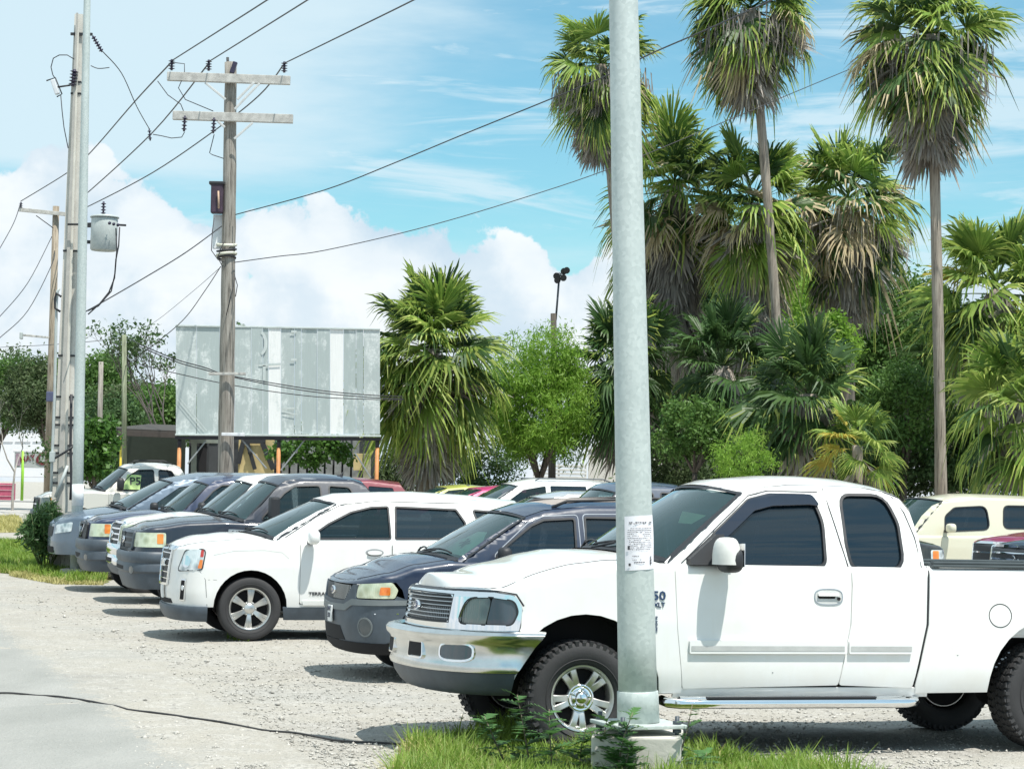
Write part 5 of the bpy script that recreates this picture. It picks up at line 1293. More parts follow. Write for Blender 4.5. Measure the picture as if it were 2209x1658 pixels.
    panel(sh, [(sh.q0, .90), (sh.q0 + .035, .90), (sh.q0 + .035, 1.17), (sh.q0, 1.17)], 'grille_bar', M_CHROME, t, off=.035, th=.02, both=True)
    # dark blue pickup at the right edge
    S = base_pickup(label='dark blue pickup truck with a chrome barred grille at the right edge', paint=NV3, loc=(0, 0, 0), group='cars parked in the rows behind', rz=RZ16)
    loc = origin_for(2186, 1185, 29.5, (0, -.95, 1.02), RZ16); loc.z = gz(loc.x, loc.y); S['loc'] = loc
    t, sh, cb, WS, BK = make_vehicle(S); bed_box(t, S, NV3)
    std_front(t, sh, S, dict(gr=(.86, 1.19, -1.10), bars=3, lens=M_HL_CLR, bumper=M_CHROME, badge=False), NV3)
    ribbon(sh, ellipse(sh.q0, 1.02, .075, .055), .018, 'badge', M_CHROME, t, off=.05, closed=True, h=.01)
# ================================================================== ground, road, gravel, grass
_VN = {}
def vnoise(x, y, seed=0):
    """cheap smooth value noise on arrays"""
    if seed not in _VN: _VN[seed] = np.random.RandomState(seed).rand(256, 256)
    T = _VN[seed]
    xi = np.floor(x).astype(int); yi = np.floor(y).astype(int); fx = x - xi; fy = y - yi
    fx = fx * fx * (3 - 2 * fx); fy = fy * fy * (3 - 2 * fy)
    a = T[xi % 256, yi % 256]; b = T[(xi + 1) % 256, yi % 256]; c = T[xi % 256, (yi + 1) % 256]; d = T[(xi + 1) % 256, (yi + 1) % 256]
    return (a * (1 - fx) + b * fx) * (1 - fy) + (c * (1 - fx) + d * fx) * fy
def gz_np(x, y):
    s = lambda t: np.clip(t, 0, 1) ** 2 * (3 - 2 * np.clip(t, 0, 1))
    return -0.055 * s((y - 14.6) / 6.0) + 0.45 * s((y - 36) / 28.0) - 0.02 * s((y - 12) / 3) * s((x + 3) / 6)
def gravel_material(road=None):
    m, nt, b, N, L = mk('worn_road_edge' if road else 'sandy_gravel'); tc = N('ShaderNodeTexCoord').outputs['Object']
    big = tnoise(N, L, .35, 5, .6, vec=tc); mid = tnoise(N, L, 3.5, 6, .65, vec=tc); fine = tnoise(N, L, 60, 4, .7, vec=tc)
    v = N('ShaderNodeTexVoronoi'); v.inputs['Scale'].default_value = 34; L(tc, v.inputs['Vector'])
    v2 = N('ShaderNodeTexVoronoi'); v2.inputs['Scale'].default_value = 60; L(tc, v2.inputs['Vector'])
    base = ramp(N, L, big, [(.3, (.31, .30, .275)), (.5, (.385, .365, .32)), (.7, (.34, .335, .31))])
    st = ramp(N, L, v.outputs['Color'], [(0, (.13, .13, .125)), (.3, (.37, .355, .325)), (1, (.56, .545, .505))])
    mx = N('ShaderNodeMix'); mx.data_type = 'RGBA'; mr = N('ShaderNodeMapRange'); mr.inputs['From Min'].default_value = .42; mr.inputs['From Max'].default_value = .62; mr.inputs['To Max'].default_value = .75
    L(mid, mr.inputs['Value']); L(mr.outputs[0], mx.inputs[0]); L(base, mx.inputs[6]); L(st, mx.inputs[7])
    sp = N('ShaderNodeMix'); sp.data_type = 'RGBA'; sp.blend_type = 'MULTIPLY'; sp.inputs[0].default_value = .9
    L(mx.outputs[2], sp.inputs[6]); L(ramp(N, L, fine, [(.32, (.42, .41, .40)), (.44, (1, 1, 1))]), sp.inputs[7])  # dark specks multiplied in for the small shadows of pebbles
    if road:
        (ax, ay), (bx, by) = road; l = math.hypot(bx - ax, by - ay); nx, ny = (by - ay) / l, -(bx - ax) / l
        if nx * (-10) + ny * 0 - (nx * ax + ny * ay) < 0: nx, ny = -nx, -ny
        sepn = N('ShaderNodeSeparateXYZ'); L(tc, sepn.inputs[0])
        def MM(op, x, y):
            q = N('ShaderNodeMath'); q.operation = op
            for i_, v_ in enumerate((x, y)):
                if isinstance(v_, float): q.inputs[i_].default_value = v_
                else: L(v_, q.inputs[i_])
            return q.outputs[0]
        dist = MM('SUBTRACT', MM('ADD', MM('MULTIPLY', sepn.outputs[0], nx), MM('MULTIPLY', sepn.outputs[1], ny)), float(nx * ax + ny * ay))
        wob = MM('ADD', MM('MULTIPLY', MM('SUBTRACT', tnoise(N, L, 1.6, 4, .6, vec=tc), .5), .6), MM('MULTIPLY', MM('SUBTRACT', tnoise(N, L, 22, 3, .6, vec=tc), .5), .8))
        fr = N('ShaderNodeMapRange'); fr.inputs['From Min'].default_value = .02; fr.inputs['From Max'].default_value = .14; L(MM('ADD', dist, wob), fr.inputs['Value'])
        rc = ramp(N, L, tnoise(N, L, 1.1, 6, .6, vec=tc, sc=(1, .4, 1)), [(.3, (.27, .275, .258)), (.7, (.355, .355, .335))])
        dk = N('ShaderNodeMix'); dk.data_type = 'RGBA'; dk.blend_type = 'MULTIPLY'; dk.inputs[0].default_value = .5; L(rc, dk.inputs[6]); L(ramp(N, L, tnoise(N, L, 120, 3, .7, vec=tc), [(.32, (.55, .55, .55)), (.45, (1, 1, 1))]), dk.inputs[7])
        rm = N('ShaderNodeMix'); rm.data_type = 'RGBA'; L(fr.outputs[0], rm.inputs[0]); L(sp.outputs[2], rm.inputs[6]); L(dk.outputs[2], rm.inputs[7]); L(rm.outputs[2], b.inputs['Base Color'])
    else: L(sp.outputs[2], b.inputs['Base Color'])
    setp(b, rough=.95, spec=.2)
    ad = N('ShaderNodeMath'); ad.operation = 'ADD'; L(v.outputs['Distance'], ad.inputs[0]); L(v2.outputs['Distance'], ad.inputs[1])
    bump(N, L, b, ad.outputs[0], .55, .02)
    return m
def build_ground():
    ys = np.concatenate([np.arange(2, 12, .5), np.arange(12, 34, .16), np.arange(34, 70, .8), np.geomspace(70, 900, 26)])
    xs = np.concatenate([-np.geomspace(900, 16, 22), np.arange(-15, 15.01, .16), np.geomspace(16, 900, 22)])
    X, Y = np.meshgrid(xs, ys); Z = gz_np(X, Y)
    near = np.clip((34 - Y) / 8, 0, 1) * np.clip((15 - np.abs(X)) / 3, 0, 1)
    Z = Z + near * ((vnoise(X * .8 + 40, Y * .8, 1) - .5) * .05 * np.clip((Y - 12.5) / 2, .4, 1) + (vnoise(X * 3.1, Y * 3.1, 2) - .5) * .022)
    # flatten under the nearest truck's wheels
    ny, nx = X.shape
    v = np.stack([X.ravel(), Y.ravel(), Z.ravel()], 1)
    i = np.arange(ny * nx).reshape(ny, nx); f = np.stack([i[:-1, :-1].ravel(), i[:-1, 1:].ravel(), i[1:, 1:].ravel(), i[1:, :-1].ravel()], 1)
    me = bpy.data.meshes.new('ground'); me.from_pydata(v.tolist(), [], f.tolist()); me.polygons.foreach_set('use_smooth', [True] * len(f)); me.update()
    tag(link('ground', me, gravel_material()), kind='structure')
    return (X, Y, Z)
GXYZ = None
def gzn(x, y):
    """height of the built ground, bumps included"""
    X = np.atleast_1d(np.asarray(x, float)); Y = np.atleast_1d(np.asarray(y, float)); Z = gz_np(X, Y)
    near = np.clip((34 - Y) / 8, 0, 1) * np.clip((15 - np.abs(X)) / 3, 0, 1)
    return Z + near * ((vnoise(X * .8 + 40, Y * .8, 1) - .5) * .05 * np.clip((Y - 12.5) / 2, .4, 1) + (vnoise(X * 3.1, Y * 3.1, 2) - .5) * .022)
def sheet(name, pts, mat, dz, step=.25, edge=0.0, kind='structure', seed=3):
    """a flat sheet laid over the ground with a wandering edge; pts are world (x, y)"""
    P = []
    n = len(pts); rs = random.Random(seed)
    for i in range(n):
        a = Vector(pts[i][:2]); b = Vector(pts[(i + 1) % n][:2]); k = max(1, int((b - a).length / step))
        k = min(k, 160)
        t = (b - a); nn = Vector((-t.y, t.x)).normalized() if t.length > 0 else Vector((0, 0))
        for j in range(k):
            w = (rs.random() - .5) * 2 * edge + math.sin(i * 3 + j * .35) * edge * .8
            P.append(a + t * j / k + nn * w)
    bm = bmesh.new(); vs = [bm.verts.new((p.x, p.y, 0)) for p in P]; es = [bm.edges.new((vs[i], vs[(i + 1) % len(vs)])) for i in range(len(vs))]
    bmesh.ops.triangle_fill(bm, use_beauty=True, edges=es)
    x0 = min(p.x for p in P); x1 = max(p.x for p in P); y0 = min(p.y for p in P); y1 = max(p.y for p in P)
    for lo, hi, no in ((x0, x1, (1, 0, 0)), (y0, y1, (0, 1, 0))):
        k = min(60, max(1, int((hi - lo) / .4)))
        for i in range(1, k):
            c = lo + (hi - lo) * i / k
            bmesh.ops.bisect_plane(bm, geom=bm.verts[:] + bm.edges[:] + bm.faces[:], dist=1e-5, plane_co=(c * no[0], c * no[1], 0), plane_no=no)
    xs = np.array([v.co.x for v in bm.verts]); ysv = np.array([v.co.y for v in bm.verts]); zs = gzn(xs, ysv)
    for v, z in zip(bm.verts, zs): v.co.z = z + dz
    bmesh.ops.recalc_face_normals(bm, faces=bm.faces)
    me = bpy.data.meshes.new(name); bm.to_mesh(me); bm.free()
    if me.polygons and me.polygons[0].normal.z < 0: me.flip_normals()
    return tag(link(name, me, mat), kind=kind)
def in_poly(x, y, poly):
    c = False; j = len(poly) - 1
    for i in range(len(poly)):
        if ((poly[i][1] > y) != (poly[j][1] > y)) and (x < (poly[j][0] - poly[i][0]) * (y - poly[i][1]) / (poly[j][1] - poly[i][1]) + poly[i][0]): c = not c
        j = i
    return c
def leaf_material(name, c0, c1, trans=.35, rough=.5, rnd=.35, scale=3.0):
    """leaves: colour wanders over the plant, light passes through"""
    if name in MAT: return MAT[name]
    m, nt, b, N, L = mk(name)
    f = tnoise(N, L, scale, 3, .6); oi = N('ShaderNodeObjectInfo')
    col = ramp(N, L, f, [(.3, c0), (.7, c1)])
    hs = N('ShaderNodeHueSaturation'); mr = N('ShaderNodeMapRange'); mr.inputs['To Min'].default_value = 1 - rnd; mr.inputs['To Max'].default_value = 1 + rnd
    L(oi.outputs['Random'], mr.inputs['Value']); L(mr.outputs[0], hs.inputs['Value']); L(col, hs.inputs['Color'])
    L(hs.outputs[0], b.inputs['Base Color']); setp(b, rough=rough, spec=.35)
    t = N('ShaderNodeBsdfTranslucent'); L(hs.outputs[0], t.inputs[0]); mx = N('ShaderNodeMixShader'); mx.inputs[0].default_value = trans
    L(b.outputs[0], mx.inputs[1]); L(t.outputs[0], mx.inputs[2]); L(mx.outputs[0], nt.nodes['Material Output'].inputs[0])
    MAT[name] = m; return m
def np_mesh(name, V, F, mat, parent=None, smooth=False):
    me = bpy.data.meshes.new(name); V = np.asarray(V, dtype=np.float32); F = np.asarray(F, dtype=np.int32); k = F.shape[1]
    me.vertices.add(len(V)); me.vertices.foreach_set('co', V.ravel()); me.loops.add(F.size); me.loops.foreach_set('vertex_index', F.ravel())
    me.polygons.add(len(F)); me.polygons.foreach_set('loop_start', np.arange(0, F.size, k, dtype=np.int32)); me.polygons.foreach_set('loop_total', np.full(len(F), k, dtype=np.int32))
    me.update(calc_edges=True)
    if smooth: me.polygons.foreach_set('use_smooth', [True] * len(F))
    return link(name, me, mat, parent)
def grass(name, poly, n, h, mat, w=.006, lean=.35, seed=5, fade=None):
    rs = np.random.RandomState(seed); x0 = min(p[0] for p in poly); x1 = max(p[0] for p in poly); y0 = min(p[1] for p in poly); y1 = max(p[1] for p in poly)
    P = []
    while len(P) < n:
        for x, y in zip(rs.uniform(x0, x1, n), rs.uniform(y0, y1, n)):
            if in_poly(x, y, poly) and vnoise(np.array([x * 3.3]), np.array([y * 3.3]), 9)[0] > .30 + .35 * rs.rand() - .2: P.append((x, y))
            if len(P) >= n: break
    P = np.array(P); z = gzn(P[:, 0], P[:, 1]); n = len(P)
    hh = h * (.45 + .75 * rs.rand(n)) * (.55 + .9 * vnoise(P[:, 0] * 3, P[:, 1] * 3, 11)); a = rs.uniform(0, 2 * np.pi, n); l = lean * (.2 + rs.rand(n)) * hh
    dx, dy = np.cos(a), np.sin(a); px, py = -dy, dx; ww = w * (.6 + .8 * rs.rand(n))
    V = np.zeros((n, 5, 3)); base = np.stack([P[:, 0], P[:, 1], z - .01], 1)
    for k, (u, wf) in enumerate(((0, 1), (0, -1), (.55, .8), (.55, -.8), (1, 0))):
        V[:, k, 0] = base[:, 0] + dx * l * u * u * 1.3 + px * ww * wf; V[:, k, 1] = base[:, 1] + dy * l * u * u * 1.3 + py * ww * wf; V[:, k, 2] = base[:, 2] + hh * u * (1 - .12 * u)
    i = np.arange(n)[:, None] * 5
    F = np.concatenate([np.concatenate([i, i + 1, i + 3], 1), np.concatenate([i, i + 3, i + 2], 1), np.concatenate([i + 2, i + 3, i + 4], 1)])
    o = np_mesh(name, V.reshape(-1, 3), F, mat); return tag(o, kind='stuff')
def G2(px, py): v = ground_at(px, py); return (v.x, v.y)
def build_surfaces():
    M_ROAD = simple('pale_worn_road', (.335, .355, .33), .9, var=.10, scale=1.2, bmp=.25, bscale=90)
    edge = [G2(-260, 1268), G2(-120, 1300), G2(0, 1345), G2(95, 1392), G2(170, 1440), G2(240, 1490), G2(300, 1540), G2(365, 1595), G2(420, 1650), G2(500, 1740), G2(600, 1900)]
    wide = [(x + .75, y + .25) for x, y in edge]
    sheet('road', wide + [(-2.2, 3.0), (-30, 3.0), (-60, 30)], gravel_material((G2(0, 1345), G2(420, 1650))), .012, .30, .0)
    # pale side track beyond the bush
    M_TR = simple('side_track_dust', (.40, .385, .36), .95, var=.08, scale=2)
    sheet('side_track', [G2(-200, 1072), G2(70, 1076), G2(80, 1112), G2(-200, 1106)], M_TR, .004, 1.0, .1)
    # turf under the grass
    M_T1 = simple('trodden_turf', (.16, .17, .06), .95, var=.35, scale=3)
    p1 = [G2(-150, 1172), G2(40, 1172), G2(110, 1186), G2(175, 1204), G2(240, 1240), G2(222, 1259), G2(150, 1258), G2(90, 1248), G2(40, 1238), G2(-150, 1228)]
    p2 = [G2(-200, 1116), G2(40, 1116), G2(60, 1148), G2(-200, 1152)]
    p3 = [G2(862, 1668), G2(885, 1632), G2(940, 1612), G2(1010, 1604), G2(1300, 1604), G2(1480, 1618), G2(1580, 1640), G2(1720, 1662), G2(1900, 1720), G2(1900, 1800), G2(820, 1800)]
    sheet('turf', p1, M_T1, .006, .3, .1, seed=4); sheet('turf', p2, simple('dry_turf', (.32, .29, .13), .95, var=.3, scale=3), .006, .3, .1, seed=5); sheet('turf', p3, M_T1, .006, .12, .04, seed=6)
    GR = leaf_material('grass_blades', (.14, .27, .03), (.30, .40, .08), .45, .5, 0, 5.0); GD = leaf_material('dry_grass_blades', (.38, .37, .12), (.50, .46, .22), .35, .6, 0, 4.0)
    grass('grass', p3, 26000, .21, GR, .0055, .5, 5); grass('dry_grass', p3, 7000, .16, GD, .005, .8, 6); p3l = [G2(850, 1662), G2(885, 1628), G2(950, 1612), G2(1060, 1630), G2(1120, 1760), G2(820, 1800)]; grass('dry_grass', p3l, 5000, .15, GD, .005, .9, 16)
    grass('grass', p1, 30000, .19, GR, .010, .6, 7); grass('dry_grass', p1, 5000, .14, GD, .009, .8, 8); grass('dry_grass', p2, 9000, .16, GD, .014, .6, 9)
    # dry fringe along the verge
    p4 = [G2(20, 1228), G2(120, 1243), G2(232, 1246), G2(222, 1262), G2(120, 1260), G2(20, 1242)]
    grass('dry_grass', p4, 5000, .10, GD, .008, .9, 10)
    p5 = [G2(490, 1372), G2(545, 1376), G2(540, 1384), G2(485, 1380)]
    grass('grass', p5, 160, .06, GR, .006, .7, 12)
    # loose stones
    rs = np.random.RandomState(21); n = 24000; Q = []
    while len(Q) < n:
        px = rs.uniform(-60, 2300); py = 1250 + 470 * rs.rand() ** .9
        g = ground_at(px, py)
        if in_poly(g.x, g.y, p3) and rs.rand() < .8: continue
        on_road = px < 300 and py > 1345 + px * .62 + 20
        far_on = py - (1345 + px * .62)
        if on_road and rs.rand() < min(.985, .55 + far_on * .004): continue
        if vnoise(np.array([g.x * 1.1]), np.array([g.y * 1.1]), 31)[0] < .18 + rs.rand() * .45: continue
        Q.append((g.x, g.y))
    Q = np.array(Q); z = gzn(Q[:, 0], Q[:, 1]); n = len(Q); r = .005 + .012 * rs.rand(n) ** 2.6; big = rs.rand(n) < .02; r[big] *= 2.0
    O = np.array([(1, 0, 0), (0, 1, 0), (-1, 0, 0), (0, -1, 0), (0, 0, 1), (.1, .1, -.6)], float)
    T = np.array([(0, 1, 4), (1, 2, 4), (2, 3, 4), (3, 0, 4), (1, 0, 5), (2, 1, 5), (3, 2, 5), (0, 3, 5)])
    a = rs.rand(n) * 6.28; ca, sa = np.cos(a), np.sin(a); sc = .6 + .8 * rs.rand(n, 6)
    V = O[None] * sc[..., None] * r[:, None, None]; V[:, :, 2] *= .75
    X = V[:, :, 0] * ca[:, None] - V[:, :, 1] * sa[:, None]; Y = V[:, :, 0] * sa[:, None] + V[:, :, 1] * ca[:, None]
    W = np.stack([X + Q[:, 0:1], Y + Q[:, 1:2], V[:, :, 2] + z[:, None] + r[:, None] * .3], 2)
    F = (T[None] + (np.arange(n) * 6)[:, None, None]).reshape(-1, 3)
    o = np_mesh('gravel_stones', W.reshape(-1, 3), F, simple('loose_stone', (.40, .385, .35), .9, var=.55, scale=30)); tag(o, kind='stuff')
    # black cable lying from the road over the gravel
    cb_ = MB(); px = [(-120, 1500), (0, 1503), (60, 1505), (100, 1508), (200, 1520), (300, 1536), (400, 1551), (480, 1561), (560, 1572), (640, 1582), (720, 1592), (800, 1601), (880, 1609), (950, 1614)]
    pts = []
    for (a, b), (c, d) in zip(px, px[1:]):
        for k in range(4):
            g = ground_at(a + (c - a) * k / 4, b + (d - b) * k / 4); pts.append(Vector((g.x, g.y, gzn(g.x, g.y)[0] + .016)))
    cb_.tube(pts, .0085, 6); tag(cb_.build('black_cable', M_RUB), 'thin black cable lying across the road edge and the gravel', 'cable')
# ================================================================== poles, wires, billboard
def galv_material():
    m, nt, b, N, L = mk('galvanised_steel'); tc = N('ShaderNodeTexCoord').outputs['Object']
    v = N('ShaderNodeTexVoronoi'); v.inputs['Scale'].default_value = 42; L(tc, v.inputs['Vector'])
    f = tnoise(N, L, 5, 6, .65, vec=tc, sc=(1, 1, .35)); mx = N('ShaderNodeMix'); mx.data_type = 'RGBA'; mx.inputs[0].default_value = .45
    L(ramp(N, L, v.outputs['Color'], [(0, (.40, .46, .45)), (1, (.60, .66, .64))]), mx.inputs[6]); L(ramp(N, L, f, [(.3, (.40, .45, .43)), (.7, (.60, .65, .62))]), mx.inputs[7])
    L(mx.outputs[2], b.inputs['Base Color']); setp(b, rough=.55, metal=.25); bump(N, L, b, v.outputs['Distance'], .08, .005)
    MAT['galv'] = m; return m
def wood_material(name, c0, c1):
    if name in MAT: return MAT[name]
    m, nt, b, N, L = mk(name); tc = N('ShaderNodeTexCoord').outputs['Object']
    f = tnoise(N, L, 26, 6, .7, vec=tc, sc=(1, 1, .05)); f2 = tnoise(N, L, 3, 4, .6, vec=tc, sc=(1, 1, .3))
    mx = N('ShaderNodeMix'); mx.data_type = 'RGBA'; mx.blend_type = 'MULTIPLY'; mx.inputs[0].default_value = .8
    L(ramp(N, L, f, [(.35, [c * .35 for c in c0]), (.47, c0), (.7, c1)]), mx.inputs[6]); L(ramp(N, L, f2, [(.3, (.65, .63, .6)), (.6, (1, 1, 1))]), mx.inputs[7])
    L(mx.outputs[2], b.inputs['Base Color']); setp(b, rough=.9); bump(N, L, b, f, .7, .02); MAT[name] = m; return m
def along(a, b, u): return a + (b - a) * u
def seg_at(P0, P1, d0, d1=None):
    return at(*P0, d0), at(*P1, d1 if d1 else d0)
def insulator(m, p, axis, length, r, n=4, mi=0):
    axis = axis.normalized(); m.tube([p, p + axis * length], r * .35, 8, mi)
    for i in range(n):
        c = p + axis * length * (i + .7) / (n + .4)
        m.tube([c - axis * length * .05, c, c + axis * length * .05], [r * .5, r, r * .45], 10, mi)
def build_poles():
    GAL = galv_material(); CON = simple('concrete_weathered', (.56, .54, .49), .9, var=.15, scale=2.5, bmp=.3, bscale=30); WOOD = wood_material('grey_pole_wood', (.27, .25, .22), (.42, .40, .36))
    PORC = simple('dark_porcelain', (.035, .03, .06), .25); GRY = simple('grey_enamel', (.42, .46, .45), .45); WIRE = simple('wire_black', (.03, .03, .035), .6); WH = simple('white_tape', (.75, .75, .74), .6)
    # ---- big steel pole in front of the nearest truck
    d = 13.8
    base = at(1377, 1556, d); top = at(1345, 0, d); g0 = gzn(base.x, base.y)[0]
    t = empty('steel_pole', (base.x, base.y, g0), 0, 'big galvanised steel pole standing on a concrete block before the nearest truck', 'pole')
    o = Vector((base.x, base.y, g0)); ax = (top - base); L0 = base.z - g0
    m = MB(); n = 14; pts = []; rr = []
    for i in range(n + 1):
        u = i / n * 1.55; pts.append(base + ax * u - o); rr.append((.1215 + (.0905 - .1215) * u))
    m.tube(pts, rr, 40); s = m.build('shaft', GAL, t)
    u1 = (1556 - 1490) / 1556.0
    m = MB(); m.tube([base - o + Vector((0, 0, .0)), base + ax * (u1 * .98) - o, base + ax * u1 - o], [.131, .1275, .124], 40); m.build('collar', GAL, t)
    # cast texture band, plate, bolts, block
    bz = L0
    m = MB(); m.bbox((0, 0, bz - .012), (.46, .46, .024), .006, Matrix.Rotation(.35, 3, 'Z')); pl = m.build('base_plate', GAL, t)
    for k in range(4):
        a = .35 + math.pi / 4 + k * math.pi / 2; x, y = .255 * math.cos(a), .255 * math.sin(a)
        m = MB(); m.tube([(x, y, bz - .075), (x, y, bz + .05)], .014, 8); m.tube([(x, y, bz), (x, y, bz + .022)], .027, 6); m.tube([(x, y, bz - .05), (x, y, bz - .03)], .027, 6); m.build('bolt', M_GREYP, t)
    m = MB(); m.bbox((0, 0, (bz - .065) / 2 - .05), (.545, .545, bz - .065 + .1), .012, Matrix.Rotation(-.10, 3, 'Z')); m.build('concrete_block', CON, t)
    # notice taped round the pole
    def on_pole(px, py, off):
        u = (1556 - py) / 1556.0; c = base + ax * u; r = .1215 - .031 * u + off
        dx = (px - (1377 - 32 * u)) / (4800.0 / d); a = math.asin(max(-.98, min(.98, dx / r)))
        return Vector((c.x + r * math.sin(a), c.y - r * math.cos(a), at(px, py, d).z)) - o
    rows = [[on_pole(1345.5 + 66.5 * k / 14 + (py - 1113) * .012, py - k * .25, .0035 + .002 * math.sin(k * .9 + py * .05)) for k in range(15)] for py in np.linspace(1113, 1229, 10)]
    vs, fs = grid_mesh([list(r) for r in rows]); m = MB(); m.add(vs, fs, 0, True); pa = m.build('paper', simple('notice_paper', (.80, .79, .84), .6, var=.04), None)
    pa.location = o; pa.name = 'paper_notice'; tag(pa, 'white printed paper notice taped round the big steel pole', 'notice')
    rs = random.Random(3); INK = simple('notice_ink', (.06, .06, .07), .7)
    lines = [(1127, 1355, 1404, .9, 2.4), (1129, 1355, 1404, .9, 1.2)] + [(y, 1352 + (3 if y > 1160 else 0), 1404, .45, 1.1) for y in (1139, 1143, 1147, 1151, 1155, 1160, 1164, 1168, 1172, 1176, 1180, 1184)] + [(1198, 1362, 1376, .8, 1.3), (1206, 1362, 1386, .8, 1.2), (1212, 1362, 1392, .9, 2.0)]
    m = MB()
    for y, x0, x1, wgt, h in lines:
        x = x0
        while x < x1:
            w = rs.uniform(1.2, 5.5)
            if rs.random() < .82:
                a, b = x, min(x + w, x1); k = .0075
                m.add([on_pole(a, y - a * .004 + 5.5, k), on_pole(b, y - b * .004 + 5.5, k), on_pole(b, y - b * .004 + 5.5 - h, k), on_pole(a, y - a * .004 + 5.5 - h, k)], [(0, 1, 2, 3)])
            x += w + rs.uniform(.7, 1.6)
    pr = m.build('printed_text', INK, pa); pr['kind'] = 'stuff'
    for ch, dy in (('S', 0), ('$', 8)):
        c = on_pole(1402, 1203 + dy, .008); c2 = on_pole(1404, 1203 + dy, .008); ux = (c2 - c).normalized(); uz = Vector((0, 0, 1)); un = ux.cross(uz)
        text_mesh('printed_mark', ch, .036, INK, pa, Matrix(((ux.x, uz.x, un.x, c.x), (ux.y, uz.y, un.y, c.y), (ux.z, uz.z, un.z, c.z), (0, 0, 0, 1))), .0005, True)
    for cx, y0, y1 in ((1354, 1176, 1184), (1356, 1213, 1219)):
        m = MB(); m.add([on_pole(cx - 2, y1, .009), on_pole(cx + 2.5, y1, .009), on_pole(cx + 2.5, y0, .009), on_pole(cx - 2, y0, .009)], [(0, 1, 2, 3)]); m.build('staple_mark', INK, pa)
    # ---- slim steel pole at the left
    d = 41.0; b0, b1 = at(165.5, 1162, d), at(188, 0, d); g0 = gz(b0.x, b0.y); foot = b0 + (b0 - b1) * ((b0.z - g0) / (b1.z - b0.z))
    t = empty('steel_pole', foot, 0, 'slim galvanised steel pole left of the row, a white sticker band low on it', 'pole')
    m = MB(); m.tube([(foot + (b1 - foot) * u) - foot for u in (0, .25, .5, .75, 1, 1.25)], [.108, .098, .088, .076, .063, .05], 20); m.build('shaft', GAL, t)
    m = MB(); c0, c1 = at(167.5, 1090, d) - foot, at(168.3, 1044, d) - foot; m.tube([c0, c1], .108, 20); m.build('sticker_band', simple('sticker_white', (.72, .74, .74), .5), t)
    m = MB(); m.bbox((0, 0, .02), (.5, .5, .3), .02); m.build('concrete_block', CON, t)
    # ---- concrete utility pole
    d = 42.6
    def CP(px, py, dd=0): return at(px, py, d + dd)
    f0, f1 = CP(135, 1098), CP(171, 32); g0 = gz(f0.x, f0.y); foot = f0 + (f0 - f1) * ((f0.z - g0) / (f1.z - f0.z))
    t = empty('utility_pole', foot, 0, 'tall square concrete utility pole carrying a grey transformer can', 'utility pole')
    def taper(m, P0, P1, w0, w1, dep0, dep1, mi=0, ox=0, oy=0):
        vs = []
        for P, w, dp in ((P0, w0, dep0), (P1, w1, dep1)):
            for sx, sy in ((-1, -1), (1, -1), (1, 1), (-1, 1)): vs.append(P - foot + Vector((sx * w / 2 + ox * w, sy * dp / 2 + oy, 0)))
        m.add(vs, [(3, 2, 1, 0), (4, 5, 6, 7), (0, 1, 5, 4), (1, 2, 6, 5), (2, 3, 7, 6), (3, 0, 4, 7)])
    m = MB(); taper(m, foot, f1, .41, .15, .30, .14); m.build('shaft', CON, t)
    m = MB(); taper(m, foot, f1, .10, .035, .06, .03, 0, -.26, -.16); m.build('rib', simple('concrete_rib', (.40, .39, .36), .9), t)
    m = MB(); taper(m, foot + (f1 - foot) * .02, foot + (f1 - foot) * .97, .16, .06, .02, .02, 0, .10, -.155); m.build('pale_face', simple('concrete_pale', (.60, .58, .52), .9, var=.1, scale=4), t)
    for py in (180, 205, 545, 770, 858, 902, 918, 962, 978, 1020, 1042):
        u = (1098 - py) / (1098 - 32.0); c = along(f0, f1, u) - foot; w = .355 - .215 * u
        m = MB(); m.box(c, (w * 1.12, .32 - .15 * u, .035)); m.build('strap', M_BLACK, t)
    m = MB(); m.tube([CP(x, y, -.25) - foot for x, y in ((128, 622), (124, 628), (122, 650), (118, 850), (112, 1000), (110, 1060))], .028, 8); m.build('conduit', GRY, t)
    m = MB(); m.tube([CP(x, y, -.3) - foot for x, y in ((132, 640), (121, 632), (118, 645), (119, 665), (130, 672))], .022, 8); m.build('conduit_bend', M_BLACK, t)
    m = MB(); m.tube([CP(146, 1004, -.3) - foot, CP(119, 1072, -.3) - foot], .03, 8); m.build('pipe', GRY, t)
    m = MB(); m.tube([CP(x, y, -.3) - foot for x, y in ((158, 962), (140, 975), (118, 988), (112, 990))], .022, 8); m.build('cable', M_BLACK, t)
    m = MB(); m.bbox(CP(113, 985, -.3) - foot, (.10, .1, .20), .01); m.build('junction_box', GRY, t)
    for y0, y1 in ((870, 1070),):
        m = MB(); m.tube([CP(x, y, -.28) - foot for x, y in ((154, 850), (153, 900), (152, 960), (154, 1040), (152, 1078))], .026, 8); m.build('conduit', WIRE, t)
    # cut-out and arrester
    m = MB(); insulator(m, CP(161, 150, -.2) - foot, CP(152, 186) - CP(157, 150), .33, .085, 5); m.build('insulator', PORC, t)
    m = MB(); c = CP(119, 188, -.2) - foot; R1 = Matrix.Rotation(-.35, 3, 'Y'); m.bbox(c, (.09, .09, .30), .02, R1); m.build('fuse_cutout', simple('cutout_white', (.62, .64, .66), .4), t)
    m = MB(); m.tube([c + R1 @ Vector((-.12, 0, .17)), c + R1 @ Vector((.06, 0, .17)), c + R1 @ Vector((.08, 0, -.17)), c + R1 @ Vector((-.03, 0, -.19))], .014, 6); m.tube([c + Vector((.05, 0, .0)), CP(152, 184, -.2) - foot], .018, 6); m.build('fuse_frame', M_BLACK, t)
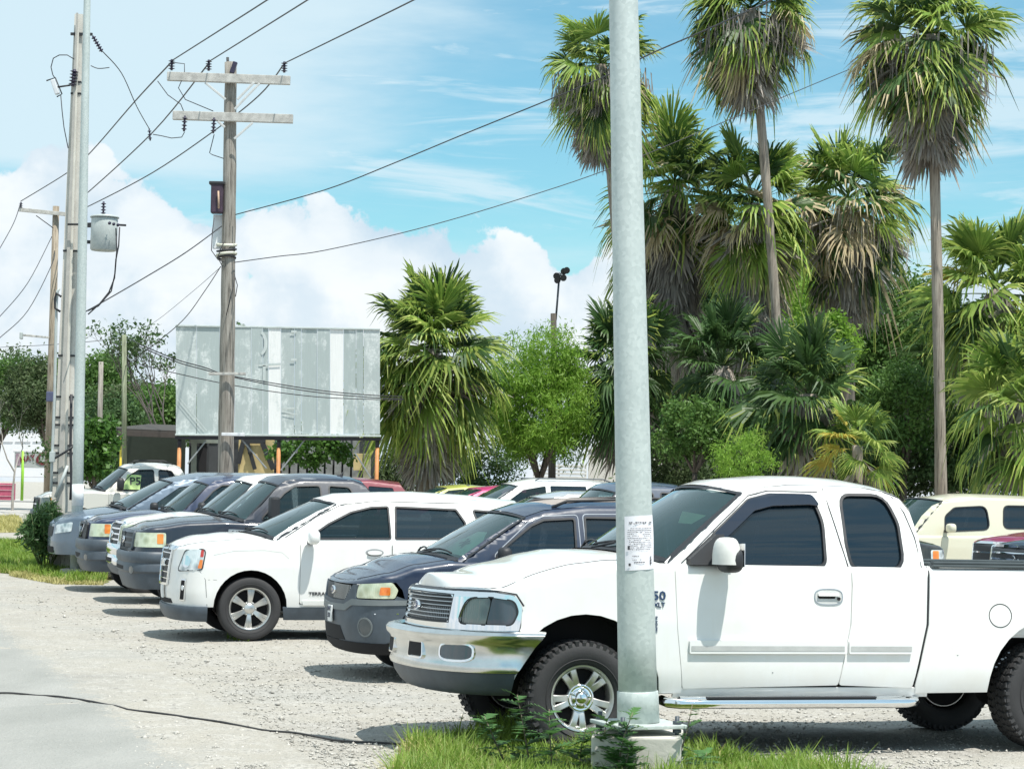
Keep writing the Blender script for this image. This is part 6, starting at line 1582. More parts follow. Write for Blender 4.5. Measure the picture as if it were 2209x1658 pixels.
    m = MB(); m.tube([CP(x, y, -.2) - foot for x, y in ((160, 128), (145, 119), (128, 119), (115, 126), (110, 145), (114, 162), (118, 168))], .010, 6); m.build('jumper_wire', WIRE, t)
    m = MB(); m.tube([CP(x, y, -.2) - foot for x, y in ((131, 205), (134, 240), (138, 275), (147, 320))], .009, 6); m.build('jumper_wire', WIRE, t)
    # transformer can
    c0, c1 = CP(223, 541, -.6) - foot, CP(226, 470, -.6) - foot
    m = MB(); m.tube([c0, c0 + (c1 - c0) * .04, c1 - (c1 - c0) * .04, c1], [.225, .25, .25, .235], 28); tr = m.build('transformer', GRY, t)
    m = MB(); m.tube([c1, c1 + Vector((0, 0, .03)), c1 + Vector((0, 0, .06))], [.275, .265, .12], 28); m.build('transformer_lid', GRY, tr)
    m = MB(); insulator(m, c1 + Vector((-.03, 0, .05)), Vector((0, 0, 1)), .26, .055, 4); m.build('bushing', PORC, tr)
    for k in range(3):
        m = MB(); insulator(m, CP(236 + 9 * k, 482 + k * 2, -.9) - foot, Vector((.25, -1, 0)), .10, .03, 2); m.build('bushing', PORC, tr)
    for py in (487, 522):
        m = MB(); m.box(CP(190, py, -.35) - foot, (.30, .08, .06)); m.build('bracket', M_BLACK, t)
    m = MB(); m.tube([CP(x, y, -.3) - foot for x, y in ((146, 484), (165, 484), (200, 482), (272, 486))], .022, 6); m.build('arm', M_BLACK, t)
    for k, pts in enumerate([((258, 490), (256, 530), (250, 560), (247, 600), (235, 630), (215, 655), (190, 678)), ((250, 492), (252, 540), (248, 590), (240, 628), (212, 660), (190, 670))]):
        m = MB(); m.tube([CP(x, y, -.9) - foot for x, y in pts], .013, 6); m.build('drop_cable', WIRE, t)
    m = MB(); insulator(m, CP(200, 78, -.2) - foot, CP(219, 110) - CP(200, 78), .36, .05, 6); m.build('insulator', PORC, t)
    m = MB(); m.box(CP(176, 74, -.1) - foot, (.42, .05, .05)); m.build('bracket', M_BLACK, t)
    # ---- wooden pole with two crossarms
    d = 48.0
    def WP(px, py, dd=0): return at(px, py, d + dd)
    f0, f1 = WP(487, 1012), WP(498, 135); g0 = gz(f0.x, f0.y); foot = f0 + (f0 - f1) * ((f0.z - g0) / (f1.z - f0.z))
    t = empty('utility_pole', foot, 0, 'weathered wooden utility pole with two crossarms in front of the billboard', 'utility pole')
    m = MB(); pts = []; rr = []; rs = random.Random(4)
    for i in range(25):
        u = i / 24; pts.append(foot + (f1 - foot) * u - foot + Vector((rs.uniform(-.006, .006), 0, 0))); rr.append((.185 - .055 * u) * rs.uniform(.97, 1.03))
    m.tube(pts, rr, 16); m.build('shaft', WOOD, t)
    AR = simple('weathered_crossarm', (.46, .45, .42), .9, var=.25, scale=7, bmp=.4)
    def bar(P0, P1, w, h, name, mat, dd=-.2):
        a, b = WP(*P0, dd) - foot, WP(*P1, dd) - foot; dx = b - a; m = MB(); rot = dx.to_track_quat('X', 'Z').to_matrix(); m.bbox((a + b) / 2, (dx.length, w, h), .01, rot); return m.build(name, mat, t)
    bar((361, 165), (626, 174), .12, .19, 'crossarm', AR); bar((373, 249), (632, 257), .12, .19, 'crossarm', AR)
    for a, b in (((442, 178), (487, 215)), ((548, 178), (512, 215)), ((545, 265), (505, 300)), ((470, 262), (485, 275)), ((560, 180), (506, 236))):
        bar(a, b, .02, .05, 'brace', simple('galvanised_strap', (.55, .56, .55), .5), -.26)
    for px, py in ((370, 152), (450, 153), (613, 157)):
        m = MB(); insulator(m, WP(px, py, -.2) - foot, Vector((0, 0, 1)), .24, .075, 4); m.build('insulator', PORC, t)
    for px, py in ((399, 250), (462, 254)):
        m = MB(); insulator(m, WP(px, py, -.35) - foot, WP(px - 2, py + 30) - WP(px, py), .34, .065, 4); m.build('fuse_cutout', PORC, t)
    m = MB(); m.tube([WP(492, 150) - foot, WP(491, 124) - foot], .03, 6); m.build('pole_top_pin', M_BLACK, t)
    m = MB(); m.bbox(WP(504, 146, -.1) - foot, (.10, .1, .26), .02, Matrix.Rotation(.3, 3, 'Y')); m.build('pole_top_fitting', PORC, t)
    m = MB(); m.bbox(WP(469, 428, -.1) - foot, (.26, .26, .66), .03); tb = m.build('equipment_box', simple('rusty_dark_box', (.05, .03, .05), .6, var=.4), t)
    m = MB(); m.bbox(WP(469, 396, -.1) - foot, (.33, .3, .07), .02); m.build('box_lid', M_BLACK, tb)
    m = MB(); m.tube([WP(471, 412, -.28) - foot, WP(472, 450, -.28) - foot], .02, 6); m.build('rust_streak_pipe', simple('pale_rust', (.5, .35, .25), .7), tb)
    m = MB(); m.bbox(WP(470, 500, .1) - foot, (.22, .05, .75), .02); m.build('white_board', simple('board_white', (.72, .74, .76), .6), t)
    for i, (y, r) in enumerate(((528, .20), (540, .205), (549, .20), (556, .19))):
        c = WP(489, y) - foot; m = MB(); m.tube([c + Vector((r * math.cos(a), r * math.sin(a) - .02, .03 * math.sin(a + i))) for a in np.linspace(0, 2 * math.pi, 18)], .022 if i % 2 else .035, 6); m.build('cable_coil', WIRE if i % 2 else simple('pale_cable_tape', (.6, .6, .5), .6), t)
    for pts in (((462, 470), (458, 500), (456, 540), (470, 560), (484, 566)), ((484, 520), (474, 540), (470, 556), (480, 575)), ((505, 590), (512, 615), (508, 640)), ((506, 600), (498, 640), (488, 680)), ((398, 285), (392, 296), (370, 298), (348, 293), (330, 290)), ((462, 290), (452, 330), (458, 334), (482, 342)), ((372, 135), (398, 138), (398, 160), (385, 190), (400, 215), (460, 240)), ((340, 175), (362, 205), (390, 225), (398, 245))):
        m = MB(); m.tube([WP(x, y, -.25) - foot for x, y in pts], .010, 5); m.build('jumper_wire', WIRE, t)
    bar((450, 806), (530, 806), .05, .06, 'cable_bracket', AR, -.25); bar((478, 936), (528, 937), .05, .07, 'cable_bracket', simple('board_white', (.7, .7, .7), .6), -.25)
    m = MB(); insulator(m, WP(322, 278) - foot, WP(324, 302) - WP(322, 278), .26, .05, 3); m.build('insulator', PORC, t)
    # ---- thinner wooden pole further back with one crossarm
    d = 88.0
    f0, f1 = at(104, 1052, d), at(121, 445, d); g0 = gz(f0.x, f0.y); foot = f0 + (f0 - f1) * ((f0.z - g0) / (f1.z - f0.z))
    t = empty('utility_pole', foot, 0, 'thin wooden utility pole behind the concrete one, crossarm near its top', 'utility pole')
    m = MB(); m.tube([Vector((0, 0, 0)), (f1 - foot) * .5, f1 - foot], [.19, .155, .13], 12); m.build('shaft', wood_material('brown_pole_wood', (.30, .25, .19), (.45, .40, .32)), t)
    def FP(px, py, dd=0): return at(px, py, d + dd) - foot
    m = MB(); a, b = FP(40, 452, -.2), FP(150, 463, -.2); m.bbox((a + b) / 2, ((b - a).length, .12, .15), .01, (b - a).to_track_quat('X', 'Z').to_matrix()); m.build('crossarm', AR, t)
    m = MB(); a, b = FP(44, 722, -.2), FP(106, 728, -.2); m.bbox((a + b) / 2, ((b - a).length, .08, .08), .01, (b - a).to_track_quat('X', 'Z').to_matrix()); m.build('street_lamp_arm', AR, t)
    m = MB(); m.bbox(FP(46, 724, -.3), (.12, .2, .28), .04); m.build('lamp_head', GRY, t)
    m = MB(); insulator(m, FP(45, 450, -.2), Vector((0, 0, 1)), .25, .09, 3); m.build('insulator', PORC, t)
    m = MB(); m.tube([FP(78, 465, -.3), FP(115, 492, -.2)], .02, 6); m.build('brace', WIRE, t)
    m = MB(); m.bbox(FP(108, 855, -.3), (.3, .1, .4), .03); m.build('meter_box', simple('meter_blue_grey', (.08, .09, .16), .5), t)
    # ---- pale green post, stump post and floodlight mast
    def post(name, p0, p1, d, r, mat, lab, cat, rt=None):
        a, b = at(*p0, d), at(*p1, d); g0 = gz(a.x, a.y); f = Vector((a.x, a.y, g0)) if a.z - g0 < 1.2 else a
        m = MB(); m.tube([Vector((0, 0, 0)), b - f], [r, rt or r * .85], 12); return tag(m.build(name, mat, None, loc=f), lab, cat)
    post('wooden_post', (268, 1030), (268, 722), 62, .075, wood_material('mossy_wood', (.24, .27, .18), (.36, .40, .28)), 'pale green wooden post with a wire at its top, left of the billboard', 'post')
    post('wooden_post', (213, 1030), (218, 780), 78, .10, WOOD, 'grey wooden post standing among the left trees', 'post')
    a = at(1195, 765, 76); g0 = gz(a.x, a.y); foot = Vector((a.x, a.y, g0))
    t = empty('floodlight_mast', foot, 0, 'thin floodlight mast with a cluster of lamps above the bright green tree', 'mast')
    def MP(px, py): return at(px, py, 76) - foot
    m = MB(); m.tube([Vector((0, 0, 0)), MP(1195, 765), MP(1194, 676)], [.14, .11, .10], 10); m.build('lower_shaft', wood_material('dark_pole_wood', (.09, .08, .07), (.15, .13, .11)), t)
    m = MB(); m.tube([MP(1199, 690), MP(1203, 640), MP(1207, 588)], .035, 8); m.build('mast', M_GREYP, t)
    for px, py in ((1197, 594), (1213, 584), (1219, 582), (1199, 603), (1212, 598)):
        m = MB(); c = MP(px, py); m.tube([c, c + Vector((.05, -.22, -.04))], [.05, .12], 10); m.tube([c, MP(1205, 600)], .012, 5); m.build('floodlight', M_BLACK, t)
    # ---- overhead wires
    def wire(pts, ds, r, lab, sub=6):
        n = len(pts); P = []
        for i in range(n):
            u = i / (n - 1); dd = ds[0] + (ds[1] - ds[0]) * u; P.append(at(*pts[i], dd))
        Q = []
        for i in range(n - 1):
            p0 = P[max(i - 1, 0)]; p1 = P[i]; p2 = P[i + 1]; p3 = P[min(i + 2, n - 1)]
            for k in range(sub):
                s_ = k / sub; Q.append(.5 * ((2 * p1) + (p2 - p0) * s_ + (2 * p0 - 5 * p1 + 4 * p2 - p3) * s_ ** 2 + (3 * p1 - p0 - 3 * p2 + p3) * s_ ** 3))
        Q.append(P[-1]); m = MB(); m.tube(Q, r, 6); tag(m.build('overhead_wire', WIRE), lab, 'wire', 'overhead wires')
    wire([(371, 131), (475, 65), (577, 0), (690, -75)], (47.8, 30), .013, 'upper left overhead wire running from the crossarm up to the right')
    wire([(451, 133), (560, 65), (664, 0), (780, -75)], (47.8, 30), .013, 'middle overhead wire running from the crossarm up to the right')
    wire([(613, 137), (730, 80), (893, 0), (1010, -62)], (47.8, 30), .013, 'right overhead wire running from the crossarm end up to the right')
    wire([(371, 133), (290, 220), (196, 328), (146, 372), (45, 434)], (47.8, 88), .018, 'overhead wire dropping from the left insulator to the far pole')
    wire([(451, 136), (330, 285), (192, 413), (150, 445)], (47.8, 88), .018, 'overhead wire dropping from the middle insulator past the slim pole')
    wire([(613, 138), (560, 205), (468, 278), (330, 372), (195, 443), (150, 462)], (47.8, 88), .018, 'overhead wire dropping from the right insulator behind the wooden pole')
    wire([(45, 436), (30, 480), (0, 535), (-20, 570)], (88, 78), .016, 'overhead wire leaving the far crossarm down to the left edge')
    wire([(112, 510), (60, 610), (0, 682), (-20, 700)], (88, 78), .016, 'thin wire falling from the far pole to the left edge, upper')
    wire([(118, 540), (112, 570), (60, 670), (0, 728), (-20, 745)], (88, 76), .016, 'thin wire falling from the far pole to the left edge, lower')
    wire([(222, 112), (262, 158), (295, 230), (322, 278)], (42.6, 47.5), .010, 'slack wire looping from the concrete pole to the hanging insulator')
    wire([(196, 142), (212, 148), (236, 146)], (42.3, 42.3), .009, 'short jumper wire beside the top of the concrete pole')
    wire([(508, 463), (700, 410), (850, 352), (1000, 290), (1180, 217), (1310, 163), (1400, 118), (1520, 66), (1640, 12), (1700, -20)], (47.8, 26), .011, 'long overhead wire from the wooden pole rising past the palms')
    wire([(505, 566), (600, 553), (700, 540), (900, 494), (1100, 436), (1310, 366), (1550, 268), (1700, 205), (1832, 150)], (47.8, 60), .011, 'long thin overhead wire from the wooden pole to the right palms')
    wire([(478, 488), (400, 545), (310, 600), (215, 655), (170, 680)], (47.8, 42), .012, 'overhead wire from the wooden pole down to the slim steel pole')
    wire([(476, 575), (440, 630), (395, 690), (330, 745), (270, 790)], (47.8, 62), .011, 'guy wire slanting from the wooden pole over the billboard corner')
    wire([(476, 576), (420, 625), (340, 690), (300, 712)], (47.8, 75), .006, 'very thin wire beside the slanting guy wire')
    wire([(300, 742), (268, 730), (190, 737), (100, 744), (-20, 750)], (62, 95), .012, 'thin wire from the pale green post to the left edge')
    for i, off in enumerate((0, 5)):
        wire([(300, 742 + off), (380, 775 + off), (440, 792 + off), (488, 808 + off * .4), (600, 828 + off), (700, 843 + off), (800, 852 + off), (870, 855 + off)], (50, 55), .013, ('upper' if i == 0 else 'second') + ' cable sagging in front of the billboard')
    wire([(300, 785), (380, 805), (488, 828), (600, 846), (700, 857), (800, 861), (870, 862)], (50, 55), .011, 'lowest cable sagging in front of the billboard')

def build_billboard():
    d = 60.0; P = lambda x, y, dd=0: at(x, y, d + dd)
    t = empty('billboard', Vector((P(600, 940).x, d, gz(P(600, 940).x, d))), 0, 'big weathered grey billboard with worn white stripes standing on orange posts', 'billboard'); o = t.location.copy()
    def sheetmat(name, base, wear, wt):
        if name in MAT: return MAT[name]
        m, nt, b, N, L = mk(name); tc = N('ShaderNodeTexCoord').outputs['Object']
        f = tnoise(N, L, 2.2, 8, .72, vec=tc, sc=(1, 1, .45)); f2 = tnoise(N, L, 14, 5, .7, vec=tc); f3 = tnoise(N, L, 5, 5, .6, vec=tc, sc=(6, 1, .3))
        mr = N('ShaderNodeMapRange'); mr.inputs['From Min'].default_value = .52 - wt * .16; mr.inputs['From Max'].default_value = .60 - wt * .12; L(f, mr.inputs['Value'])
        mul = N('ShaderNodeMath'); mul.operation = 'MULTIPLY'; L(mr.outputs[0], mul.inputs[0]); L(ramp(N, L, f2, [(.4, (.2, .2, .2)), (.6, (.9, .9, .9))]), mul.inputs[1])
        mx = N('ShaderNodeMix'); mx.data_type = 'RGBA'; L(mul.outputs[0], mx.inputs[0]); L(ramp(N, L, f3, [(.3, [c * .93 for c in base]), (.7, [c * 1.04 for c in base])]), mx.inputs[6]); mx.inputs[7].default_value = (*wear, 1)
        L(mx.outputs[2], b.inputs['Base Color']); setp(b, rough=.92); MAT[name] = m; return m
    GA = sheetmat('billboard_grey_a', (.39, .45, .445), (.64, .68, .67), .0); GB = sheetmat('billboard_grey_b', (.41, .465, .46), (.66, .70, .69), .25); GC = sheetmat('billboard_grey_c', (.37, .43, .425), (.60, .64, .63), 0); WT = sheetmat('billboard_white', (.78, .79, .78), (.58, .62, .61), 0)
    xs = [379, 424, 474, 506, 542, 567, 579, 606, 635, 650, 684, 712, 741, 768, 784, 820]
    ms = [GB, GA, GA, GB, GA, GA, WT, GB, GA, GA, GA, WT, GA, GC, GB]
    rs = random.Random(6)
    for i in range(15):
        x0, x1 = xs[i], xs[i + 1]; g_ = rs.uniform(-.02, .02)
        a, b, c, e = P(x0, 936, g_), P(x1, 936, g_), P(x1, 703 + (x1 - 379) * .0175, g_), P(x0, 703 + (x0 - 379) * .0175, g_)
        m = MB(); vs = [v - o for v in (a, b, c, e)]; vs = [vs[0] + Vector((.006, 0, 0)), vs[1] - Vector((.006, 0, 0)), vs[2] - Vector((.006, 0, 0)), vs[3] + Vector((.006, 0, 0))]
        vs += [v + Vector((0, .03, 0)) for v in vs]
        m.add(vs, [(0, 1, 2, 3), (7, 6, 5, 4), (0, 4, 5, 1), (1, 5, 6, 2), (2, 6, 7, 3), (3, 7, 4, 0)]); m.build('metal_sheet', ms[i], t)
    # ghost lettering left of old paint
    GW = sheetmat('ghost_paint', (.52, .57, .56), (.42, .48, .47), .25)
    def strip(p, q, w, name='ghost_letter'):
        a, b = P(*p, -.035) - o, P(*q, -.035) - o; dr = (b - a).normalized(); n = Vector((dr.z, 0, -dr.x)) * w / 2
        m = MB(); m.add([a - n, b - n, b + n, a + n], [(0, 1, 2, 3)]); return m.build(name, GW, t)
    m = MB(); rows = []
    for k in range(13):
        a = R(-75 + 150 * k / 12); rows.append([P(560 + 17 * math.cos(a), 740 - 27 * math.sin(a), -.035) - o, P(560 + 10 * math.cos(a), 740 - 21 * math.sin(a), -.035) - o])
    vs, fs = grid_mesh(rows); m.add(vs, fs); m.build('ghost_letter', GW, t)
    strip((558, 788), (606, 785), .06); strip((570, 788), (570, 820), .08); strip((610, 880), (636, 880), .05); strip((612, 888), (638, 893), .04); strip((382, 860), (440, 930), .02); strip((388, 858), (446, 928), .02); strip((628, 715), (640, 715), .06); strip((628, 775), (640, 775), .06)
    def beam(p, q, w, h, name, mat, dd=0):
        a, b = P(*p, dd) - o, P(*q, dd) - o; m = MB(); m.bbox((a + b) / 2, ((b - a).length, w, h), .01, (b - a).to_track_quat('X', 'Z').to_matrix()); return m.build(name, mat, t)
    FR = simple('frame_pale_metal', (.50, .55, .54), .6); OR = simple('orange_post_paint', (.50, .22, .08), .6, var=.25); DKM = simple('dark_steel_beam', (.03, .028, .035), .8)
    beam((378, 702), (820, 710), .06, .05, 'frame', FR, .0); beam((378, 937), (822, 940), .08, .05, 'frame', FR, -.02); beam((378, 944), (822, 947), .12, .08, 'beam', DKM, .05)
    for x in (383, 598, 811):
        a = P(x, 1075); g0 = gz(a.x, d + .1); m = MB(); tpz = P(x, 945).z; m.tube([Vector((a.x, d + .1, g0)) - o, Vector((a.x, d + .1, tpz - .25)) - o], .055, 10); pt = m.build('post', OR, t)
        m = MB(); m.tube([Vector((a.x, d + .1, tpz - .25)) - o, Vector((a.x, d + .1, tpz + .0)) - o], .052, 10); m.build('post_top', DKM, pt)
    for p, q in (((445, 950), (405, 1000)), ((515, 940), (575, 1010)), ((660, 945), (605, 1015)), ((765, 975), (800, 1030))): beam(p, q, .03, .04, 'brace', simple('brace_grey', (.25, .27, .28), .7), .1)
    # ---- open shed left of and behind the billboard
    ds = 66.0; Q = lambda x, y, dd=0: at(x, y, ds + dd); g0 = gz(-12, ds)
    t = empty('shed', Vector((Q(450, 1000).x, ds, g0)), 0, 'low dark roadside shed behind the billboard, with a doorway and a tin canopy', 'shed'); o2 = t.location.copy()
    def slab(x0, y0, x1, y1, dd, th, name, mat, floor=False):
        a, b = Q(x0, y1, dd) - o2, Q(x1, y0, dd) - o2; z0 = 0 if floor else a.z; m = MB(); m.bbox(((a.x + b.x) / 2, a.y + th / 2, (z0 + b.z) / 2), (abs(b.x - a.x), th, b.z - z0), .01); return m.build(name, mat, t)
    DKW = simple('dark_shed_wall', (.045, .05, .055), .9, var=.5, scale=2.5); TIN = simple('tin_grey', (.20, .21, .21), .7, var=.3)  # near-black wall, its tone uneven in broad patches
    YEL = simple('yellow_ochre_wall', (.50, .40, .20), .85, var=.2, scale=2)
    slab(405, 940, 810, 1075, 2.2, .2, 'back_wall', DKW, True)
    slab(410, 948, 425, 1075, 1.6, .1, 'door_frame', simple('frame_grey_green', (.22, .25, .22), .8), True); slab(410, 946, 470, 955, 1.55, .1, 'lintel', simple('frame_grey_green', (.22, .25, .22), .8))
    slab(427, 956, 446, 1075, 1.6, .05, 'doorway', M_DARK, True); slab(448, 956, 470, 1075, 1.58, .06, 'door', simple('dark_door', (.05, .055, .06), .7), True)  # black sheet paints in the unlit space of the open doorway
    slab(512, 945, 592, 1075, 1.2, .08, 'painted_board', YEL, True)
    for p, q, w in (((520, 952), (573, 952), .12), ((524, 955), (514, 1000), .14), ((566, 955), (590, 1012), .16), ((534, 955), (550, 1012), .12)):
        a, b = Q(*p, 1.12) - o2, Q(*q, 1.12) - o2; m = MB(); m.bbox((a + b) / 2, ((b - a).length, .05, w), .01, (b - a).to_track_quat('X', 'Z').to_matrix()); m.build('black_frame', M_BLACK, t)
    m = MB(); c = Q(539, 975, 1.05) - o2; blob(m, c, (.13, .1, .16), 2.2, 12, 8); m.build('round_lamp', M_BLACK, t)
    for k in range(9):
        x = 606 + k * 19; slab(x, 946, x + 17.5, 1075, 1.9 + (k % 2) * .04, .04, 'tin_sheet', TIN, True)
    slab(762, 978, 782, 1014, 1.5, .1, 'yellow_panel', YEL); slab(783, 978, 800, 1040, 1.7, .1, 'stained_panel', simple('stained_plaster', (.33, .32, .24), .9, var=.35), False)
    slab(775, 940, 783, 950, 1.4, .1, 'white_lamp', simple('lamp_white', (.8, .8, .75), .4))
    # canopy to the left
    m = MB(); a, b = Q(236, 928, -2.5) - o2, Q(382, 934, -2.5) - o2
    m.add([a, b, b + Vector((.4, 4.5, .25)), a + Vector((.4, 4.5, .25)), a + Vector((0, 0, .07)), b + Vector((0, 0, .07)), b + Vector((.4, 4.5, .32)), a + Vector((.4, 4.5, .32))], [(3, 2, 1, 0), (4, 5, 6, 7), (0, 1, 5, 4), (1, 2, 6, 5), (2, 3, 7, 6), (3, 0, 4, 7)]); m.build('canopy', simple('canopy_dark_tin', (.05, .045, .04), .8), t)
    m = MB(); a2, b2 = a + Vector((0, -.03, -.06)), b + Vector((0, -.03, -.06)); m.bbox((a2 + b2) / 2, ((b2 - a2).length, .06, .16), .01, (b2 - a2).to_track_quat('X', 'Z').to_matrix()); m.build('canopy_edge', simple('canopy_edge_brown', (.06, .05, .045), .8), t)
    a = Q(262, 1000, -2.3) - o2; m = MB(); m.tube([Vector((a.x, a.y, 0)), Vector((a.x, a.y, (Q(262, 930, -2.3) - o2).z))], .06, 10); m.build('canopy_post', simple('yellow_post_paint', (.72, .55, .05), .5), t)
    slab(255, 940, 400, 1075, 2.8, .1, 'interior_shade_sheet', simple('deep_green_black', (.02, .028, .02), .95), True)  # near-black sheet paints in the shade under the canopy
    # ---- far left: white trailer building, board sign, posts, red crate
    d3 = 130.0; S3 = lambda x, y, dd=0: at(x, y, d3 + dd)
    t = empty('white_building', S3(40, 1040), 0, 'long low white building at the far left, seen through the bare tree', 'building'); o3 = t.location.copy()
    WALL = simple('white_wall_paint', (.72, .72, .74), .7, var=.05)
    a, b = S3(-140, 1003) - o3, S3(106, 912) - o3; m = MB(); m.bbox(((a.x + b.x) / 2, 2, (a.z + b.z) / 2 - .3), (b.x - a.x, 4, b.z - a.z + .6), .03); m.build('wall', WALL, t)
    for k in range(6):
        x = -120 + k * 38; a, b = S3(x, 985) - o3, S3(x + 34, 950) - o3
        m = MB(); m.bbox(((a.x + b.x) / 2, -.02, (a.z + b.z) / 2 + .4), (b.x - a.x, .05, .04), .01); m.build('wall_seam', simple('seam_grey', (.45, .46, .48), .7), t)
    m = MB(); m.bbox((S3(-20, 908) - o3) + Vector((0, 2, 0)), (7.2, 4.4, .12), .02); m.build('roof', simple('roof_dark', (.08, .09, .09), .8), t)
    d4 = 104.0; S4 = lambda x, y, dd=0: at(x, y, d4 + dd)
    t = empty('hay_sign', S4(66, 1050), 0, 'grey painted board sign reading HAY, with a red C, on a lime green post', 'sign'); o4 = t.location.copy()
    m = MB(); a, b = S4(31, 1008) - o4, S4(106, 976) - o4; m.bbox(((a.x + b.x) / 2, 0, (a.z + b.z) / 2), (b.x - a.x, .06, b.z - a.z), .01); m.build('board', simple('sign_grey', (.42, .45, .44), .7), t)
    m = MB(); a, b = S4(33, 1004, -.1) - o4, S4(43, 978, -.1) - o4; m.bbox(((a.x + b.x) / 2, -.04, (a.z + b.z) / 2), (b.x - a.x, .03, b.z - a.z), .01); m.build('picture_panel', simple('sign_mauve', (.35, .25, .30), .7, var=.4, scale=9), t)
    c = S4(60, 989) - o4; text_mesh('lettering', 'HAY', .36, simple('sign_maroon', (.16, .02, .03), .6), t, Matrix.Translation((c.x, -.05, c.z)) @ Matrix.Rotation(R(90), 4, 'X') @ Matrix.Rotation(R(12), 4, 'Z'), .01, True)
    c = S4(87, 990) - o4; text_mesh('lettering', 'C', .85, simple('sign_maroon', (.16, .02, .03), .6), t, Matrix.Translation((c.x, -.05, c.z)) @ Matrix.Rotation(R(90), 4, 'X'), .01, True, shear=.3)
    m = MB(); a = S4(47, 1079) - o4; m.tube([a, Vector((a.x, 0, (S4(47, 972) - o4).z))], .07, 8); m.build('post', simple('lime_green_paint', (.30, .62, .05), .5), t)
    m = MB(); a, b = S4(29, 974) - o4, S4(107, 973) - o4; m.bbox((a + b) / 2, ((b - a).length, .10, .10), .02); m.build('top_rail', simple('rail_white', (.7, .7, .72), .6), t)
    d5 = 112.0; a = at(8, 1078, d5)
    t = empty('red_cabinet', a, 0, 'faded red metal cabinet at the left edge below the white building', 'cabinet')
    m = MB(); m.bbox((0, .3, .42), (.9, .6, .85), .03); m.build('body', simple('faded_red', (.42, .08, .14), .6, var=.25), t)
    for k in (.2, .5, .75): m = MB(); m.bbox((0, -.02, k), (.84, .03, .02), .004); m.build('rail', simple('rail_pale', (.55, .45, .45), .6), t)
    # ---- low white walls and slatted gate right of the bright tree
    d6 = 78.0; S6 = lambda x, y, dd=0: at(x, y, d6 + dd)
    t = empty('white_wall', S6(1340, 1066), 0, 'plain cream-white garden wall behind the big steel pole', 'wall'); o6 = t.location.copy(); a, b = S6(1268, 1085) - o6, S6(1430, 975) - o6
    m = MB(); m.bbox(((a.x + b.x) / 2, .1, (a.z + b.z) / 2), (b.x - a.x, .2, b.z - a.z), .01); m.build('wall_face', simple('cream_wall', (.66, .64, .60), .8, var=.06), t)
    m = MB(); m.bbox(((a.x + b.x) / 2, .1, b.z + .03), (b.x - a.x + .1, .28, .08), .01); m.build('wall_coping', simple('coping_grey', (.45, .45, .43), .8), t)
    t = empty('slatted_gate', S6(1205, 1070, -.6), 0, 'white slatted gate leaning left of the cream wall', 'gate'); o7 = t.location.copy()
    for k in range(8):
        y = 1004 + k * 8; a, b = S6(1150, y, -.6) - o7, S6(1264, y + 2, -.6) - o7; m = MB(); m.bbox((a + b) / 2, ((b - a).length, .03, .085), .008, (b - a).to_track_quat('X', 'Z').to_matrix()); m.build('slat', simple('slat_white', (.70, .70, .68), .6), t)
    for x in (1152, 1205, 1263): a, b = S6(x, 1075, -.55) - o7, S6(x, 1000, -.55) - o7; m = MB(); m.bbox((a + b) / 2, (.07, .06, abs(b.z - a.z)), .01); m.build('upright', simple('slat_white', (.70, .70, .68), .6), t)
    a = at(1513, 1030, 74); m = MB(); m.bbox((0, 0, 0), (.55, .4, .5), .04); tag(m.build('white_tank', simple('tank_white', (.7, .72, .72), .5), None, loc=a), 'small white tank peeping out of the hedge above the truck roof', 'tank')
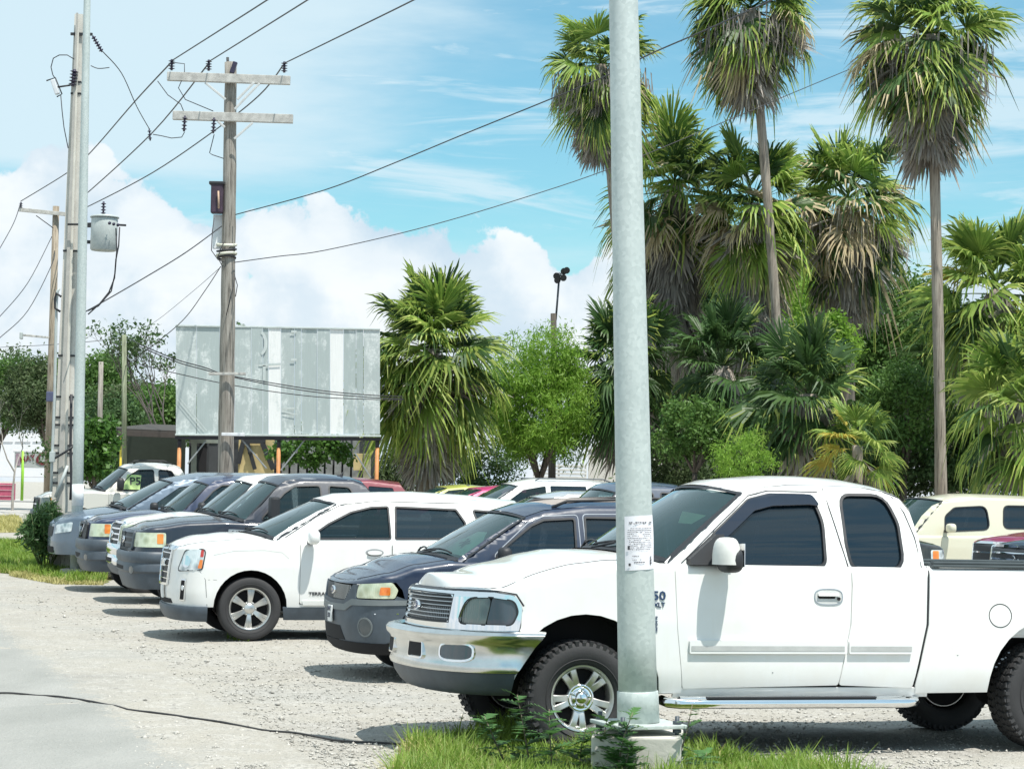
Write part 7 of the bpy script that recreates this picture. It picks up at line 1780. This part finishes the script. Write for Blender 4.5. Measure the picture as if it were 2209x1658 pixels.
# ================================================================== palms, trees, bushes, weeds
PALM_G = leaf_material('palm_leaf', (.12, .23, .04), (.28, .38, .08), .40, .45, .30, 1.5)
PALM_D = leaf_material('dead_palm_leaf', (.25, .225, .21), (.46, .42, .36), .22, .8, .35, 2.0)
PALM_T = leaf_material('palm_leaf_tip', (.26, .38, .06), (.50, .55, .16), .45, .5, .25, 2.0)
PALM_S = leaf_material('shaded_palm_leaf', (.035, .085, .025), (.085, .15, .045), .28, .45, .25, 1.5)  # darker copy of the frond greens, painting in shade from taller palms
PALM_W = leaf_material('straw_palm_leaf', (.40, .33, .19), (.62, .52, .34), .3, .7, .2, 2.0)
PALM_Y = leaf_material('yellow_palm_leaf', (.40, .33, .05), (.50, .42, .09), .3, .5, .2, 2.0)
def frond_mesh(name, elev, pet=.9, blade=1.0, spread=112, nseg=26, droop=.45, seed=0, dead=False, fold=.5):
    rs = random.Random(seed); V, F = [], []
    e = R(elev); t = Vector((math.cos(e), 0, math.sin(e))); side = Vector((0, 1, 0)); nrm = side.cross(t) * -1
    # petiole
    P = []; sag = .10 if not dead else .02
    for i in range(5):
        u = i / 4; P.append(t * pet * u + Vector((0, 0, -sag * u * u)))
    hub = P[-1]; tt = (P[-1] - P[-2]).normalized(); nn = tt.cross(side)
    if nn.z < 0: nn = -nn
    for i, p in enumerate(P):
        w = .030 - .014 * i / 4; V += [p + side * w, p - side * w, p + nn * w * .6]
    for i in range(4):
        a = i * 3; F += [(a, a + 3, a + 4, a + 1), (a, a + 2, a + 5, a + 3), (a + 1, a + 4, a + 5, a + 2)]
    for s in range(nseg):
        ph = R(-spread + 2 * spread * s / (nseg - 1) + rs.uniform(-2, 2)); c = abs(ph) / R(spread)
        L_ = blade * (1.0 - .28 * c ** 2) * rs.uniform(.88, 1.08)
        dirv = tt * math.cos(ph) + side * math.sin(ph); lift = nn * (fold * .32 * abs(math.sin(ph)))
        dirv = (dirv + lift).normalized(); perp = dirv.cross(nn).normalized(); dr = droop * rs.uniform(.6, 1.5)
        half = R(spread) / (nseg - 1); prev = None
        tipb = rs.random() < .25
        for k, (u, wf) in enumerate(((.02, 1), (.48, 1), (.78, .62), (1.0, .05))):
            w = L_ * min(u, .50) * math.tan(half) * wf * 1.06 + .002
            q = hub + dirv * L_ * u + Vector((0, 0, -dr * L_ * max(0, u - .45) ** 2 * (1.6 + (1.6 if tipb else 0)))) + perp * (rs.uniform(-.03, .03) * u)
            if k == 3: q = q + (hub - q) * .05 * dr
            tw = nn * w * (.75 if s % 2 else -.75)
            V += [q + perp * w + tw, q - perp * w - tw]
            i1 = len(V) - 2
            if prev is not None: F.append((prev, prev + 1, i1 + 1, i1))
            prev = i1
    me = bpy.data.meshes.new(name); me.from_pydata([tuple(v) for v in V], [], F); me.update()
    if not dead:
        for s in range(nseg):
            if s % 3 != 1: me.polygons[12 + s * 3 + 2].material_index = 1
            if s % 4 == 0: me.polygons[12 + s * 3 + 1].material_index = 1
    return me
FR_G = {}; FR_D = []
def build_frond_library():
    for k, el in enumerate((82, 62, 42, 22, 2, -18, -38, -58)):
        FR_G[el] = [frond_mesh('frond', el, .80 + .08 * j, 1.10, 112 - 8 * j, 36, (.28 if el > 50 else .50 if el > 10 else .85), 10 * k + j) for j in range(4)]
    for j in range(4): FR_D.append(frond_mesh('dead_frond', -76 - 3 * j, .55, 1.0, 46 + 8 * j, 15, .25, 200 + j, True, .2))
    for v in FR_G.values():
        for me in v: me.materials.append(PALM_G); me.materials.append(PALM_T)
    for me in FR_D: me.materials.append(PALM_D)
def palm(px, py, d, r, base_px, label, n=46, dead=30, skirt=1.5, tr=.17, seed=0, lo=-58, hi=82, lean=(0, 0), thread=0, yellow=0, cat='palm tree', shade=False, straw=0.0, ragged=.0, dim=.35):
    """px,py: heart of the crown; r: reach of the fronds in metres; base_px: where the foot stands"""
    rs = random.Random(seed); c = at(px, py, d); bx = at(base_px, 1050, d).x; g0 = gz(bx, d); foot = Vector((bx, d, g0)); H = c - foot
    t = empty('palm_tree', foot, 0, label, cat)
    m = MB(); pts, rr = [], []
    for i in range(15):
        u = i / 14; p = Vector((H.x * (u ** 1.3 + lean[0] * math.sin(u * math.pi)), 0, H.z * u)); pts.append(p); rr.append(tr * (1.25 - .25 * min(1, u * 4) - .12 * u) * rs.uniform(.96, 1.04))
    m.tube(pts, rr, 12)
    m.build('trunk', wood_material('palm_trunk_bark', (.28, .24, .20), (.44, .39, .32)), t)
    s = r / 1.62; ga = 2.39996; ks = sorted(FR_G)
    for i in range(n):
        u = (i + .5) / n; el = hi + (lo - hi) * u ** 1.05; k = min(ks, key=lambda q: abs(q - el)); me = rs.choice(FR_G[k])
        o = bpy.data.objects.new('frond', me); COL.objects.link(o); o.parent = t
        sc = s * rs.uniform(.72, 1.16); o.scale = (sc, sc * rs.uniform(.7, 1.08), sc * rs.uniform(.9, 1.15)); o.location = H + Vector((0, 0, (.25 - .75 * u) * s)); o.rotation_euler = (rs.uniform(-.6, .6), (el - k) * -.0174 + rs.uniform(-.22, .26), i * ga + rs.uniform(-.45, .45))
        if straw and u > .35 and rs.random() < straw:
            for q_ in (0, 1): o.material_slots[q_].link = 'OBJECT'; o.material_slots[q_].material = PALM_W
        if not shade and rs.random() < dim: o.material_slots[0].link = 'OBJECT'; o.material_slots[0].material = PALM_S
        if shade: o.material_slots[0].link = 'OBJECT'; o.material_slots[0].material = PALM_S  # shade is put into the leaf colour of the whole crown
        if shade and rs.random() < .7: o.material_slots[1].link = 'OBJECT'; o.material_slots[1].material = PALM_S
        if yellow and rs.random() < yellow: o.material_slots[0].link = 'OBJECT'; o.material_slots[0].material = PALM_Y
    for i in range(int(dead * (1 + ragged))):
        u = (i % dead + .5) / dead; o = bpy.data.objects.new('dead_frond', rs.choice(FR_D)); COL.objects.link(o); o.parent = t
        sc = s * rs.uniform(.8, 1.15) * (1.0 - .12 * u); o.scale = (sc, sc, sc); wild = i >= dead
        o.location = H + Vector((0, 0, -.35 * s - skirt * u * .9 * (.35 if wild else 1))); o.rotation_euler = (rs.uniform(-.3, .3), (rs.uniform(-.95, -.35) if wild else rs.uniform(-.42, .02)) - .18 * (1 - u), i * ga * 1.37 + rs.uniform(-.4, .4))
        if wild: o.scale = (sc * rs.uniform(.9, 1.35), sc * .6, sc)
    if skirt > .5:
        # the matted thatch of old leaf strips against the trunk
        V, F = [], []; nst = int(1000 + 900 * skirt)
        for i in range(nst):
            a = rs.uniform(0, 6.283); u = rs.random() ** .8; rad = (tr + s * (.20 + .30 * math.sin(min(1, u * 1.25) * 2.6)) * rs.uniform(.6, 1.1)); z = H.z - .5 * s - u * skirt; ln = s * rs.uniform(.35, .9)
            p0 = Vector((H.x + rad * .55 * math.cos(a), rad * .55 * math.sin(a), z + ln * .6)); p1 = Vector((H.x + rad * math.cos(a), rad * math.sin(a), z)); p2 = p1 + Vector((.10 * s * math.cos(a + rs.uniform(-1, 1)), .10 * s * math.sin(a), -ln * .5)); w = rs.uniform(.012, .03)
            tn = Vector((-math.sin(a), math.cos(a), 0)) * w; b = len(V); V += [p0 + tn, p0 - tn, p1 + tn * 1.3, p1 - tn * 1.3, p2 + tn * .2, p2 - tn * .2]; F += [(b, b + 1, b + 3, b + 2), (b + 2, b + 3, b + 5, b + 4)]
        o = np_mesh('dead_thatch', [tuple(v) for v in V], F, PALM_D, t); o['kind'] = 'stuff'
    if thread:
        V, F = [], []
        for i in range(thread):
            a = rs.uniform(0, 6.283); rad = r * rs.uniform(.35, .95); z = H.z - rs.uniform(.1, .9) * s; ln = rs.uniform(.5, 1.3) * s
            p0 = Vector((H.x + rad * math.cos(a), rad * math.sin(a), z)); p1 = p0 + Vector((rs.uniform(-.1, .1), rs.uniform(-.1, .1), -ln * .5)); p2 = p1 + Vector((rs.uniform(-.12, .06), 0, -ln * .5)); w = rs.uniform(.008, .022)
            tn = Vector((w, w * .3, 0)); b = len(V); V += [p0 + tn, p0 - tn, p1 + tn, p1 - tn, p2 + tn * .2, p2 - tn * .2]; F += [(b, b + 1, b + 3, b + 2), (b + 2, b + 3, b + 5, b + 4)]
        o = np_mesh('hanging_threads', [tuple(v) for v in V], F, PALM_D, t); o['kind'] = 'stuff'
    return t
def leaf_cloud(center, size, nclump, per, leaf, seed=0, hang=0.0, shell=.55, aspect=2.2, flat=1.0, spread=.16):
    """leaves gathered in clumps through an uneven crown"""
    rs = np.random.RandomState(seed); n = nclump
    dirs = rs.normal(size=(n, 3)); dirs /= np.linalg.norm(dirs, axis=1)[:, None]
    rad = (shell + (1 - shell) * rs.rand(n)) ** (1 / 1.6); lump = 1 + .28 * np.sin(dirs[:, 0] * 5 + seed) * np.cos(dirs[:, 2] * 4 + seed * 2) + .16 * rs.normal(size=n)
    C = dirs * (rad * lump)[:, None] * np.array(size); low = C[:, 2] < -size[2] * .55; C[low, 2] *= .75
    k = per; P = np.repeat(C, k, 0) + rs.normal(size=(n * k, 3)) * spread * np.mean(size) * np.array([1, 1, .8])
    N = len(P); a = rs.normal(size=(N, 3)); a[:, 2] -= hang * 2.0; a /= np.linalg.norm(a, axis=1)[:, None]
    b = rs.normal(size=(N, 3)); b -= a * np.sum(a * b, 1)[:, None]; b /= np.linalg.norm(b, axis=1)[:, None]
    L_ = leaf * (.6 + .8 * rs.rand(N))[:, None]; W = L_ / aspect
    V = np.stack([P - b * W * .35, P + a * L_ * .5 - b * W * .5, P + a * L_, P + a * L_ * .5 + b * W * .5], 1) + np.array(center)
    F = np.arange(N * 4).reshape(-1, 4)
    return V.reshape(-1, 3), F
def tree(name, px, py, d, size, label, mat, cat='tree', nclump=90, per=70, leaf=.14, seed=0, hang=0.0, trunk=True, shell=.5, aspect=2.2, bark=None, base_px=None, ntr=3, spread=.16, group=None):
    if px == 20: base_px = -25
    if px == 90: base_px = 112
    c = at(px, py, d); bx = at(base_px, 1050, d).x if base_px else c.x; g0 = gz(bx, d); foot = Vector((bx, d, g0)); H = c - foot; rs = random.Random(seed)
    t = empty(name, foot, 0, label, cat, group)
    V, F = leaf_cloud(H, size, nclump, per, leaf, seed, hang, shell, aspect, spread=spread); o = np_mesh('crown', V, F, mat, t)
    if trunk:
        m = MB(); bark = bark or wood_material('tree_bark', (.10, .085, .07), (.20, .17, .14)); r0 = .05 * max(size) + .03
        fork = Vector((H.x * .5, 0, max(.3, (H.z - size[2]) * .75 + .25)))
        m.tube([Vector((0, 0, -.05)), fork * .5 + Vector((rs.uniform(-.06, .06), 0, 0)), fork], [r0 * 1.3, r0, r0 * .9], 10)
        tk = m.build('trunk', bark, t)
        for k in range(ntr + 3):
            a = k * 2.1 + seed; e = Vector((H.x + size[0] * .6 * math.cos(a), size[1] * .6 * math.sin(a), H.z + size[2] * rs.uniform(-.3, .55))); mid = fork + (e - fork) * .5 + Vector((rs.uniform(-.2, .2), rs.uniform(-.2, .2), rs.uniform(-.1, .25)))
            b = MB(); b.tube([fork, mid, e], [r0 * .6, r0 * .35, r0 * .1], 6); b.build('branch', bark, t)
    return t
def bare_tree(px, py, d, h, label, seed=0, leaves=0, mat=None, spreadf=.55, bark=None, top=None):
    rs = random.Random(seed); a = at(px, py, d); g0 = gz(a.x, d); t = empty('bare_tree', Vector((a.x, d, g0)), 0, label, 'tree'); m = MB(); tips = []
    bark = bark or simple('pale_bark', (.34, .32, .29), .9, var=.2)
    def grow(p, v, l, r, k):
        mid = p + v * l * .5 + Vector((rs.uniform(-1, 1), rs.uniform(-1, 1), 0)) * l * .06; e = p + v * l + Vector((rs.uniform(-1, 1), rs.uniform(-1, 1), rs.uniform(-.5, 1))) * l * .08
        m.tube([p, mid, e], [r, r * .8, r * .6], 6 if k > 1 else 4, caps=False)
        if k == 0: tips.append(e); return
        for i in range(rs.choice((2, 3, 3))):
            w = (v + Vector((rs.uniform(-1, 1), rs.uniform(-1, 1), rs.uniform(-.15, .6))) * spreadf).normalized(); grow(e, w, l * rs.uniform(.6, .82), r * .58, k - 1)
    grow(Vector((0, 0, -.05)), Vector((0.05, 0, 1)).normalized(), h * .33, h * .011 + .012, 5)
    m.build('branches', bark, t)
    if leaves and mat:
        R_ = np.random.RandomState(seed); T = np.array([tuple(v) for v in tips]); n = leaves; P = T[R_.randint(0, len(T), n)] + R_.normal(size=(n, 3)) * .12
        A = R_.normal(size=(n, 3)) * .07; B = R_.normal(size=(n, 3)) * .03; V = np.stack([P, P + A * .5 + B, P + A, P + A * .5 - B], 1).reshape(-1, 3)
        np_mesh('leaves', V, np.arange(n * 4).reshape(-1, 4), mat, t)
    return t
def build_plants():
    build_frond_library()
    palm(930, 752, 62, 1.86, 922, 'short bushy fan palm beside the billboard, grey thatch hanging under its crown', 104, 76, 2.3, .26, 1, -72, 84, straw=.04, ragged=.3, dim=.4)
    palm(1296, 140, 66, 1.60, 1372, 'tall palm whose crown shows either side of the big steel pole top', 64, 56, 1.7, .16, 2, -80, 58, thread=260, dim=.55, straw=.2, ragged=.5)
    palm(1620, 20, 66, 1.80, 1700, 'tall slender palm left of the upper right one, crown cut by the frame', 70, 60, 1.6, .15, 3, -80, 60, thread=320, dim=.6, straw=.3, ragged=.6)
    palm(2008, 75, 55, 1.70, 2032, 'tallest palm at upper right with long hanging thatch below its crown', 76, 66, 2.3, .145, 4, -80, 62, thread=380, dim=.6, straw=.28, ragged=.6)
    palm(1455, 400, 70, 2.15, 1465, 'palm just right of the steel pole with a long grey skirt', 56, 60, 4.3, .22, 5, -64, 80, straw=.15, ragged=.2)
    palm(1625, 440, 68, 1.95, 1650, 'palm with a long thatch skirt behind the slender trunk', 56, 64, 4.2, .22, 6, -66, 82, straw=.2, ragged=.3)
    palm(1828, 430, 70, 2.1, 1830, 'round-crowned palm with straw-coloured drying fronds, middle of the right group', 58, 60, 2.6, .24, 7, -68, 85, thread=120, straw=.42, ragged=.2)
    palm(2150, 625, 58, 1.95, 2120, 'wide palm at the right edge below the tallest one, some fronds yellow', 54, 36, 1.6, .22, 8, -62, 80, yellow=.06)
    palm(1345, 775, 66, 1.75, 1345, 'shaded palm half hidden behind the big steel pole', 52, 36, 2.0, .22, 9, -62, 82, shade=True)
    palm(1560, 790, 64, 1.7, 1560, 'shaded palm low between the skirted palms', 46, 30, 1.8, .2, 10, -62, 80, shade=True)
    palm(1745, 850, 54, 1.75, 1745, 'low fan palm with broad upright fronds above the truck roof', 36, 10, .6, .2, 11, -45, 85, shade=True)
    palm(2215, 870, 50, 1.55, 2225, 'bright low fan palm cut by the right edge', 44, 14, .8, .2, 12, -55, 80)
    palm(1850, 960, 52, 1.0, 1850, 'small young fan palm with yellow-tipped leaves above the truck cab', 20, 6, .3, .14, 13, -35, 75, yellow=.1)
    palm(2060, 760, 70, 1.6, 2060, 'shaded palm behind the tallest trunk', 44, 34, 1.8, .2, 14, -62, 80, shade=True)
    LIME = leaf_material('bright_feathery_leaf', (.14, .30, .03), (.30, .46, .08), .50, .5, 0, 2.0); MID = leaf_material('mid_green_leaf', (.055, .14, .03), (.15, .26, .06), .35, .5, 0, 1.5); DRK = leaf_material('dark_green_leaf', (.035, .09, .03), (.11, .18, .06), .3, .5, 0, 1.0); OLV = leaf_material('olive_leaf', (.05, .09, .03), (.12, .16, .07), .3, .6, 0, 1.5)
    tree('feathery_tree', 1165, 880, 65, (1.72, 1.5, 1.95), 'bright lime-green feathery tree between the bushy palm and the steel pole', LIME, 'tree', 200, 170, .17, 1, .5, shell=.45, aspect=5, spread=.13, base_px=1165)
    tree('leafy_tree', 1910, 745, 76, (2.7, 2.0, 2.4), 'big green leafy tree behind the right palms', MID, 'tree', 220, 150, .17, 2, .2, shell=.55)
    tree('leafy_tree', 1730, 690, 79, (1.7, 1.5, 1.7), 'pale green tree between the skirted palms', LIME, 'tree', 80, 80, .15, 3, .2)
    tree('bush', 1602, 985, 52, (.70, .6, .62), 'bright green fern-leaved bush above the truck windscreen', LIME, 'bush', 60, 60, .10, 4, .4, trunk=False, aspect=4)
    for i, (x, y, d, s, lab, mt) in enumerate([(1500, 930, 58, (.95, .7, .8), 'leafy green shrub just right of the steel pole', MID), (1668, 890, 59, (.8, .6, .9), 'tall leafy shrub left of the broad fan palm', MID), (1950, 880, 60, (1.2, .8, 1.5), 'leafy green shrub left of the tallest palm trunk', MID), (1790, 740, 66, (.8, .7, .9), 'leafy lime shrub below the round-crowned palm', LIME), (2100, 930, 60, (1.0, .7, 1.1), 'leafy shrub behind the cream car', MID)]):
        tree('leafy_shrub', x, y, d, s, lab, mt, 'shrub', 90, 90, .12, 120 + i, .15, shell=.45, group='leafy shrubs among the right palms')
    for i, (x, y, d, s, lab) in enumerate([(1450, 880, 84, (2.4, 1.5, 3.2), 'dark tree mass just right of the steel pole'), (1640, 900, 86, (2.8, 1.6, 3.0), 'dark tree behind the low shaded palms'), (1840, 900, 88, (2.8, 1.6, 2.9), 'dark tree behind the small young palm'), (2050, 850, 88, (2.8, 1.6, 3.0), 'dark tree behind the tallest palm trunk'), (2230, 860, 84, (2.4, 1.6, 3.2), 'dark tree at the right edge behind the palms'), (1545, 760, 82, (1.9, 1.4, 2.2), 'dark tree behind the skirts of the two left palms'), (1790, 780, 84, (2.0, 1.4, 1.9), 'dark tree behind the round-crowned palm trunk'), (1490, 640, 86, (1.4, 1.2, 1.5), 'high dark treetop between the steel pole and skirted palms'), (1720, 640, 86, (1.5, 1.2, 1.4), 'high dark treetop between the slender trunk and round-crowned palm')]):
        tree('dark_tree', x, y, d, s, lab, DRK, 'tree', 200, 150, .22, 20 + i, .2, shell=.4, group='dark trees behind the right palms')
    for i, (x, d, w, lab) in enumerate([(1430, 60, 1.3, 'low hedge bush right of the steel pole'), (1560, 62, 1.5, 'low hedge bush beneath the shaded palm'), (1700, 61, 1.5, 'low hedge bush beneath the broad fan palm'), (1830, 60, 1.5, 'low hedge bush beside the young palm'), (1960, 61, 1.5, 'low hedge bush left of the tallest trunk'), (2100, 60, 1.6, 'low hedge bush above the cream car'), (2220, 59, 1.4, 'low hedge bush at the right edge'), (1030, 72, 1.3, 'low dark bush right of the bushy palm'), (860, 70, 1.1, 'low dark bush left of the bushy palm trunk')]):
        tree('hedge_bush', x, 1012, d, (w, .8, .95), lab, DRK if i % 2 else OLV, 'bush', 70, 90, .12, 40 + i, .1, trunk=False, shell=.3, group='low bushes behind the parked cars')
    # left side
    for i, (x, y, d, s, lab, mt) in enumerate([(20, 850, 100, (1.9, 1.5, 1.7), 'green tree at the left edge above the white building', MID), (90, 855, 98, (1.6, 1.5, 1.8), 'green tree behind the two far utility poles', OLV), (215, 845, 92, (1.4, 1.4, 1.7), 'green tree right of the slim steel pole', MID), (300, 900, 90, (1.8, 1.5, 1.3), 'olive tree left of the billboard', OLV), (350, 905, 84, (1.4, 1.4, 1.2), 'bushy tree beside the billboard edge', MID), (240, 960, 80, (1.9, 1.4, 1.6), 'low dark bush behind the tin canopy', DRK)]):
        tree('leafy_tree', x, y, d, s, lab, mt, 'tree', 120, 130, .16, 60 + i, .1, shell=.45)
    BR = leaf_material('broad_shiny_leaf', (.035, .10, .015), (.12, .24, .05), .35, .35, 0, 3.0)
    tree('broadleaf_bush', 205, 975, 58, (.52, .45, .95), 'broad-leaved glossy bush beside the slim steel pole', BR, 'bush', 70, 34, .16, 70, .3, trunk=True, aspect=1.7)
    tree('broadleaf_bush', 672, 968, 63, (1.05, .5, .48), 'broad-leaved vine bush under the billboard', BR, 'bush', 60, 34, .15, 71, .4, trunk=False, aspect=1.7)
    tree('roof_weed', 518, 699, 60.1, (.12, .1, .05), 'tiny tuft of leaves on top of the billboard', BR, 'weed', 8, 6, .06, 72, trunk=False)
    bare_tree(30, 980, 96, 5.0, 'bare pale-branched tree in front of the white building', 3, 300, OLV, .75)
    bare_tree(345, 990, 72, 6.0, 'sparse thin-leaved tree with open branches left of the billboard', 5, 1500, DRK, .50, bark=simple('dark_twig_bark', (.10, .09, .08), .9))
    # dark bush by the first pole
    g = at(100, 1147, 42.3); DBK = leaf_material('oleander_leaf', (.03, .085, .03), (.10, .18, .06), .25, .4, 0, 4.0)
    t = empty('oleander_bush', Vector((g.x, g.y, gz(g.x, g.y))), 0, 'dense dark green bush at the foot of the concrete and slim poles', 'bush')
    V, F = leaf_cloud(Vector((0, 0, .76)), (.42, .36, .46), 130, 52, .14, 33, -.15, .35, 5.0); np_mesh('foliage', V, F, DBK, t)
    m = MB(); rs = random.Random(3)
    for k in range(14):
        a = k * 2.4; m.tube([Vector((.05 * math.cos(a), .05 * math.sin(a), 0)), Vector((.3 * math.cos(a), .3 * math.sin(a), .55)), Vector((.45 * math.cos(a), .45 * math.sin(a), .95 + .2 * rs.random()))], [.014, .01, .004], 5)
    m.build('stems', simple('green_stem', (.12, .16, .06), .7), t)
    # weeds round the big pole
    WL = leaf_material('weed_leaf', (.05, .13, .035), (.12, .25, .08), .3, .5, .3, 6.0); SM = simple('weed_stem', (.20, .16, .12), .7)
    def weed(px, py, dd, h, seed, lab, tilt=(0, 0), nl=16, ls=.10):
        g_ = at(px, py, dd); x, y = g_.x, dd; z = gzn(x, y)[0]; rs = random.Random(seed); t = empty('weed', Vector((x, y, z)), 0, lab, 'weed', 'weeds growing round the big steel pole')
        m = MB(); top = Vector((tilt[0] * h, tilt[1] * h, h)); pts = [top * u + Vector((rs.uniform(-.01, .01), 0, 0)) for u in (0, .35, .7, 1)]; m.tube(pts, [.007, .006, .004, .002], 5); m.build('stem', SM, t)
        V, F = [], []
        for i in range(nl):
            u = .15 + .85 * i / nl; p = top * u; a = i * 2.4 + rs.uniform(-.4, .4); l = ls * rs.uniform(.7, 1.3) * (1.1 - .35 * u); dr = Vector((math.cos(a), math.sin(a), rs.uniform(-.05, .75))).normalized(); sd = dr.cross(Vector((0, 0, 1))).normalized()
            nlob = 4
            for q_ in range(nlob):  # deeply lobed leaf: several narrow blades
                f = q_ / nlob; c0 = p + dr * l * (.15 + .75 * f) + Vector((0, 0, -.25 * l * f * f))
                for sg in (-1, 1):
                    e = c0 + (dr * .55 + sd * sg).normalized() * l * .38 * (1 - .5 * f); w = dr * l * .11; b = len(V); V += [c0 - w, c0 + w, e]; F.append((b, b + 1, b + 2))
            e = p + dr * l * 1.15 + Vector((0, 0, -.3 * l)); w = sd * l * .08; b = len(V); V += [p - w, p + w, e]; F.append((b, b + 1, b + 2))
        np_mesh('leaves', [tuple(v) for v in V], F, WL, t)
    spec = [(1105, 1640, 14.0, .38, 'leafy weed at the left of the grass clump', (-.5, 0)), (1150, 1640, 13.9, .52, 'weed leaning in front of the tyre tread', (-.2, 0)), (1195, 1640, 13.8, .44, 'weed before the left of the front wheel rim', (-.1, 0)), (1240, 1640, 13.7, .34, 'low weed before the middle of the front wheel', (.2, 0)), (1290, 1620, 13.6, .40, 'weed beside the concrete block, rising over the wheel', (.15, 0)), (1320, 1615, 13.45, .46, 'tall weed leaning against the big steel pole', (.25, 0)), (1345, 1625, 13.4, .30, 'short weed in front of the concrete block corner', (.1, 0)), (1452, 1580, 13.55, .52, 'spindly weed right of the big steel pole', (.22, 0)), (1500, 1640, 13.6, .22, 'small weed at the right of the concrete block', (.3, 0))]
    for i, (x, y, dd, h, lab, tl) in enumerate(spec): weed(x, y, dd, h, 80 + i, lab, tl, 26 if i != 7 else 12, .17 if i != 7 else .13)
build_ground()
build_surfaces()
build_poles()
build_billboard()
build_f150_front()
build_front_row()
build_back_rows()
build_plants()
